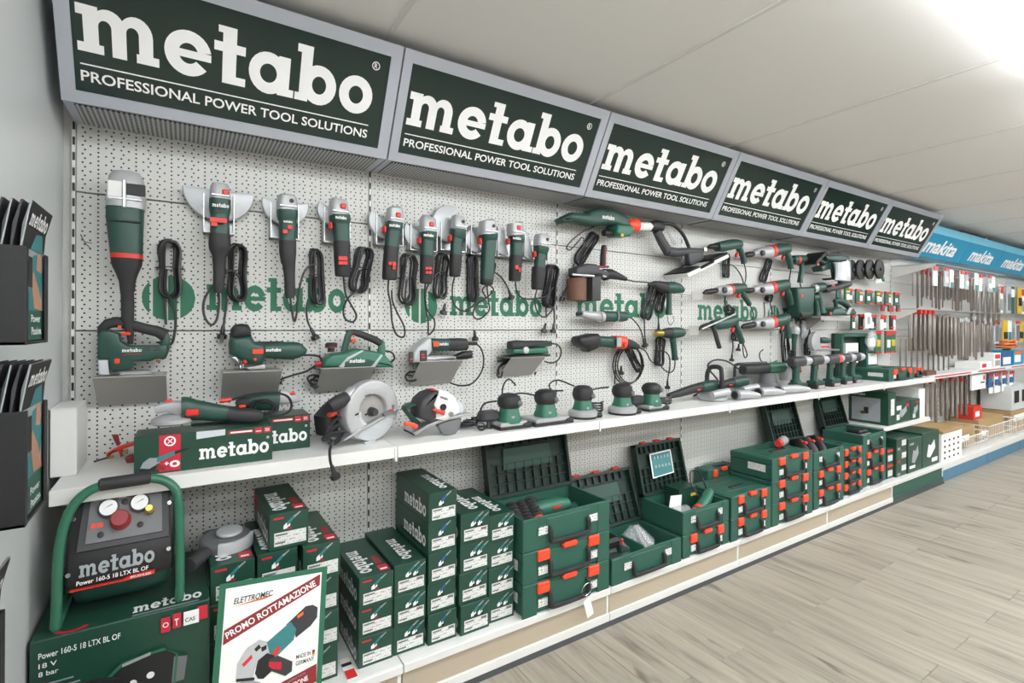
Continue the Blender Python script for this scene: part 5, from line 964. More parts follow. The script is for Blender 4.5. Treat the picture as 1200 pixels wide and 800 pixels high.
# palm sanders
def palm_sander(label, x, y, w, h, kind, box=False, tail=None):
    t = T('palm_sander', label, 'sander', (x, y, S0), 'palm sanders on the shelf'); z = S0
    if kind == 'square':
        MB().box((x, y, z + .006), (w, w * .72, .010), .003).put('pad', 'rubber', t)
        MB().box((x, y, z + .02), (w * .9, w * .62, .02), .005).put('base_plate', 'castalu', t)
        r = min(w * .31, .046)
    else:
        MB().lathe((x, y, z), (0, 0, 1), [(0, w * .46), (.008, w * .48), (.01, w * .44)], 24).put('pad', 'rubber', t)
        MB().lathe((x, y, z + .011), (0, 0, 1), [(0, w * .48), (.02, w * .49), (.028, w * .42), (.032, w * .3)], 24).put('skirt', 'castalu', t)
        r = min(w * .31, .046)
    zz = z + .03
    MB().sweep([(x, y, zz - .006), (x, y, zz + .012), (x, y, zz + .03), (x, y, zz + .06)], [r * 1.12, r * 1.1, r * .95, r * .84], n=18, sq=2.5, ref=(1, 0, 0)).put('motor_column', 'green_bright', t)
    MB().sweep([(x, y, zz + .055), (x, y, zz + .066), (x, y, zz + .085), (x, y, z + h - .012), (x, y, z + h)], [r * .84, r * 1.02, r * 1.12, r * .98, r * .6], n=18, sq=2.4, ref=(1, 0, 0)).put('top_grip', 'rubber', t)
    MB().lathe((x + r * .55, y - r * .95, zz + .078), (.5, -1, 0), [(0, r * .3), (.01, r * .24)], 12).put('end_disc', 'midgrey', t)
    badge(t, (x - r * .2, y - r * 1.02, zz + .022), .016, .01, 'print_grey', name='label')
    if box: MB().box((x - r * 1.9, y + .03, z + .055), (r * 1.9, .06, .045), .01).sweep([(x - r * 2, y + .02, z), (x - r * 2, y + .02, z + .04)], .01, 8).put('dust_box', 'darkgrey', t)
    MB().lathe((x + w * .4, y - w * .30, z + .013), (1, -.2, 0), [(-.02, .008), (0, .013), (.016, .013), (.02, .01)], 10).put('side_cap', 'rubber', t)
    if tail: cordpart(t, tail, None, [], seed=87)
    return t
palm_sander('square palm sander nearest the small circular saw, grey dust box at its left', 1.24, -.26, .155, .148, 'square', True, [[(1.20, -.22, 1.05), (1.15, -.2, 1.04), (1.13, -.19, 1.0), (1.10, -.2, .96), (1.12, -.21, .945), (1.17, -.2, .943)], [(1.10 + .018 * math.cos(k * .8), -.26 + .01 * math.sin(k * .8), .957 + .014 * math.sin(k * .8)) for k in range(9)]])
palm_sander('larger rectangular palm sander with a looped cord, second in the row', 1.445, -.25, .215, .152, 'square', False, [[(1.41, -.22, 1.06), (1.35, -.18, 1.07), (1.30, -.17, 1.05), (1.29, -.18, .98), (1.31, -.2, .945)], [(1.36, -.13, 1.1), (1.33, -.12, 1.13), (1.30, -.12, 1.11), (1.29, -.12, 1.05), (1.30, -.13, .945)]])
palm_sander('round palm sander, third in the row of five', 1.675, -.245, .145, .155, 'round', False, [[(1.66, -.2, 1.085), (1.62, -.12, 1.11), (1.58, -.1, 1.09), (1.59, -.11, 1.06), (1.63, -.15, 1.06)]])
palm_sander('round palm sander with cord hank on its left, fourth in the row of five', 1.92, -.265, .15, .152, 'round', False, [[Vector((1.80 + .05 * math.cos(k * .85), -.19 + .03 * math.sin(k * .85), S0 + .007 + .0018 * k)) for k in range(30)], [(1.87, -.22, 1.07), (1.80, -.16, 1.05), (1.78, -.16, .99), (1.8, -.17, .95)]])
palm_sander('square palm sander with dust box, last in the row before the long polishers', 2.14, -.26, .145, .143, 'square', True, [[Vector((2.29 + .055 * math.cos(k * .85), -.21 + .03 * math.sin(k * .85), S0 + .007 + .0016 * k)) for k in range(30)]])
# long polishers with hoop handles and silver hoods
def polisher(label, x, y, L_, hoop=True, hood='#'):
    t = T('hoop_polisher', label, 'polisher', (x, y, S0), 'long polishers on the shelf'); z = S0 + .075
    MB().sweep([(x - L_, y + .03, z - .03), (x - L_ * .8, y + .02, z - .02), (x - L_ * .5, y + .01, z), (x - L_ * .3, y, z + .006)], [.016, .022, .026, .030], n=12, sq=2.4).put('rear_grip', 'rubber', t)
    MB().sweep([(x - L_ * .32, y, z + .006), (x - L_ * .1, y, z + .012), (x + .02, y, z + .012), (x + .045, y, z + .008)], [.031, .034, .034, .026], n=14, sq=2.6).put('motor_housing', 'green', t)
    MB().lathe((x, y, z - .02), (0, 0, -1), [(0, .03), (.015, .034), (.02, .07), (.035, .085), (.05, .085), (.055, .075)], 24).put('hood', 'castalu', t)
    MB().lathe((x, y, S0), (0, 0, 1), [(0, .078), (.006, .08), (.012, .07)], 24).put('pad', 'rubber', t)
    MB().sweep([(x - .10, y - .07, z - .03), (x - .04, y - .08, z - .022), (x + .03, y - .085, z - .02)], [.02, .022, .024], n=12).put('suction_stub', 'castalu', t)
    if hoop: MB().wire([(x + .02, y - .05, z + .0), (x + .02, y - .05, z + .08), (x + .03, y - .03, z + .12), (x + .03, y + .03, z + .12), (x + .02, y + .05, z + .08), (x + .02, y + .05, z)], .014, 5, 10).put('hoop_handle', 'rubber', t)
    badge(t, (x - L_ * .45, y - .028, z - .0), .03, .008, 'latch', name='switch')
    cordpart(t, [[(x - L_, y + .03, z - .03), (x - L_ - .05, y + .05, S0 + .02), (x - L_ - .02, y + .08, S0 + .008), (x - L_ + .1, y + .09, S0 + .007)]], None, [], seed=89, r=.005)
    return t
polisher('long polisher with thick black hoop handle, first after the palm sanders', 2.74, -.20, .36)
polisher('long polisher behind two silver suction hoods, second of the polishers', 3.12, -.15, .36, False)
t = T('renovation_router', 'green and black machine with square bail handle behind the suction hoods', 'sander', (3.45, -.1, S0))
MB().body([((3.2, -.1, 1.09), .03), ((3.36, -.1, 1.09), .034), ((3.5, -.1, 1.09), .036)], 1, 2.6, 14).put('grip', 'rubber', t)
MB().body([((3.48, -.1, 1.09), .038), ((3.6, -.1, 1.09), .042), ((3.68, -.1, 1.09), .036)], 1, 2.6, 14).put('motor_housing', 'green_bright', t)
MB().body([((3.66, -.1, 1.10), .02), ((3.69, -.1, 1.09), .04), ((3.72, -.1, 1.06), .045), ((3.73, -.1, 1.0), .04)], 1, 2.4, 12).put('gear_head', 'castalu', t)
MB().wire([(3.19, -.05, .965), (3.19, -.05, 1.10), (3.20, -.06, 1.125), (3.23, -.09, 1.13), (3.48, -.10, 1.13)], .010, 4, 8).put('bail_handle', 'darkgrey', t)
MB().lathe((3.5, -.1, S0), (0, 0, 1), [(0, .09), (.03, .09), (.05, .06), (.12, .05)], 20).put('base', 'midgrey', t)
cordpart(t, [[(3.2, -.08, 1.09), (3.1, -.05, 1.15), (2.98, -.04, 1.16), (2.9, -.05, 1.12), (2.98, -.06, 1.04), (3.05, -.07, .95)]], None, [], seed=91, r=.006)
for lab, x, y, L_ in (('short silver suction hood at the shelf edge', 2.93, -.29, .20), ('silver suction hood with wide mouth, middle of the shelf edge', 3.2, -.285, .24), ('longest silver suction hood with black lined mouth, before the cordless drills', 3.46, -.29, .32)):
    s = T('suction_hood', lab, 'suction hood', (x, y, S0), 'silver suction hoods')
    MB().sweep([(x - L_ / 2, y, S0 + .033), (x - L_ * .2, y, S0 + .033), (x + L_ * .2, y, S0 + .028), (x + L_ / 2, y, S0 + .02)], [(.027, .027), (.027, .027), (.027, .034), (.019, .045)], n=16, sq=2.2).put('hood', 'castalu', s)
    MB().lathe((x - L_ / 2 - .002, y, S0 + .033), (1, 0, 0), [(0, .021), (.004, .021)], 16).put('mouth', 'black', s)
    MB().lathe((x - L_ / 2 - .001, y, S0 + .033), (1, 0, 0), [(0, .028), (.02, .0285)], 18, ).put('collar', 'midgrey', s)
# cordless drill drivers
def cordless(label, x, y, red):
    t = T('cordless_drill', label, 'drill', (x, y, S0), 'cordless drills in a row'); z = S0
    u = Vector((1, 0, 0))
    MB().sweep([(x + .085, y, z + .205), (x + .10, y, z + .205), (x + .135, y, z + .205), (x + .15, y, z + .205)], [.03, .034, .028, .012], n=14).put('chuck', 'castalu', t)
    MB().sweep([(x + .04, y, z + .205), (x + .088, y, z + .205)], [.034, .035], n=14).put('torque_ring', 'latch' if red else 'castalu', t)
    MB().sweep([(x - .10, y, z + .203), (x - .09, y, z + .203), (x - .02, y, z + .205), (x + .045, y, z + .205)], [.022, .034, .036, .035], n=14, sq=2.5).put('motor_housing', 'darkgrey', t)
    MB().sweep([(x - .02, y, z + .19), (x - .035, y, z + .12), (x - .04, y, z + .07), (x - .03, y, z + .055)], [(.03, .022), (.026, .02), (.027, .021), (.04, .028)], n=12, sq=2.5).put('handle', 'green', t)
    MB().box((x + .012, y, z + .155), (.016, .02, .032), .005).put('trigger', 'latch', t)
    MB().box((x - .01, y, z + .045), (.125, .075, .026), .006).put('battery_socket', 'green', t)
    MB().box((x - .005, y, z + .017), (.12, .074, .034), .006).put('battery', 'rubber', t)
    flat(g_rect(0, 0, 1, 1), (x - .045, y - .0375, z + .006), EX, EZ, .085, .02).put('battery_label', 'print_grey', t, smooth_=False)
    flat(g_rect(0, 0, 1, 1), (x - .055, y - .0372, z + .002), EX, EZ, .105, .003).put('battery_stripe', 'red', t, smooth_=False)
for lab, x, y, r in (('cordless drill nearest the suction hoods', 3.64, -.24, False), ('cordless drill second in the row of five', 3.90, -.23, False), ('cordless drill with orange torque ring, middle of the row', 4.15, -.22, True), ('cordless drill fourth in the row of five', 4.385, -.20, False), ('cordless drill last in the row, beside the open case', 4.56, -.19, False)): cordless(lab, x, y, r)
t = T('bench_stand', 'thin black stand post with red clip between the first cordless drills', 'stand', (3.79, -.12, S0))
MB().box((3.79, -.12, S0 + .004), (.12, .16, .008), .002).put('base', 'black', t); MB().box((3.79, -.12, S0 + .14), (.03, .03, .27), .003).put('post', 'black', t); MB().box((3.80, -.14, S0 + .12), (.09, .03, .02), .004).put('clip', 'darkred', t)
t = T('cordless_track_saw', 'small silver and green saw hung above the cordless drills', 'saw', (4.2558,-.1,1.1922))
MB().lathe((4.1288,-.12,1.2703), (0, 1, 0), [(0, .02), (.002, .075), (.03, .075), (.034, .06)], 22).put('guard', 'castalu', t)
MB().body([((4.1778,-.11,1.2791),.0238),((4.2555,-.11,1.2778),.0261),((4.3249,-.11,1.2716),.0182)], 1, 2.4, 12).put('motor', 'green', t)
MB().box((4.2549,-.11,1.2026), (.28, .1, .012), .003).put('sole_plate', 'silver', t); badge(t, (4.1604,-.165,1.2315), .12, .014, 'red', name='stripe'); hook(t, (4.1981,-.1,1.2736))

# ================================================================ things on the base deck (top at z = .178)
D0 = .178
def ribs(mb, x0, x1, v0, v1, nx, nv, o, V_, N_, t=.004, hgt=.014):
    """grid of ribs on the inside of a lid; o + x + v*V_ spans the lid, N_ points out of it"""
    def bar(a, b, c, d):
        p = [o + EX * a + V_ * c, o + EX * b + V_ * c, o + EX * b + V_ * d, o + EX * a + V_ * d]; q = [k + N_ * hgt for k in p]
        mb.add(p + q, [(3, 2, 1, 0), (4, 5, 6, 7), (0, 1, 5, 4), (1, 2, 6, 5), (2, 3, 7, 6), (3, 0, 4, 7)])
    for i in range(nx + 1): x = x0 + (x1 - x0) * i / nx; bar(x - t / 2, x + t / 2, v0, v1)
    for i in range(nv + 1): v = v0 + (v1 - v0) * i / nv; bar(x0, x1, v - t / 2, v + t / 2)
    return mb
def case(label, x0, x1, yf, z, h, d=.29, latch=True, opened=None, top=True, side=True, stick=True, group='tool cases on the base shelf', lidlen=None, lidang=78):
    w = x1 - x0 - .006; cx_ = (x0 + x1) / 2; cy_ = yf + d / 2; xa, xb = cx_ - w / 2, cx_ + w / 2
    t = T('tool_case', label, 'tool case', (cx_, cy_, z), group)
    k = w / .396
    if opened is None:
        MB().box((cx_, cy_, z + h * .36), (w - .012, d - .012, h * .70), .006).put('tub', 'green_case', t)
        lid = MB().box((cx_, cy_, z + h * .84), (w - .008, d - .008, h * .30), .006).put('lid', 'green_case', t)
        if top:
            MB().box((cx_, cy_ + .01, z + h - .004), (w * .66, d * .62, .008), .004).put('lid_ridge', 'green_case', lid)
            for q in (-1, 1): MB().box((cx_ + q * w * .41, cy_, z + h - .003), (w * .07, d * .8, .006), .002).put('lid_runner', 'green_case', lid)
            MB().box((cx_ + .02, cy_ - d * .12, z + h + .001), (w * .36, .03, .008), .004).put('top_handle', 'black', lid)
            word(lid, (cx_ - w * .2, cy_ + .03, z + h), EX, EY, w * .4, .028, 'green_bright')
    else:
        f = .012
        mb = MB().box((cx_, yf + .008, z + h / 2), (w - .012, f, h), .002).box((cx_, yf + d - .006, z + h / 2), (w - .012, f, h), .002).box((xa + .008, cy_, z + h / 2), (f, d - .012, h), .002).box((xb - .008, cy_, z + h / 2), (f, d - .012, h), .002).box((cx_, cy_, z + .008), (w - .012, d - .012, .012))
        mb.put('tub', 'green_case', t)
        ll = lidlen or d * .98; a = math.radians(lidang); V_ = Vector((0, math.cos(a), math.sin(a))); N_ = Vector((0, -math.sin(a), math.cos(a)))
        o = Vector((0, yf + d + .004, z + h))
        p = [o + EX * xa, o + EX * xb, o + EX * xb + V_ * ll, o + EX * xa + V_ * ll]; q = [r - N_ * .03 for r in p]
        def slab(pts, m, name, th, par): 
            return MB().add(pts + [r - N_ * th for r in pts], [(0, 1, 2, 3), (7, 6, 5, 4), (1, 0, 4, 5), (2, 1, 5, 6), (3, 2, 6, 7), (0, 3, 7, 4)]).put(name, m, par, smooth_=False)
        lid = slab(p, 'lid_inner', 'lid', .012, t)
        fr = MB()
        for a0, b0, c0, e0 in ((0, .014, 0, ll), (w - .014, w, 0, ll), (0, w, 0, .014), (0, w, ll - .014, ll)):
            pp = [o + EX * (xa + a0) + V_ * c0, o + EX * (xa + b0) + V_ * c0, o + EX * (xa + b0) + V_ * e0, o + EX * (xa + a0) + V_ * e0]
            fr.add(pp + [r + N_ * .03 for r in pp], [(3, 2, 1, 0), (4, 5, 6, 7), (0, 1, 5, 4), (1, 2, 6, 5), (2, 3, 7, 6), (3, 0, 4, 7)])
        fr.put('lid_rim', 'lid_inner', lid, smooth_=False)
        ribs(MB(), xa + .014, xb - .014, .014, ll * .52, 9, 3, o, V_, N_).put('lid_ribs', 'lid_inner', lid, smooth_=False)['kind'] = 'stuff'
        ribs(MB(), xa + .014, xb - .014, ll * .8, ll - .014, 9, 1, o, V_, N_).put('lid_ribs', 'lid_inner', lid, smooth_=False)['kind'] = 'stuff'
        if opened == 'sheet':
            pp = [o + EX * (xa + w * .25) + V_ * ll * .3 + N_ * .03, o + EX * (xa + w * .72) + V_ * ll * .33 + N_ * .03, o + EX * (xa + w * .76) + V_ * ll * .80 + N_ * .02, o + EX * (xa + w * .29) + V_ * ll * .78 + N_ * .02]
            slab(pp, 'paper', 'leaflet', .002, lid)
            c_ = sum(pp, Vector()) / 4; slab([c_ + (r - c_) * .9 + N_ * .002 for r in pp], 'print_teal', 'leaflet_picture', .001, lid)
            for q_ in range(5):
                for r_ in range(2):
                    c2 = c_ + EX * ((q_ - 2) * .028) + V_ * ((r_ - .2) * .05) + N_ * .0035; slab([c2 - EX * .008 - V_ * .008, c2 + EX * .008 - V_ * .008, c2 + EX * .006 + V_ * .008, c2 - EX * .006 + V_ * .008], 'print_grey', 'leaflet_drawing', .0005, lid)
        else:
            pp = [o + EX * (xa + w * .2) + V_ * ll * .42 + N_ * .012, o + EX * (xa + w * .8) + V_ * ll * .42 + N_ * .012, o + EX * (xa + w * .78) + V_ * ll * .76 + N_ * .012, o + EX * (xa + w * .22) + V_ * ll * .76 + N_ * .012]
            slab(pp, 'green', 'lid_plate', .01, lid)
        for q_ in (.2, .5, .8):
            c2 = o + EX * (xa + w * q_) + V_ * (ll + .002) + N_ * .015; MB().box(c2, (w * .11, .03, .016), .004).put('lid_latch', 'red', lid)
    # corner posts, latches, handle, stickers
    for q in (xa + .03 * k, xb - .03 * k): MB().box((q, yf + .004, z + h / 2), (.06 * k, .012, h - .002), .003).put('corner_post', 'green_case', t)
    MB().box((cx_, yf + .003, z + h * .5), (.20 * k, .008, h * .8), .003).put('front_boss', 'green_case', t)
    hz = z + h * (.16 if opened is None else .2)
    MB().wire([(cx_ - .085 * k, yf, z + h * .62), (cx_ - .087 * k, yf - .012, z + h * .55), (cx_ - .085 * k, yf - .014, hz + .008), (cx_ - .075 * k, yf - .015, hz), (cx_, yf - .015, hz - .002), (cx_ + .075 * k, yf - .015, hz), (cx_ + .085 * k, yf - .014, hz + .008), (cx_ + .087 * k, yf - .012, z + h * .55), (cx_ + .085 * k, yf, z + h * .62)], .0098, 4, 8).put('handle', 'rubber', t)
    if latch and opened is None:
        for q in (-1, 1): 
            l = MB().box((cx_ + q * .115 * k, yf - .006, z + h - .024), (.052 * k, .014, .046), .004).put('latch', 'latch', t)
            MB().box((cx_ + q * .115 * k, yf - .0135, z + h - .024), (.044 * k, .002, .006), .0006).put('latch_rib', 'latch', l)
        MB().prism([(cx_ - .028 * k, z + h - .018), (cx_ - .034 * k, z + h - .004), (cx_ - .026 * k, z + h + .006), (cx_ + .026 * k, z + h + .006), (cx_ + .034 * k, z + h - .004), (cx_ + .028 * k, z + h - .018)], yf - .016, yf + .004, .004).put('centre_latch', 'latch', t)
    if stick:
        for q in (-1, 1):
            flat(g_rect(0, 0, 1, 1), (cx_ + q * .115 * k - .02 * k, yf - .0025, z + h * .22 + (.03 if opened else 0)), EX, EZ, .04 * k, .034).put('sticker', 'sticker_dense', t, smooth_=False)
            MB().box((cx_ + q * .115 * k, yf + .001, z + h * .22 + .017 + (.03 if opened else 0)), (.046 * k, .006, .04), .001).put('sticker_boss', 'green_case', t)
    if side: flat(g_rect(0, 0, 1, 1), (xa + .0055, yf + d * .55, z + h * .35), -EY, EZ, d * .4, h * .32, .0015).put('side_sticker', 'sticker', t, smooth_=False)
    return t
s1 = [case('bottom tool case of the stack with the paper tag', 1.205, 1.69, -.42, D0, .135, top=False), case('middle tool case of the stack with the paper tag', 1.205, 1.69, -.42, D0 + .135, .135, top=False)]
case('open tool case with drill and hoses, on top of the stack with the paper tag', 1.205, 1.69, -.42, D0 + .27, .135, opened='grey')
case('low open tool case with empty trays standing directly on the deck', 1.70, 2.19, -.42, D0, .125, opened='green', lidang=70)
case('closed tool case under the open one with the printed sheet in its lid', 2.205, 2.60, -.412, D0, .12, top=False)
case('open tool case with a printed sheet in its lid and a green grinder inside', 2.205, 2.60, -.412, D0 + .12, .12, opened='sheet', lidang=76)
case('bottom case of the two case stack right of the printed sheet', 2.605, 3.0, -.42, D0, .126, top=False)
case('top case of the two case stack right of the printed sheet', 2.605, 3.0, -.42, D0 + .126, .126)
case('small dark case at the back behind the two case stack', 2.80, 3.12, -.125, D0, .30, d=.11, latch=True, stick=False)
for i, n in enumerate(('bottom', 'middle', 'top')): case(n + ' case of the wide closed three case stack', 3.005, 3.475, -.42, D0 + i * .136, .136, top=i == 2)
case('bottom case of the stack holding black and red tools', 3.515, 3.92, -.405, D0, .125, top=False); case('middle case of the stack holding black and red tools', 3.515, 3.92, -.405, D0 + .125, .125, top=False)
case('open topmost case filled with black and red tools', 3.515, 3.92, -.405, D0 + .25, .125, opened='grey', lidang=74)
for i in range(4): case('slim case, %s from the bottom of the slim four case stack' % ORD[i], 3.935, 4.28, -.375, D0 + i * .083, .083, top=i == 3, stick=False)
case('bottom case of the stack with the tall dark open lid', 4.31, 4.70, -.36, D0, .13, top=False); case('middle case of the stack with the tall dark open lid', 4.31, 4.70, -.36, D0 + .13, .13, top=False)
case('topmost case with tall dark open lid next to the end shelf', 4.31, 4.70, -.36, D0 + .26, .13, opened='grey', lidang=74)
# contents of the open cases
z = D0 + .27 + .02
t = T('case_drill', 'green drill body lying in the topmost case with the paper tag', 'drill', (1.5, -.28, z), None)
MB().sweep([(1.36, -.27, z + .075), (1.42, -.27, z + .085), (1.5, -.27, z + .085), (1.56, -.27, z + .08)], [.03, .036, .036, .026], n=14).put('motor_housing', 'green_bright', t); MB().sweep([(1.5, -.27, z + .07), (1.57, -.25, z + .05), (1.63, -.24, z + .04)], [.025, .022, .024], n=12).put('handle', 'green', t)
badge(t, (1.47, -.309, z + .09), .05, .012, 'red'); MB().box((1.44, -.28, z + .02), (.12, .1, .04), .006).put('rest', 'darkgrey', t)
for i, (x, r) in enumerate(((1.25, .036), (1.30, .036), (1.35, .04))):
    s = T('corrugated_hose_piece', 'black ribbed attachment in the tagged open case, %s from its left wall' % ORD[i], 'attachment', (x, -.29, z), 'ribbed attachments')
    MB().lathe((x, -.33, z + .02 + r), (.3, 1, .25), [(q * .012, r * (1 if q % 2 else .86)) for q in range(12)], 16).put('hose', 'black', s)
    MB().box((x + .02, -.28, z + .015), (.04, .08, .03), .004).put('foot', 'black', s)
    if i == 2: MB().lathe((x, -.34, z + .02 + r), (.3, 1, .25), [(0, r * .7), (.012, r * .75)], 14).put('red_cap', 'latch', s)
z = D0 + .02
def case_bits(lst):
    for nm, lab, cat, parts in lst:
        loc = parts[0][2]; t = T(nm, lab, cat, (loc[0], loc[1], min(p[2][2] - p[3][2] / 2 for p in parts)))
        for pn, m, c, d in parts: MB().box(c, d, min(d) * .3).put(pn, m, t)
case_bits([
 ('battery_pack', 'black battery with red corners in the low open case', 'battery', [('body', 'black', (1.86, -.22, z + .085), (.12, .09, .05)), ('base', 'darkgrey', (1.86, -.22, z + .03), (.10, .08, .06)), ('red_corner', 'red', (1.925, -.262, z + .085), (.016, .01, .03))]),
 ('charger_tray', 'green divider tray filling the left half of the low open case', 'tray', [('tray', 'inner_case', (1.84, -.34, z + .022), (.24, .12, .044)), ('divider', 'inner_case', (1.96, -.30, z + .05), (.012, .16, .10))]),
 ('grey_cutter', 'dark grey tool lying in the front left of the low open case', 'tool', [('body', 'darkgrey', (1.79, -.355, z + .06), (.11, .06, .03)), ('tip', 'midgrey', (1.86, -.36, z + .062), (.05, .03, .018))]),
])
t = T('bagged_tool', 'crumpled clear plastic bag with black parts in the low open case', 'bag', (2.04, -.24, z))
mb = MB(); rn = random.Random(4)
for k in range(9): 
    a = k * .7; mb.sweep([(2.04 + .06 * math.cos(a), -.25 + .05 * math.sin(a), z + .0), (2.04 + .07 * math.cos(a + .3), -.25 + .055 * math.sin(a + .2), z + .05), (2.03 + .02 * math.cos(a), -.24 + .02 * math.sin(a), z + .13 + rn.uniform(-.02, .02))], [.03, .036, .008], n=7)
mb.put('bag', 'clear_bag', t)['kind'] = 'stuff'; MB().box((2.04, -.25, z + .04), (.08, .06, .07), .02).put('black_part', 'black', t); MB().box((2.07, -.29, z + .03), (.02, .02, .02), .004).put('pink_clip', 'print_red', t)
z = D0 + .12 + .02
t = T('case_grinder', 'small green grinder with orange ring in the case with the printed sheet', 'angle grinder', (2.47, -.30, z))
MB().sweep([(2.38, -.36, z + .05), (2.42, -.35, z + .06), (2.5, -.33, z + .085), (2.58, -.30, z + .115)], [.028, .03, .032, .026], n=14).put('motor_housing', 'green_bright', t); MB().sweep([(2.34, -.37, z + .045), (2.385, -.362, z + .052)], [.026, .03], n=14).put('gear_head', 'castalu', t); MB().sweep([(2.40, -.356, z + .056), (2.425, -.35, z + .062)], [.033, .033], n=14).put('ring', 'latch', t)
cordpart(t, [[(2.57, -.29, z + .12), (2.6, -.24, z + .17), (2.57, -.22, z + .22), (2.50, -.23, z + .22), (2.48, -.26, z + .15), (2.53, -.31, z + .06)]], None, [], seed=93, r=.005); MB().box((2.44, -.34, z + .012), (.14, .08, .024), .004).put('rest', 'darkgrey', t)
t = T('green_carton', 'small green cardboard box standing in the open case with the printed sheet', 'box', (2.47, -.19, z)); MB().box((2.47, -.19, z + .07), (.16, .10, .14), .002).put('carton', 'green_card', t); MB().box((2.47, -.19, z + .141), (.165, .105, .004)).put('carton_lid', 'green_card', t); flat(g_rect(0, 0, 1, 1), (2.49, -.2405, z + .09), EX, EZ, .05, .018).put('print', 'print_yellow', t, smooth_=False)
t = T('white_leaflet', 'crumpled white paper and clear foil in the open case with the printed sheet', 'paper', (2.30, -.27, z)); MB().prism([(2.27, z), (2.38, z), (2.39, z + .12), (2.30, z + .13)], -.26, -.255, .001).put('sheet', 'paper', t); MB().sweep([(2.24, -.30, z + .01), (2.28, -.31, z + .05), (2.34, -.33, z + .06), (2.38, -.35, z + .02)], [.02, .04, .036, .02], n=8).put('foil', 'clear_bag', t)
z = D0 + .25 + .02
for i, (x, m) in enumerate(((3.58, 'black'), (3.68, 'darkgrey'), (3.79, 'black'))):
    s = T('packed_tool', 'dark tool with red switch in the full topmost case, %s from the left' % ORD[i], 'tool', (x, -.28, z), 'tools in the full case')
    MB().sweep([(x - .03, -.36, z + .03), (x - .01, -.32, z + .09), (x + .03, -.26, z + .135), (x + .06, -.2, z + .12)], [.03, .034, .034, .026], n=12).put('body', m, s); MB().box((x + .02, -.3, z + .145), (.024, .04, .02), .005).put('switch', 'red', s); MB().box((x, -.28, z + .02), (.06, .1, .04), .005).put('foot', m, s)
t = T('silver_driver', 'silver and red driver lying over the rim of the wide closed stack', 'tool', (3.40, -.25, D0 + .408)); MB().sweep([(3.34, -.28, D0 + .442), (3.44, -.25, D0 + .442), (3.47, -.24, D0 + .44)], [.026, .03, .02], n=12).put('body', 'castalu', t); MB().sweep([(3.30, -.29, D0 + .44), (3.35, -.275, D0 + .442)], [.022, .026], n=12).put('nose', 'red', t); MB().box((3.40, -.26, D0 + .425), (.05, .05, .034), .004).put('foot', 'darkgrey', t)
z = D0 + .26 + .02
t = T('case_charger', 'grey and black charger lying in the case with the tall dark lid', 'charger', (4.48, -.25, z)); MB().box((4.48, -.25, z + .05), (.2, .16, .1), .02).put('body', 'midgrey', t); MB().box((4.48, -.25, z + .11), (.14, .1, .03), .01).put('slot', 'black', t)
# paper tag on a wire ring
t = T('price_tag', 'cream paper tag on a wire ring hanging from the lowest case handle', 'price tag', (1.56, -.45, .12))
MB().sweep([Vector((1.555 + .028 * math.cos(a), -.452 - .006 * math.sin(a), .232 + .03 * math.sin(a))) for a in [k * math.pi / 8 for k in range(16)]], .0016, 6, closed=True).put('wire_ring', 'steel', t)
MB().box((1.562, -.456, .152), (.038, .0015, .082), .0004, Matrix.Rotation(-.3, 3, 'Y')).put('tag', 'paper', t)
MB().sweep([(1.55, -.454, .215), (1.556, -.4565, .19)], .001, 5).put('string', 'paper', t)

t.location.x -= .03
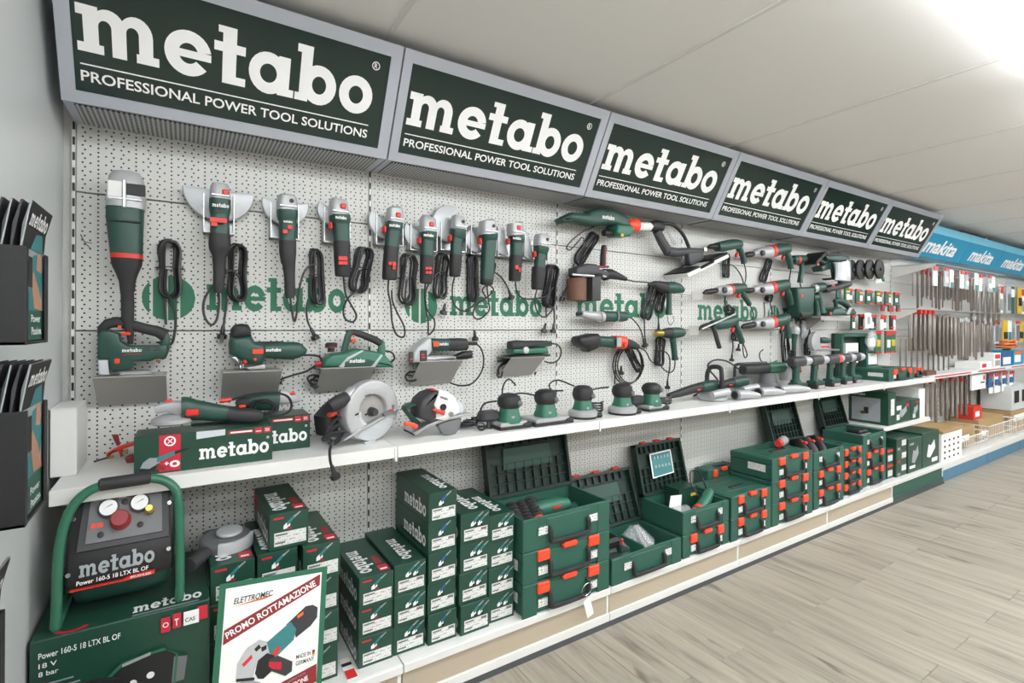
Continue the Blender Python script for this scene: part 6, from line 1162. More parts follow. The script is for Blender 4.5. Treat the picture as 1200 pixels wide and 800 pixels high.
# ---------------------------------------------------------------- small grinder boxes in stacks
def carton_proto(kind):
    w, d, h = {'red': (.125, .34, .105), 'twin': (.122, .36, .109), 'blue': (.118, .34, .114), 'tall': (.128, .34, .117), 'redtall': (.12, .33, .117)}[kind]; kind = 'red' if kind == 'redtall' else kind
    t = T('grinder_box', 'proto', 'box', (0, 0, 0), 'small green boxes in stacks')
    MB().box((0, d / 2, h / 2), (w, d, h), .0012).put('carton', 'green_card', t)
    f = lambda pts, m, n, l=.0006: flat([pts], (-w / 2, 0, 0), EX, EZ, w, h, l).put(n, m, t, smooth_=False)
    f([(.12, .10), (.94, .10), (.94, .47), (.12, .47)], 'sticker', 'sticker')
    f([(.15, .38), (.45, .38), (.45, .43), (.15, .43)], 'midgrey', 'sticker_text', .0012)
    if kind != 'red': f([(.70, .36), (.90, .36), (.90, .44), (.70, .44)], 'midgrey', 'barcode', .0012)
    f([(.14, .16), (.4, .16), (.4, .21), (.14, .21)], 'midgrey', 'sticker_text', .0012)
    def pic(x, z_, s):
        f([(x - .10 * s, z_ - .14 * s), (x + .04 * s, z_ - .12 * s), (x + .08 * s, z_ - .02 * s), (x - .02 * s, z_ + .04 * s), (x - .1 * s, z_ - .04 * s)], 'print_white', 'product_picture', .0012)
        f([(x, z_ - .06 * s), (x + .2 * s, z_ + .16 * s), (x + .17 * s, z_ + .22 * s), (x - .02 * s, z_ + .04 * s)], 'print_teal' if kind != 'blue' else 'blue', 'product_picture', .0016)
        f([(x + .18 * s, z_ + .14 * s), (x + .34 * s, z_ + .27 * s), (x + .33 * s, z_ + .30 * s), (x + .17 * s, z_ + .2 * s)], 'print_grey', 'product_picture', .002)
        f([(x - .02 * s, z_ - .14 * s), (x + .1 * s, z_ - .18 * s), (x + .11 * s, z_ - .12 * s), (x + .02 * s, z_ - .07 * s)], 'darkred' if kind == 'red' else 'print_black', 'product_picture', .0022)
    pic(.45, .68, 1.0)
    if kind == 'twin' or kind == 'tall': pic(.68, .66, .9)
    if kind == 'red': f([(.1, .84), (.36, .84), (.36, .90), (.1, .90)], 'print_red', 'print', .001)
    # top print reads from the right hand side of the box
    word(t, ({'red': -.36, 'twin': -.12, 'blue': .05, 'tall': -.05}[kind] * w, d * .12 + .19, h), -EY, EX, .20, {'red': .042, 'twin': .036, 'blue': .03, 'tall': .04}[kind])
    word(t, (-w / 2, d * .12 + .2, h * .18), -EY, EZ, .22, .04)
    if kind == 'red':
        flat(g_rect(0, 0, 1, 1), (w * .16, d * .05, h), EX, EY, w * .3, .05, .0006).put('print', 'print_red', t, smooth_=False); flat(g_rect(0, 0, 1, 1), (w * .2, d * .05 + .062, h), EX, EY, w * .2, .07, .0006).put('print', 'darkred', t, smooth_=False)
        flat(g_rect(0, 0, 1, 1), (w * .2, d * .05 + .01, h), EX, EY, w * .2, .012, .0012).put('print', 'print_white', t, smooth_=False)
        flat(g_rect(0, 0, 1, 1), (-w * .5 , d * .99, h * .5), -EY, EZ, .08, h * .45, .0006).put('print', 'print_red', t, smooth_=False)
    return t, w, d, h
PROTO = {k: carton_proto(k) for k in ('red', 'twin', 'blue', 'tall', 'redtall')}
def stack(kind, n, x0, yf, where, rz=0.0, z=D0, jig=.009):
    p, w, d, h = PROTO[kind]; rn = random.Random(int(x0 * 1000))
    pos = {1: ['only'], 2: ['lower', 'upper'], 3: ['bottom', 'middle', 'top'], 4: ['bottom', 'second lowest', 'third lowest', 'top'], 5: ['bottom', 'second lowest', 'middle', 'fourth lowest', 'top']}[n]
    for i in range(n):
        dup(p, (x0 + w / 2 + rn.uniform(-jig, jig) * .3, yf + rn.uniform(0, jig), z + i * (h + .0006)), rz + rn.uniform(-.018, .018), '%s small grinder box of the stack %s' % (pos[i], where))
stack('red', 3, .556, -.362, 'with red corners right of the poster')
stack('twin', 3, .685, -.366, 'of three right of the red cornered stack')
stack('blue', 5, .816, -.372, 'of five, the tallest stack')
stack('tall', 4, .942, -.384, 'of four right of the tallest stack')
stack('twin', 4, 1.075, -.378, 'of four touching the tagged case stack')
stack('redtall', 4, .108, -.36, 'under the grey guard, behind the poster', .03)
stack('redtall', 4, .24, -.352, 'behind the poster, under the single top box', .02)
stack('redtall', 4, .37, -.362, 'behind the top right corner of the poster', .0)
dup(PROTO['redtall'][0], (.334, -.338, D0 + 4 * .1176 + .001), .03, 'single grinder box lying highest, on the stacks behind the poster')
for k in PROTO: drop(PROTO[k][0])
# grey grinder guard lying on a box
zt = D0 + 4 * .1176
t = T('loose_grinder_guard', 'grey grinder dust guard lying on a box beside the compressor', 'guard', (.16, -.12, zt))
MB().prism(disc_pts((.16, -.16), .078, 20, 330, 26), zt + .0, zt + .035, .012, axis='z').put('shell', 'midgrey', t)
MB().prism(disc_pts((.17, -.15), .04, 0, 345, 20), zt + .035, zt + .05, .008, axis='z').put('boss', 'guard', t)
MB().prism(disc_pts((.16, -.16), .082, 250, 345, 14) + disc_pts((.16, -.16), .071, 345, 250, 14), zt, zt + .045, .002, axis='z').put('rim', 'guard', t)
MB().sweep([(.10, -.22, zt + .02), (.07, -.26, zt + .02), (.055, -.28, zt + .02)], [.02, .021, .022], n=14).put('suction_stub', 'darkgrey', t)
t.location.y -= .05; t.location.z += .004; t.rotation_euler = (.10, 0, 0)
# red and white card on the deck
t = T('shelf_card', 'red and white printed card lying on the deck beside the red cornered boxes', 'card', (.53, -.37, D0)); MB().box((.528, -.335, D0 + .001), (.035, .12, .002)).put('card', 'paper', t); flat(g_rect(0, 0, 1, .4), (.511, -.395, D0 + .002), EX, EY, .034, .12).put('print', 'red', t, smooth_=False); flat(g_rect(0, .6, 1, .75), (.511, -.395, D0 + .002), EX, EY, .034, .12).put('print', 'print_black', t, smooth_=False)

# ---------------------------------------------------------------- compressor on its carton
zb = .585; bx0, bx1, byf = -.282, .106, -.432
t = T('compressor_carton', 'large green carton with a printed compressor, lower left corner', 'box', ((bx0 + bx1) / 2, -.2, D0))
MB().box(((bx0 + bx1) / 2, byf / 2 - .01, (D0 + zb) / 2), (bx1 - bx0, -byf - .03, zb - D0), .003).put('carton', 'green_card', t)
w = bx1 - bx0; Q = lambda a, b: (bx0 + a * w, byf - .005, D0 + b * (zb - D0))
text(t, 'Power 160-5 18 LTX BL OF', Q(.05, .90), EX, EZ, w * .42, .015); text(t, '18 V', Q(.05, .84), EX, EZ, .035, .012); text(t, '8 bar', Q(.05, .79), EX, EZ, .038, .012)
for i in range(6): flat(g_rect(0, 0, .8 + .2 * (i % 2), 1), Q(.09, .73 - .035 * i), EX, EZ, .065, .004).put('small_print', 'print_grey', t, smooth_=False)
flat(g_rect(0, 0, 1, 1), Q(.065, .73), EX, EZ, .008, .008).put('small_print', 'print_red', t, smooth_=False)
for a, b, c, d, m in ((.70, .86, .755, .96, 'print_red'), (.77, .87, .82, .97, 'print_red'), (.835, .87, .93, .965, 'print_white'), (.92, .885, .985, .98, 'print_red')):
    flat(g_rect(0, 0, 1, 1), Q(a, b), EX, EZ, (c - a) * w, (d - b) * (zb - D0), .0008 if m == 'print_red' else .001).put('print', m, t, smooth_=False)
flat(g_ring(0, 0, 1, 1, .7, .7), Q(.7275, .91), EX, EZ, .007, .007, .0014).put('print', 'print_white', t, smooth_=False)
text(t, 'CAS', Q(.845, .895), EX, EZ, .024, .011, 'print_black', lift=.0025); flat(g_rect(0, 0, .2, 1) + g_rect(-.3, .8, .5, 1), Q(.79, .885), EX, EZ, .012, .02, .0014).put('print', 'print_white', t, smooth_=False)
# printed picture of the machine on the carton front
pc = lambda pts, m, l: flat([pts], Q(0, 0), EX, EZ, w, zb - D0, l).put('product_picture', m, t, smooth_=False)
pc([(.33, .2), (.42, .66), (.50, .73), (.72, .74), (.78, .70), (.74, .2)], 'print_black', .001); pc([(.72, .5), (.84, .5), (.86, .66), (.76, .68)], 'midgrey', .0008)
for pts in ([(.30, .2), (.39, .66), (.48, .74), (.62, .75)], [(.62, .75), (.72, .76), (.79, .70), (.75, .2)]):
    for a, b in zip(pts, pts[1:]): pc([a, b, (b[0] + .012, b[1] - .022), (a[0] + .014, a[1] - .012)], 'green_frame', .0014)
pc([(.48, .725), (.64, .755), (.64, .735), (.48, .705)], 'print_grey', .0018)
for a, b in ((.54, .58), (.64, .60)): flat(g_ring(0, 0, 1, 1, 0, 0), Q(a, b), EX, EZ, .009, .009, .002).put('product_picture', 'print_white', t, smooth_=False)
flat(g_ring(0, 0, 1, 1, 0, 0), Q(.56, .50), EX, EZ, .013, .013, .002).put('product_picture', 'red', t, smooth_=False)
# top of the carton
word(t, (bx0 + .53 * w, byf + .03, zb), EX, EY, .42 * w, .036, 'print_white'); flat(g_rect(0, 0, 1, 1), (bx0 + .53 * w, byf + .012, zb), EX, EY, .4 * w, .006).put('small_print', 'print_grey', t, smooth_=False); flat(g_ring(0, 0, 1, 1, .6, .5, 180, 360), (bx0 + .2 * w, byf + .03, zb), EX, EY, .035, .022).put('print', 'print_red', t, smooth_=False)
# the machine: everything sits between two tube hoops
t = T('air_compressor', 'portable green and black air compressor with two gauges and red knob on its carton', 'compressor', (-.11, -.22, zb))
def hoop(y0, y1):
    a = y0; b = y1
    return [(-.255, a, zb + .013), (-.252, a, zb + .06), (-.25, a, zb + .17), (-.243, a + .01, zb + .25), (-.222, a + .02, zb + .314), (-.185, a + .025, zb + .349), (-.13, a + .027, zb + .361), (-.07, a + .027, zb + .363), (-.02, a + .025, zb + .355), (.012, a + .02, zb + .334), (.028, a + .015, zb + .30), (.033, a + .005, zb + .2), (.034, a, zb + .06), (.032, a, zb + .013)]
MB().wire(hoop(-.355, 0), .0125, 5, 12).put('front_hoop', 'green_frame', t)
MB().wire([(p[0], -.17, zb + (p[2] - zb) * .72) for p in hoop(0, 0)], .0125, 5, 12).put('rear_hoop', 'green_frame', t)
for x in (-.254, .032): MB().sweep([(x, -.355, zb + .0125), (x, -.13, zb + .0125)], .0125, 10).put('foot_tube', 'green_frame', t)
MB().sweep([(-.165, -.328, zb + .36), (-.16, -.328, zb + .3605), (-.045, -.328, zb + .363), (-.04, -.328, zb + .363)], [.013, .0175, .0175, .013], n=14).put('grip_sleeve', 'rubber', t)
MB().lathe((-.235, -.245, zb + .093), (1, 0, 0), [(0, .03), (.012, .066), (.03, .074), (.215, .074), (.235, .066), (.247, .03)], 28).put('tank', 'green', t)
# black cover: profile in (y, z), slanted control panel
MB().prism([(-.345, zb + .10), (-.352, zb + .125), (-.338, zb + .185), (-.262, zb + .312), (-.225, zb + .30), (-.14, zb + .24), (-.14, zb + .10)], -.238, .018, .01, axis='x').put('cover', 'black', t)
pv = Vector((0, .076, .13)).normalized(); pn = Vector((1, 0, 0)).cross(pv); po = Vector((-.20, -.334, zb + .192))
def pan(x, v, n=0): return po + EX * x + pv * v + pn * n
def slab3(x0, x1, v0, v1, th, m, name, par, x2=None, x3=None):
    p = [pan(x0, v0), pan(x1, v0), pan(x1 if x3 is None else x3, v1), pan(x0 if x2 is None else x2, v1)]
    return MB().add(p + [q + pn * th for q in p], [(3, 2, 1, 0), (4, 5, 6, 7), (0, 1, 5, 4), (1, 2, 6, 5), (2, 3, 7, 6), (3, 0, 4, 7)]).put(name, m, par, smooth_=False)
slab3(-.012, .205, -.004, .148, .008, 'darkgrey', 'panel_surround', t, -.004, .2)
cp = slab3(.006, .188, .012, .138, .013, 'midgrey', 'control_panel', t, .012, .184)
for x, v in ((.055, .098), (.13, .1)):
    g = MB().lathe(pan(x, v, .012), pn, [(0, .026), (.012, .026), (.014, .022)], 22).put('gauge', 'darkgrey', cp)
    MB().lathe(pan(x, v, .0255), pn, [(0, .0215), (.001, .0215)], 20).put('gauge_dial', 'print_white', cp)
    MB().add([pan(x - .012, v - .004, .0285), pan(x + .010, v + .006, .0285), pan(x + .009, v + .008, .0285)], [(0, 1, 2)]).put('gauge_needle', 'print_black', cp, smooth_=False)
MB().lathe(pan(.085, .06, .012), pn, [(0, .026), (.006, .026), (.01, .022), (.03, .024), (.036, .02)], 20).put('pressure_knob', 'darkred', cp)
MB().lathe(pan(.155, .075, .012), pn, [(0, .012), (.02, .012), (.022, .009), (.034, .009)], 14).put('air_coupling', 'brass', cp)
for x, v in ((.04, .03), (.133, .04), (.093, .11)): MB().lathe(pan(x, v, .012), pn, [(0, .008), (.004, .008), (.005, .004)], 12).put('screw', 'black', cp)
for x, v in ((.016, .05), (.031, .05)): flat(g_rect(0, 0, 1, 1), pan(x, v, .0132), EX, pv, .013, .013).put('warning_sticker', 'latch', cp, smooth_=False)
flat(g_rect(0, 0, .5, 1), pan(.078, .122, .0132), EX, pv, .036, .010).put('label', 'print_white', cp, smooth_=False); flat(g_rect(.5, 0, 1, 1), pan(.078, .122, .0132), EX, pv, .036, .010).put('label', 'red', cp, smooth_=False)
flat(g_rect(0, 0, 1, .2) + g_rect(0, .8, 1, 1), pan(.018, .122, .0132), EX, pv, .05, .007).put('gauge_text', 'print_white', cp, smooth_=False); flat(g_rect(0, 0, 1, .2) + g_rect(0, .8, 1, 1), pan(.13, .128, .0132), EX, pv, .05, .006).put('gauge_text', 'print_white', cp, smooth_=False)
for p in ((-.225, -.30, zb + .27), (.005, -.30, zb + .275), (-.228, -.353, zb + .14), (.005, -.353, zb + .16)): MB().lathe(p, (0, -1, .3), [(-.01, .006), (.004, .006)], 10).put('cover_screw', 'steel', t)
fv = Vector((0, .014, .06)).normalized(); fo = Vector((-.205, -.3535, zb + .128))
word(t, fo + EX * .0, (1, 0, .03), fv, .175, .030, 'print_grey', lift=.002)
text(t, 'Power 160-5 18 LTX BL OF', Vector((-.21, -.3525, zb + .108)), (1, 0, .03), fv, .165, .011, 'print_white', lift=.003)
MB().prism([(-.225, zb + .098), (-.11, zb + .099), (-.09, zb + .106), (-.03, zb + .109), (-.03, zb + .099), (-.1, zb + .096), (-.225, zb + .095)], -.356, -.345, 0).put('red_stripe', 'red', t)
text(t, 'BRUSHLESS', Vector((-.088, -.3563, zb + .1005)), EX, EZ, .05, .006, 'print_white', lift=.001)

t.location.y -= .047; t.location.x += .008; t.scale = (.935, 1, 1)
# ---------------------------------------------------------------- promotion poster leaning on the boxes
t = T('promo_poster', 'green bordered promotion poster with a printed grinder in front of the boxes', 'poster', (.30, -.44, D0))
UX = Vector((1, 0, -.075)).normalized(); UZ = Vector((-.075, .12, 1)); UZ = (UZ - UX * UZ.dot(UX)).normalized(); UN = UX.cross(UZ)
PO = Vector((.1302,-.445,.6278)) - UZ * .42; PW, PH = .302, .42
pq = lambda a, b, n=0: PO + UX * (a * PW) + UZ * (b * PH) + UN * n
def pslab(a0, b0, a1, b1, n0, n1, m, name):
    p = [pq(a0, b0, n0), pq(a1, b0, n0), pq(a1, b1, n0), pq(a0, b1, n0)]; q = [pq(a0, b0, n1), pq(a1, b0, n1), pq(a1, b1, n1), pq(a0, b1, n1)]
    return MB().add(p + q, [(3, 2, 1, 0), (4, 5, 6, 7), (0, 1, 5, 4), (1, 2, 6, 5), (2, 3, 7, 6), (3, 0, 4, 7)]).put(name, m, t, smooth_=False)
pslab(0, 0, 1, 1, -.004, 0, 'green_frame', 'board'); pslab(.055, .03, .945, .965, 0, .001, 'paper', 'sheet')
pp = lambda pts, m, l, n='poster_picture': flat([pts], pq(0, 0), UX, UZ, PW, PH, l).put(n, m, t, smooth_=False)
pp([(.065, .60), (.065, .695), (.93, .955), (.93, .875)], 'darkred', .0016, 'poster_banner')
bd = (UX * .865 * PW + UZ * .26 * PH).normalized(); text(t, 'PROMO ROTTAMAZIONE', pq(.095, .638), bd, UN.cross(bd), .262, .0185, bold=.025, lift=.0022)
text(t, 'ELETTROMEC', pq(.13, .855), (UX + UZ * .04), UZ, .105, .016, 'print_black', bold=.012, lift=.0018, shear=.2)
pp([(.11, .838), (.4, .850), (.5, .872), (.3, .856)], 'print_orange', .0014)
G = [([(.10, .27), (.14, .22), (.28, .20), (.40, .25), (.42, .30), (.30, .34), (.16, .33)], 'print_grey', .0018), ([(.13, .27), (.28, .235), (.38, .27), (.28, .31), (.17, .31)], 'darkred', .0022), ([(.20, .35), (.20, .46), (.28, .55), (.38, .585), (.48, .55), (.48, .47), (.36, .40), (.34, .33)], 'guard', .0026), ([(.20, .345), (.20, .365), (.36, .345), (.36, .325)], 'print_black', .003),
     ([(.45, .555), (.66, .66), (.72, .60), (.70, .53), (.54, .44), (.48, .48)], 'print_teal', .003), ([(.62, .645), (.80, .745), (.87, .745), (.92, .72), (.92, .65), (.86, .60), (.72, .54), (.70, .6)], 'darkgrey', .0026), ([(.72, .69), (.78, .715), (.78, .69), (.73, .67)], 'orange', .0034), ([(.5, .47), (.56, .52), (.58, .485), (.53, .45)], 'red', .0034),
     ([(.36, .37), (.38, .45), (.46, .485), (.53, .455), (.52, .36), (.44, .32), (.39, .33)], 'print_black', .0036), ([(.48, .44), (.56, .45), (.70, .385), (.70, .32), (.64, .30), (.50, .36)], 'darkgrey', .004), ([(.48, .425), (.60, .40), (.60, .35), (.52, .37), (.48, .395)], 'print_red', .0044), ([(.24, .45), (.32, .5), (.33, .475), (.26, .43)], 'red', .003),
     ([(.34, .53), (.38, .555), (.40, .53), (.36, .51)], 'print_black', .003), ([(.4, .53), (.45, .54), (.45, .51), (.41, .50)], 'print_black', .003)]
for pts, m, l in G: pp(pts, m, l)
text(t, 'MADE IN', pq(.735, .392), UX + UZ * .05, UZ, .042, .0115, 'print_black', lift=.0016); text(t, 'GERMANY', pq(.735, .348), UX + UZ * .05, UZ, .053, .0115, 'print_black', lift=.0016)
for k, m in enumerate(('print_black', 'red', 'print_yellow')): pp([(.89, .425 - .014 * k), (.915, .428 - .014 * k), (.915, .414 - .014 * k), (.89, .411 - .014 * k)], m, .0016)
pp([(.062, .10), (.062, .155), (.94, .325), (.945, .20), (.5, .13)], 'darkred', .0016, 'poster_banner')
b2 = (UX * .878 * PW + UZ * .15 * PH).normalized(); text(t, 'Riceviamo la tua vecchia smerigliatrice in qualsiasi marca', pq(.19, .167), b2, UN.cross(b2), .20, .007, 'print_grey', bold=0, lift=.0022)
text(t, 'QUALSIASI CONDIZIONE', pq(.31, .135), b2, UN.cross(b2), .172, .014, bold=.02, lift=.0022); text(t, '29,90 \u20ac', pq(.60, .085), b2, UN.cross(b2), .085, .022, 'darkred', bold=.03, lift=.0016)
pslab(.44, .0, .56, .02, -.06, -.004, 'green_frame', 'easel_foot')

# ================================================================ leaflet holders on the left wall
def leaflet_holder(i, where, y0, y1, z0, zc, n):
    h = T('leaflet_holder', 'black plastic leaflet holder on the left wall, %s' % where, 'leaflet holder', (-.25, (y0 + y1) / 2, z0), 'leaflet holders')
    MB().box((-.245, y0 + .002, (z0 + zc) / 2), (.09, .004, zc - z0), .001).put('near_panel', 'black', h)
    MB().box((-.245, y1 - .002, (z0 + zc) / 2), (.09, .004, zc - z0), .001).put('far_panel', 'black', h)
    MB().box((-.245, (y0 + y1) / 2, z0 + .003), (.09, y1 - y0, .006), .001).put('bottom', 'black', h)
    MB().box((-.2885, (y0 + y1) / 2, (z0 + zc) / 2 - .02), (.003, y1 - y0, zc - z0 + .06), .001).put('back_plate', 'black', h)
    MB().box((-.2005, y0 + .008, (z0 + zc) / 2), (.003, .016, zc - z0), .001).put('corner_lip', 'black', h)
    MB().box((-.2005, y1 - .012, (z0 + zc) / 2), (.003, .024, zc - z0), .001).put('corner_lip', 'black', h)
    zt = zc + .085
    for k in range(n):
        x = -.206 - .013 * k
        b = T('leaflet', ('front leaflet with a worker on its cover in the %s leaflet holder' % where.split()[0]) if k == 0 else 'leaflet in the %s leaflet holder, %s counted from the front' % (where.split()[0], ORD[k]), 'leaflet', (x, (y0 + y1) / 2, z0 + .006), 'leaflets in the %s holder' % where.split()[0])
        ya, yb = y0 + .007, y1 - .007; prof = [(x, z0 + .007), (x, zc), (x + .003, zc + .04), (x + .014, zt)]
        mb = MB()
        for th, fl in ((0, False), (.0035, True)):
            vs = [(px - th, yy, pz) for px, pz in prof for yy in (ya, yb)]
            fs = [(2 * j, 2 * j + 1, 2 * j + 3, 2 * j + 2) for j in range(3)]; mb.add(vs, [f[::-1] if fl else f for f in fs])
        nV = 8
        for j in range(3):
            for e in (0, 1): mb.f.append((2 * j + e, 2 * j + 2 + e, nV + 2 * j + 2 + e, nV + 2 * j + e))
        mb.f.append((6, 7, nV + 7, nV + 6)); mb.f.append((0, 1, nV + 1, nV))
        mb.put('pages', 'darkgrey' if k else 'midgrey', b)
        MB().prism([(x - .0028, zc + .0), (x - .0005, zc + .0), (x + .0125, zt - .001), (x + .0105, zt - .001)], ya - .0012, ya - .0004, 0).put('spine', 'darkgrey' if k % 2 else 'print_grey', b)
        if k == 0:
            U = EY; f = lambda pts, m, l=.0006, nm='cover_print': flat([pts], (x, ya, z0), U, EZ, yb - ya, zc - z0, l).put(nm, m, b, smooth_=False)
            f([(0, .04), (1, .04), (1, .36), (0, .36)], 'green_case'); f([(0, .36), (1, .36), (1, 1), (0, 1)], 'print_grey', .0006)
            f([(.15, .36), (.75, .36), (.95, .7), (.8, .98), (.45, .95), (.3, .6)], 'print_teal', .001); f([(.5, .38), (.95, .36), (.7, .62), (.45, .78), (.35, .68)], 'print_skin', .0014); f([(.6, .8), (.85, .78), (.85, .98), (.65, 1)], 'print_skin', .0014); f([(.1, .6), (.4, .6), (.4, .92), (.1, .92)], 'print_black', .0018)
            text(b, 'Power', (x + .001, ya + .05, z0 + .042), U, EZ, .075, .014); text(b, 'Passion.', (x + .001, ya + .05, z0 + .018), U, EZ, .085, .014)
            v1 = Vector((.003, 0, .04)).normalized(); v2 = Vector((.011, 0, .045)).normalized()
            flat(g_rect(0, 0, 1, 1), (x + .0005, ya, zc), U, v1, yb - ya, .0398, .0006).put('cover_print', 'print_black', b, smooth_=False); flat(g_rect(0, 0, 1, 1), (x + .0035, ya, zc + .04), U, v2, yb - ya, .045, .0006).put('cover_print', 'print_black', b, smooth_=False)
            flat([[(.3, 0), (.9, 0), (.8, .9), (.5, .8)]], (x + .0007, ya, zc), U, v1, yb - ya, .0398, .001).put('cover_print', 'print_teal', b, smooth_=False)
            word(b, (x + .0045, ya + .012, zc + .042), U, v2, .125, .022, lift=.0016)
leaflet_holder(0, 'upper one', -.895, -.722, 1.345, 1.525, 6)
leaflet_holder(1, 'middle one beside the shelf end block', -.895, -.722, 1.015, 1.225, 6)
leaflet_holder(2, 'lowest one at the picture edge', -1.19, -1.015, .745, .925, 5)
# black domed bin in the lower left corner
t = T('domed_bin', 'black plastic bin with rounded lid in the lower left corner', 'bin', (-.16, -.62, 0))
MB().lathe((-.16, -.62, 0), (0, 0, 1), [(0, .085), (.01, .09), (.40, .105), (.46, .108)], 24).put('body', 'black', t)
MB().lathe((-.16, -.62, .46), (0, 0, 1), [(0, .112), (.015, .112), (.04, .10), (.055, .07), (.062, .03), (.064, .002)], 24).put('lid', 'black', t)
t = T('wire_peg', 'thin bent wire peg on the board left of the largest grinder', 'hook', (-.2416,0,1.5186))
t.location = (-.2278,-.01,1.6413)
MB().wire([(-.2456,.004,1.676), (-.2292,-.03,1.6437), (-.2141,-.05,1.6259)], .0016, 4, 6).put('wire', 'midgrey', t)
MB().wire([(-.2292,-.03,1.6458), (-.2105,-.04,1.6418)], .0014, 4, 6).put('tip', 'midgrey', t)

# ================================================================ sixth bay: hanging packs, case, cartons
case('closed case with white side label on the shelf below the hanging packs', 4.87, 5.37, -.312, S0, .10, d=.28, group='cases on the end shelf')
case('smaller closed case at the end of the shelf', 5.38, 5.62, -.29, S0, .085, d=.2, stick=False, group='cases on the end shelf')
t = T('upright_open_case', 'open case lid standing upright against the board behind the end shelf case', 'tool case', (4.85, -.06, S0))
MB().box((4.82, -.02, 1.15), (.46, .03, .36), .004).put('lid', 'lid_inner', t)
for c, d in (((4.60, -.06, 1.15), (.03, .06, .36)), ((5.04, -.06, 1.15), (.03, .06, .36)), ((4.82, -.06, 1.315), (.46, .06, .03)), ((4.82, -.06, .96), (.46, .08, .045))): MB().box(c, d, .004).put('rim', 'green_case', t)
MB().box((4.84, -.045, 1.16), (.22, .02, .17), .002).put('leaflet', 'paper', t); flat(g_rect(.1, .1, .9, .6), (4.73, -.0552, 1.075), EX, EZ, .22, .17).put('leaflet_picture', 'print_grey', t, smooth_=False)
t = T('small_open_case', 'small open case with a white sheet behind the closed end shelf case', 'tool case', (5.2, -.06, S0))
MB().box((5.21, -.03, 1.05), (.25, .04, .226), .004).put('lid', 'green_case', t); MB().box((5.21, -.055, 1.10), (.17, .01, .10), .001).put('sheet', 'paper', t)
def pack_proto(name, w, h, base, bands, reach=.10):
    t = T(name, 'x', 'package', (0, 0, 0))
    MB().box((0, 0, -h / 2), (w, .012, h), .002).put('card', base, t)
    for z0, z1, x0, x1, m in bands: MB().box(((x0 + x1) / 2 * w - w / 2, -.008, -h + (z0 + z1) / 2 * h), ((x1 - x0) * w, .008, (z1 - z0) * h), .001).put('print', m, t)
    MB().sweep([(0, reach, -.006), (0, -.02, -.006)], .002, 6).put('peg', 'steel', t)
    return t
def pack_row(name, w, h, kinds, xs, z, y, what, group):
    ps = [pack_proto(name, w, h, *k, reach=.02 if y < -.3 else -y + .022) for k in kinds]
    for p in ps: p['group'] = group
    for i, x in enumerate(xs): dup(ps[i % len(ps)], (x, y - .02 * (i % 2), z), 0, '%s, %s from the left' % (what, ORD[i] if i < 8 else ['ninth', 'tenth', 'eleventh', 'twelfth', 'thirteenth', 'fourteenth'][i - 8]))
    for p in ps: drop(p)
lr = lambda a, b, n: [a + (b - a) * k / (n - 1) for k in range(n)]
pack_row('blister_pack', .07, .12, [('green_case', [(.85, 1, 0, 1, 'red'), (0, .12, 0, 1, 'red')]), ('green_print', [(.7, .85, .1, .9, 'yellow'), (.2, .6, .2, .8, 'paper'), (0, .1, 0, 1, 'red')]), ('green_case', [(.8, 1, 0, 1, 'red'), (.25, .55, .2, .8, 'paper')])], lr(4.5, 5.6, 13), 1.70, -.10, 'green and red blister pack on the upper peg row', 'upper row of packs')
pack_row('short_pack', .06, .06, [('darkred', [(.6, 1, 0, 1, 'red')]), ('green_case', [(0, .4, 0, 1, 'red')])], lr(5.30, 5.56, 4), 1.585, -.10, 'short red pack under the upper peg row', 'short packs')
pack_row('blade_pack', .06, .13, [('green_case', [(.8, 1, 0, 1, 'red'), (.1, .5, .2, .8, 'paper')]), ('black', [(.85, 1, 0, 1, 'red'), (.1, .2, 0, 1, 'red')]), ('paper', [(.7, 1, 0, 1, 'red')])], lr(4.74, 5.52, 9), 1.49, -.10, 'blade pack with red header on the middle peg row', 'middle row of packs')
pack_row('wide_pack', .11, .2, [('green_print', [(.85, 1, 0, 1, 'red'), (.3, .6, .2, .8, 'yellow'), (0, .08, 0, 1, 'red')]), ('green_case', [(.8, 1, 0, 1, 'red'), (.25, .6, .25, .75, 'paper'), (0, .08, 0, 1, 'red')])], lr(5.2, 5.5, 3), 1.35, -.10, 'wide green pack with red header on the lowest peg row', 'lowest row of packs')
t = T('white_card', 'white blank card hanging in front of the middle row of packs', 'card', (4.9055,-.15,1.3726)); MB().prism([(4.8304,1.4994),(4.9419,1.503),(4.9881,1.3756),(4.8429,1.3707)], -.154, -.15, .001).put('card', 'paper', t); flat(g_rect(0, 0, 1, 1), (4.8728,-.154,1.4082), EX, EZ, .05, .06).put('print', 'print_grey', t, smooth_=False); hook(t, (4.8856,-.15,1.4893))
t = T('foil_bag', 'clear foil bag hanging left of the wide green packs', 'bag', (5.0125,-.12,1.1935)); MB().sweep([(4.99,-.12,1.3261),(5.0136,-.12,1.3038),(5.037,-.12,1.2482),(5.0245,-.12,1.1932)], [(.03, .01), (.09, .03), (.10, .035), (.05, .01)], n=12).put('bag', 'clear_bag', t); MB().box((5.0322,-.12,1.2483), (.1, .03, .08), .01).put('contents', 'paper', t); hook(t, (4.9946,-.12,1.3151))
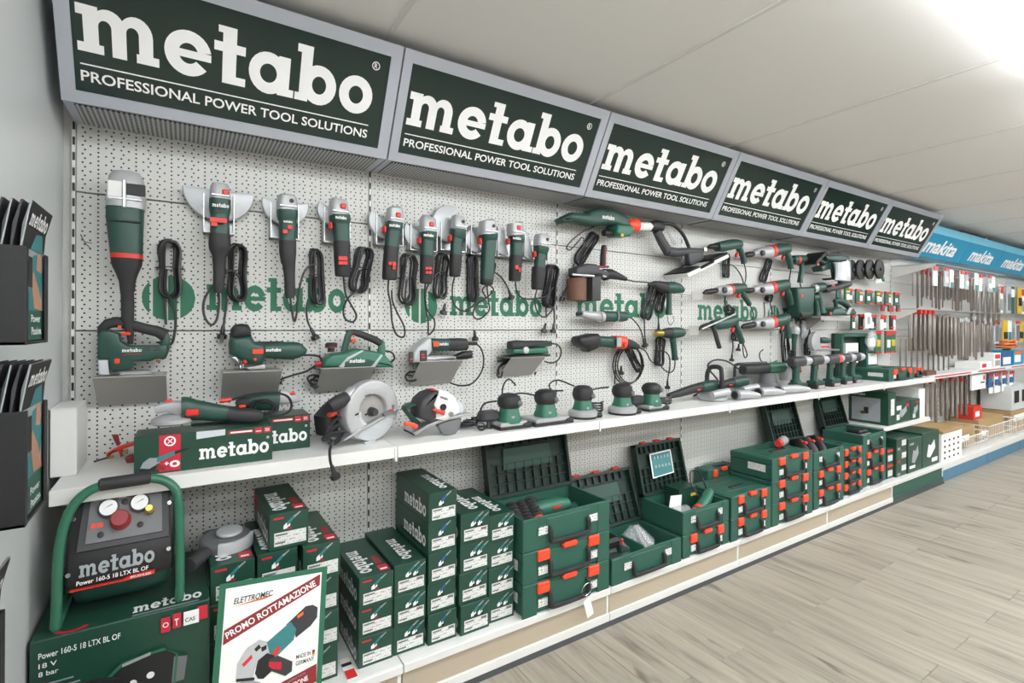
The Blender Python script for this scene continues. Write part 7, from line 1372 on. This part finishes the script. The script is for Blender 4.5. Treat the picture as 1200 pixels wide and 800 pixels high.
# half height shelf of the sixth bay
s = T('half_shelf', 'cream edged shelf low in the last green bay', 'shelf', (5.25, -.15, .55)); MB().box((5.25, -.155, .565), (.94, .31, .012), .002).put('board', 'shelf_white', s); MB().box((5.25, -.312, .555), (.94, .006, .034), .002).put('front_lip', 'shelf_white', s); MB().prism([(0, .56), (-.3, .56), (-.02, .44), (0, .44)], 4.80, 4.804, 0, axis='x').put('bracket', 'shelf_white', s)
H0 = .571
def plain_carton(label, x0, x1, y0, y1, z0, z1, m='green_card', win=None, art=None, sidepic=False):
    t = T('product_carton', label, 'box', ((x0 + x1) / 2, (y0 + y1) / 2, z0)); MB().box(((x0 + x1) / 2, (y0 + y1) / 2, (z0 + z1) / 2), (x1 - x0, y1 - y0, z1 - z0), .002).put('carton', m, t)
    f = lambda a, b, c, d, mm, l=.0008: flat(g_rect(a, b, c, d), (x0, y0, z0), EX, EZ, x1 - x0, z1 - z0, l).put('print', mm, t, smooth_=False)
    for q in (win or []): f(*q)
    if art: flat([[(.25, .3), (.45, .25), (.75, .5), (.7, .75), (.5, .6), (.35, .65)]], (x0, y0, z0), EX, EZ, x1 - x0, z1 - z0, .0014).put('product_picture', art, t, smooth_=False)
    if sidepic:
        g = lambda a, b, c, d, mm, l: flat(g_rect(a, b, c, d), (x0, y1, z0), -EY, EZ, y1 - y0, z1 - z0, l).put('side_print', mm, t, smooth_=False)
        g(.06, .08, .8, .8, 'print_grey', .0008); g(.38, .3, .5, .5, 'print_black', .0014); g(.3, .28, .42, .36, 'brass', .0018); word(t, (x0, y1 - .02, z0 + (z1 - z0) * .86), -EY, EZ, .1, .018)
    return t
plain_carton('large green carton with grey picture panel on the low end shelf', 4.90, 5.04, -.30, -.01, H0, .842, win=[(.3, .3, .8, .8, 'sticker')], sidepic=True)
plain_carton('medium green carton right of the picture carton on the low end shelf', 5.05, 5.36, -.29, -.05, H0, .755, win=[(.1, .6, .4, .8, 'print_white'), (.1, .15, .3, .4, 'sticker'), (.7, .7, .9, .85, 'print_red')], art='print_grey')
plain_carton('narrow green carton at the end of the low end shelf', 5.37, 5.56, -.29, -.05, H0, .75, win=[(.2, .1, .5, .3, 'sticker'), (.5, .8, .8, .9, 'print_red')], art='print_grey')
plain_carton('white carton standing behind the green cartons on the low end shelf', 5.57, 5.70, -.28, -.03, H0, .83, 'paper')
for i in range(3): plain_carton('%s carton of the narrow stack on the last base shelf' % ['bottom', 'middle', 'top'][i], 4.84, 5.03, -.38, -.12, D0 + .102 * i, D0 + .102 * i + .101, win=[(.5, .4, .95, .85, 'sticker'), (.1, .1, .35, .3, 'print_red' if i % 2 else 'print_grey')])
for i in range(2): plain_carton('%s box with a red band between the last case stack and the cartons' % ['lower', 'upper'][i], 4.725, 4.83, -.36, -.15, D0 + .12 * i, D0 + .12 * i + .119, win=[(0, .75, 1, .92, 'red'), (.1, .15, .9, .55, 'sticker')])
plain_carton('square green carton with pale drawing on the last base shelf', 5.045, 5.325, -.385, -.1, D0, .462, win=[(.1, .12, .5, .2, 'print_white'), (.1, .8, .4, .86, 'print_grey')], art='print_grey')
plain_carton('taller grey green carton with white spray gun picture at the range end', 5.335, 5.70, -.385, -.08, D0, .475, win=[(.55, .1, .9, .22, 'print_white')], art='print_white')
# ================================================================ blue range
zb_ = .16
for i, (a, b) in enumerate(zip(BLUE_BAYS, BLUE_BAYS[1:])):
    s = T('blue_base_shelf', 'low base shelf with blue kickboard, %s of the blue range' % ORD[i], 'shelf', ((a + b) / 2, -.2, 0), 'blue base shelves')
    MB().box(((a + b) / 2, -.2, .1575), (b - a - .004, .4, .005), .001).put('deck', 'shelf_white', s); MB().box(((a + b) / 2, -.403, .135), (b - a - .004, .012, .055), .002).put('deck_lip', 'shelf_white', s); MB().box(((a + b) / 2, -.395, .056), (b - a - .006, .012, .104), .001).put('kickboard', 'plinth_blue', s)
    if i < 3:
        q = T('blue_bay_shelf', 'waist height shelf with red price rail, %s of the blue range' % ORD[i], 'shelf', ((a + b) / 2, -.15, .93), 'blue bay shelves'); MB().box(((a + b) / 2, -.15, .935), (b - a - .004, .30, .006), .001).put('board', 'shelf_white', q); MB().box(((a + b) / 2, -.302, .925), (b - a - .004, .005, .04), .001).put('price_rail', 'shelf_white', q); MB().box(((a + b) / 2, -.3055, .925), ((b - a) * .8, .002, .012)).put('rail_strip', 'print_red', q)
def wire_panel(label, x0, x1, y0, y1, z, nx, ny):
    t = T('wire_grid_shelf', label, 'wire shelf', ((x0 + x1) / 2, (y0 + y1) / 2, z)); mb = MB()
    for k in range(nx + 1): x = x0 + (x1 - x0) * k / nx; mb.sweep([(x, y0, z), (x, y1, z)], .0042, 5)
    for k in range(ny + 1): y = y0 + (y1 - y0) * k / ny; mb.sweep([(x0, y, z - .004), (x1, y, z - .004)], .0045, 5)
    mb.put('wire_mesh', 'castalu', t)['kind'] = 'stuff'; MB().prism([(0, z - .005), (y0, z - .005), (y0, z - .03), (-.02, z - .11), (0, z - .11)], x0, x0 + .004, 0, axis='x').put('bracket', 'shelf_white', t); return t
wire_panel('wire grid shelf from which the upper drill bits hang', 5.74, 7.7, -.34, .0, 1.965, 36, 4)
wire_panel('wire rail carrying the middle row of long drill bits', 5.5 + .24, 8.2, -.2, .0, 1.555, 40, 2)
def bit_proto(L_, r, cap, capm='red', fl=True):
    t = T('drill_bit', 'x', 'drill bit', (0, 0, 0)); MB().lathe((0, 0, 0), (0, 0, -1), [(.02, r * .9), (L_ * .25, r * .9), (L_ * .26, r), (L_ - r, r), (L_, r * .3)], 8).put('shank', 'bit_steel', t)
    if fl:
        n = int(L_ / .02) * 4; MB().sweep([(r * math.cos(k * 1.57), r * math.sin(k * 1.57), -L_ * .3 - k * (L_ * .66 / n)) for k in range(n + 1)], r * .35, 4).put('flute', 'bit_steel', t)
    if cap: MB().box((0, 0, -.012), (r * 3.2, r * 2.4, .04), .003).put('hanger', capm, t)
    MB().sweep([(0, .0, .004), (0, .17, .004)], .0015, 5).put('peg', 'steel', t); return t
B = {'s': bit_proto(.26, .005, True), 'm': bit_proto(.36, .0065, False), 'l': bit_proto(.38, .010, True, 'red'), 'x': bit_proto(.42, .0115, False), 'c': bit_proto(.44, .011, True, 'clear')}
def bit_row(what, group, seq, xs, z, y, jz=.03, seed=3):
    rn = random.Random(seed)
    for i, x in enumerate(xs):
        o = dup(B[seq[i % len(seq)]], (x, y - .03 * (i % 3), z - rn.uniform(0, jz)), 0, what); o['group'] = group
bit_row('slim masonry bit hanging from the wire grid shelf', 'bits under the wire grid', 'smsms', lr(5.80, 7.30, 44), 1.945, -.15, .04)
bit_row('thick ribbed bit right of the slim bits below the wire grid', 'thick bits below the grid', 'xcx', lr(7.40, 8.22, 14), 1.87, -.14, .03)
bit_row('long hammer bit with red cap in the middle row', 'red capped hammer bits', 'l', lr(5.76, 6.17, 13), 1.54, -.14, .0)
bit_row('long ribbed hammer bit in the middle row', 'ribbed hammer bits', 'x', lr(6.22, 6.84, 19), 1.53, -.14, .03)
bit_row('long chisel lower on the board behind the hammer bits', 'chisels behind the bits', 'm', lr(5.78, 6.8, 24), 1.30, -.06, .02)
bit_row('bit in a clear tube, right of the middle row', 'bits in clear tubes', 'c', lr(6.9, 7.95, 13), 1.50, -.12, .05)
bit_row('heavy core bit hanging below the waist shelf of the blue range', 'bits below the waist shelf', 'xlxm', lr(6.16, 7.28, 26), .88, -.13, .04)
for k in B: drop(B[k])
pack_row('header_card', .09, .17, [('paper', [(.8, 1, 0, 1, 'red')]), ('clear', [(.85, 1, 0, 1, 'print_red'), (.2, .5, .2, .8, 'paper')]), ('paper', [(.0, .3, .1, .9, 'print_teal')])], lr(5.76, 7.35, 9), 1.93, -.33, 'white header card clipped to the wire grid shelf edge', 'header cards')
pack_row('hanging_box', .16, .34, [('paper', [(.7, .95, .1, .9, 'red'), (.1, .5, .2, .8, 'print_grey')]), ('clear', [(.1, .7, .2, .8, 'midgrey')]), ('green_case', [(.6, .9, .1, .9, 'paper')]), ('yellow', [(.3, .6, .1, .9, 'print_black')])], lr(8.35, 9.9, 8), 1.90, -.15, 'boxed accessory on the top peg row at the far right', 'far top packs')
pack_row('clear_box', .17, .28, [('clear', [(.1, .8, .2, .8, 'midgrey'), (.85, 1, 0, 1, 'red')]), ('yellow', [(.2, .5, .1, .9, 'print_black')]), ('paper', [(.1, .5, .2, .8, 'print_teal')])], lr(8.2, 9.9, 8), 1.47, -.15, 'clear accessory box on the middle peg row at the far right', 'far middle packs')
def far_box(name, label, cat, c, d, m, bands=()):
    t = T(name, label, cat, (c[0], c[1], c[2] - d[2] / 2)); MB().box(c, d, .003).put('body', m, t)
    for z0, z1, x0, x1, mm in bands: flat(g_rect(x0, z0, x1, z1), (c[0] - d[0] / 2, c[1] - d[1] / 2, c[2] - d[2] / 2), EX, EZ, d[0], d[2], .001).put('print', mm, t, smooth_=False)
W0 = .938
for i, (x, m, w, h, bd) in enumerate(((5.86, 'wood', .22, .04, ()), (7.35, 'paper', .35, .07, ((.2, .8, .1, .5, 'print_red'),)), (7.72, 'paper', .22, .16, ((.1, .5, .1, .9, 'print_grey'), (.6, .9, .1, .9, 'red'))), (8.05, 'blue', .35, .15, ((.15, .7, .1, .9, 'print_white'),)), (8.5, 'sign_blue', .4, .17, ((.2, .7, .1, .7, 'print_white'), (.75, .95, .1, .9, 'orange'))))):
    far_box('shelf_goods', ['low wooden tray at the start of the blue waist shelf', 'flat white and red box on the blue waist shelf', 'tall white box with red print on the blue waist shelf', 'blue box with white picture on the blue waist shelf', 'bright blue box with orange band on the blue waist shelf'][i], 'box', (x, -.17, W0 + h / 2), (w, .22, h), m, bd)
t = T('orange_cable_reel', 'orange cable coil lying on the blue boxes at the right edge', 'cable', (8.5, -.17, W0 + .17)); MB().wire([(8.5 + .16 * math.cos(k * .7), -.17 + .08 * math.sin(k * .7), W0 + .19 + .004 * k) for k in range(27)], .012, 3, 6).put('coil', 'orange', t); MB().box((8.5, -.17, W0 + .176), (.1, .06, .012), .003).put('base', 'print_black', t)
pack_row('saw_blade_card', .12, .22, [('blue', [(.0, .3, 0, 1, 'paper'), (.85, 1, 0, 1, 'red')]), ('paper', [(.4, .7, 0, 1, 'blue'), (.85, 1, 0, 1, 'red')])], lr(7.7, 8.5, 7), .86, -.22, 'blue and white blade card below the blue waist shelf', 'blade cards')
far_box('price_board', 'white sign board with small text below the waist shelf', 'sign', (7.2, -.25, .80), (.42, .02, .16), 'paper', ((.4, .5, .6, .9, 'print_black'), (.6, .9, .8, .95, 'red')))
# wire baskets on the deck
def basket(label, x0, x1, h):
    t = T('wire_basket', label, 'basket', ((x0 + x1) / 2, -.22, zb_)); mb = MB(); y0, y1 = -.385, -.03
    for k in range(int((x1 - x0) / .05) + 1): x = x0 + .05 * k; mb.sweep([(x, y0, zb_), (x, y0, zb_ + h)], .0022, 4)
    for k in range(7): y = y0 + (y1 - y0) * k / 6; mb.sweep([(x0, y, zb_), (x0, y, zb_ + h)], .0022, 4); mb.sweep([(x1, y, zb_), (x1, y, zb_ + h)], .0022, 4)
    for q in (.01, h * .5, h): mb.sweep([(x0, y0, zb_ + q), (x1, y0, zb_ + q)], .003, 5); mb.sweep([(x0, y0, zb_ + q), (x0, y1, zb_ + q)], .003, 5); mb.sweep([(x1, y0, zb_ + q), (x1, y1, zb_ + q)], .003, 5)
    mb.put('wire_mesh', 'white', t)['kind'] = 'stuff'
    MB().wire([(x0, y1, zb_ + h), (x0, y0, zb_ + h), (x1, y0, zb_ + h), (x1, y1, zb_ + h)], .005, 1, 6).put('rim', 'white', t)
basket('white wire basket nearest the green range', 6.33, 7.0, .16); basket('second white wire basket with cardboard boxes', 7.03, 7.95, .2); basket('third white wire basket at the right edge', 8.0, 9.15, .2)
far_box('screw_carton', 'white box printed with rows of small black symbols at the start of the blue range', 'box', (6.03, -.22, zb_ + .13), (.5, .32, .26), 'paper', [(.1 + .2 * i, .17 + .2 * i, .1 + .22 * j, .18 + .22 * j, 'print_black') for i in range(4) for j in range(4)])
far_box('yellow_lid', 'flat cream lid lying on the symbol printed box', 'box', (6.03, -.22, zb_ + .275), (.52, .34, .026), 'cardboard', ())
far_box('open_cardboard_box', 'brown cardboard box standing in the first wire basket', 'box', (6.66, -.18, zb_ + .12), (.5, .24, .20), 'cardboard', ((.3, .6, .2, .7, 'paper'),))
far_box('long_cardboard_box', 'long brown cardboard box in the second wire basket', 'box', (7.48, -.17, zb_ + .13), (.8, .24, .22), 'cardboard', ((.2, .5, .1, .3, 'paper'),))
far_box('red_goods', 'pile of red packaged goods on the brown cardboard box', 'package', (7.2, -.17, zb_ + .31), (.26, .16, .14), 'red', ((.2, .6, .2, .7, 'paper'),))
far_box('grey_tool_crate', 'pale grey crate with dark panes at the right edge below the shelf', 'box', (8.45, -.18, zb_ + .40), (.75, .28, .28), 'panel_white', ((.3, .8, .1, .35, 'print_black'), (.3, .8, .5, .8, 'print_black')))
far_box('crate_base', 'brown cardboard tray under the pale grey crate in the third basket', 'box', (8.5, -.18, zb_ + .13), (.9, .28, .25), 'cardboard', ((.5, .8, .1, .9, 'paper'),))
# dark carton on top of the blue signs
t = T('dark_stored_carton', 'dark brown carton stored on top of the blue sign boxes', 'box', (7.55, -.1, 2.346)); MB().box((7.45, -.10, 2.378), (.9, .14, .064), .002).put('carton', 'dark_room', t); MB().box((7.75, -.172, 2.378), (.03, .004, .064)).put('tape', 'paper', t)
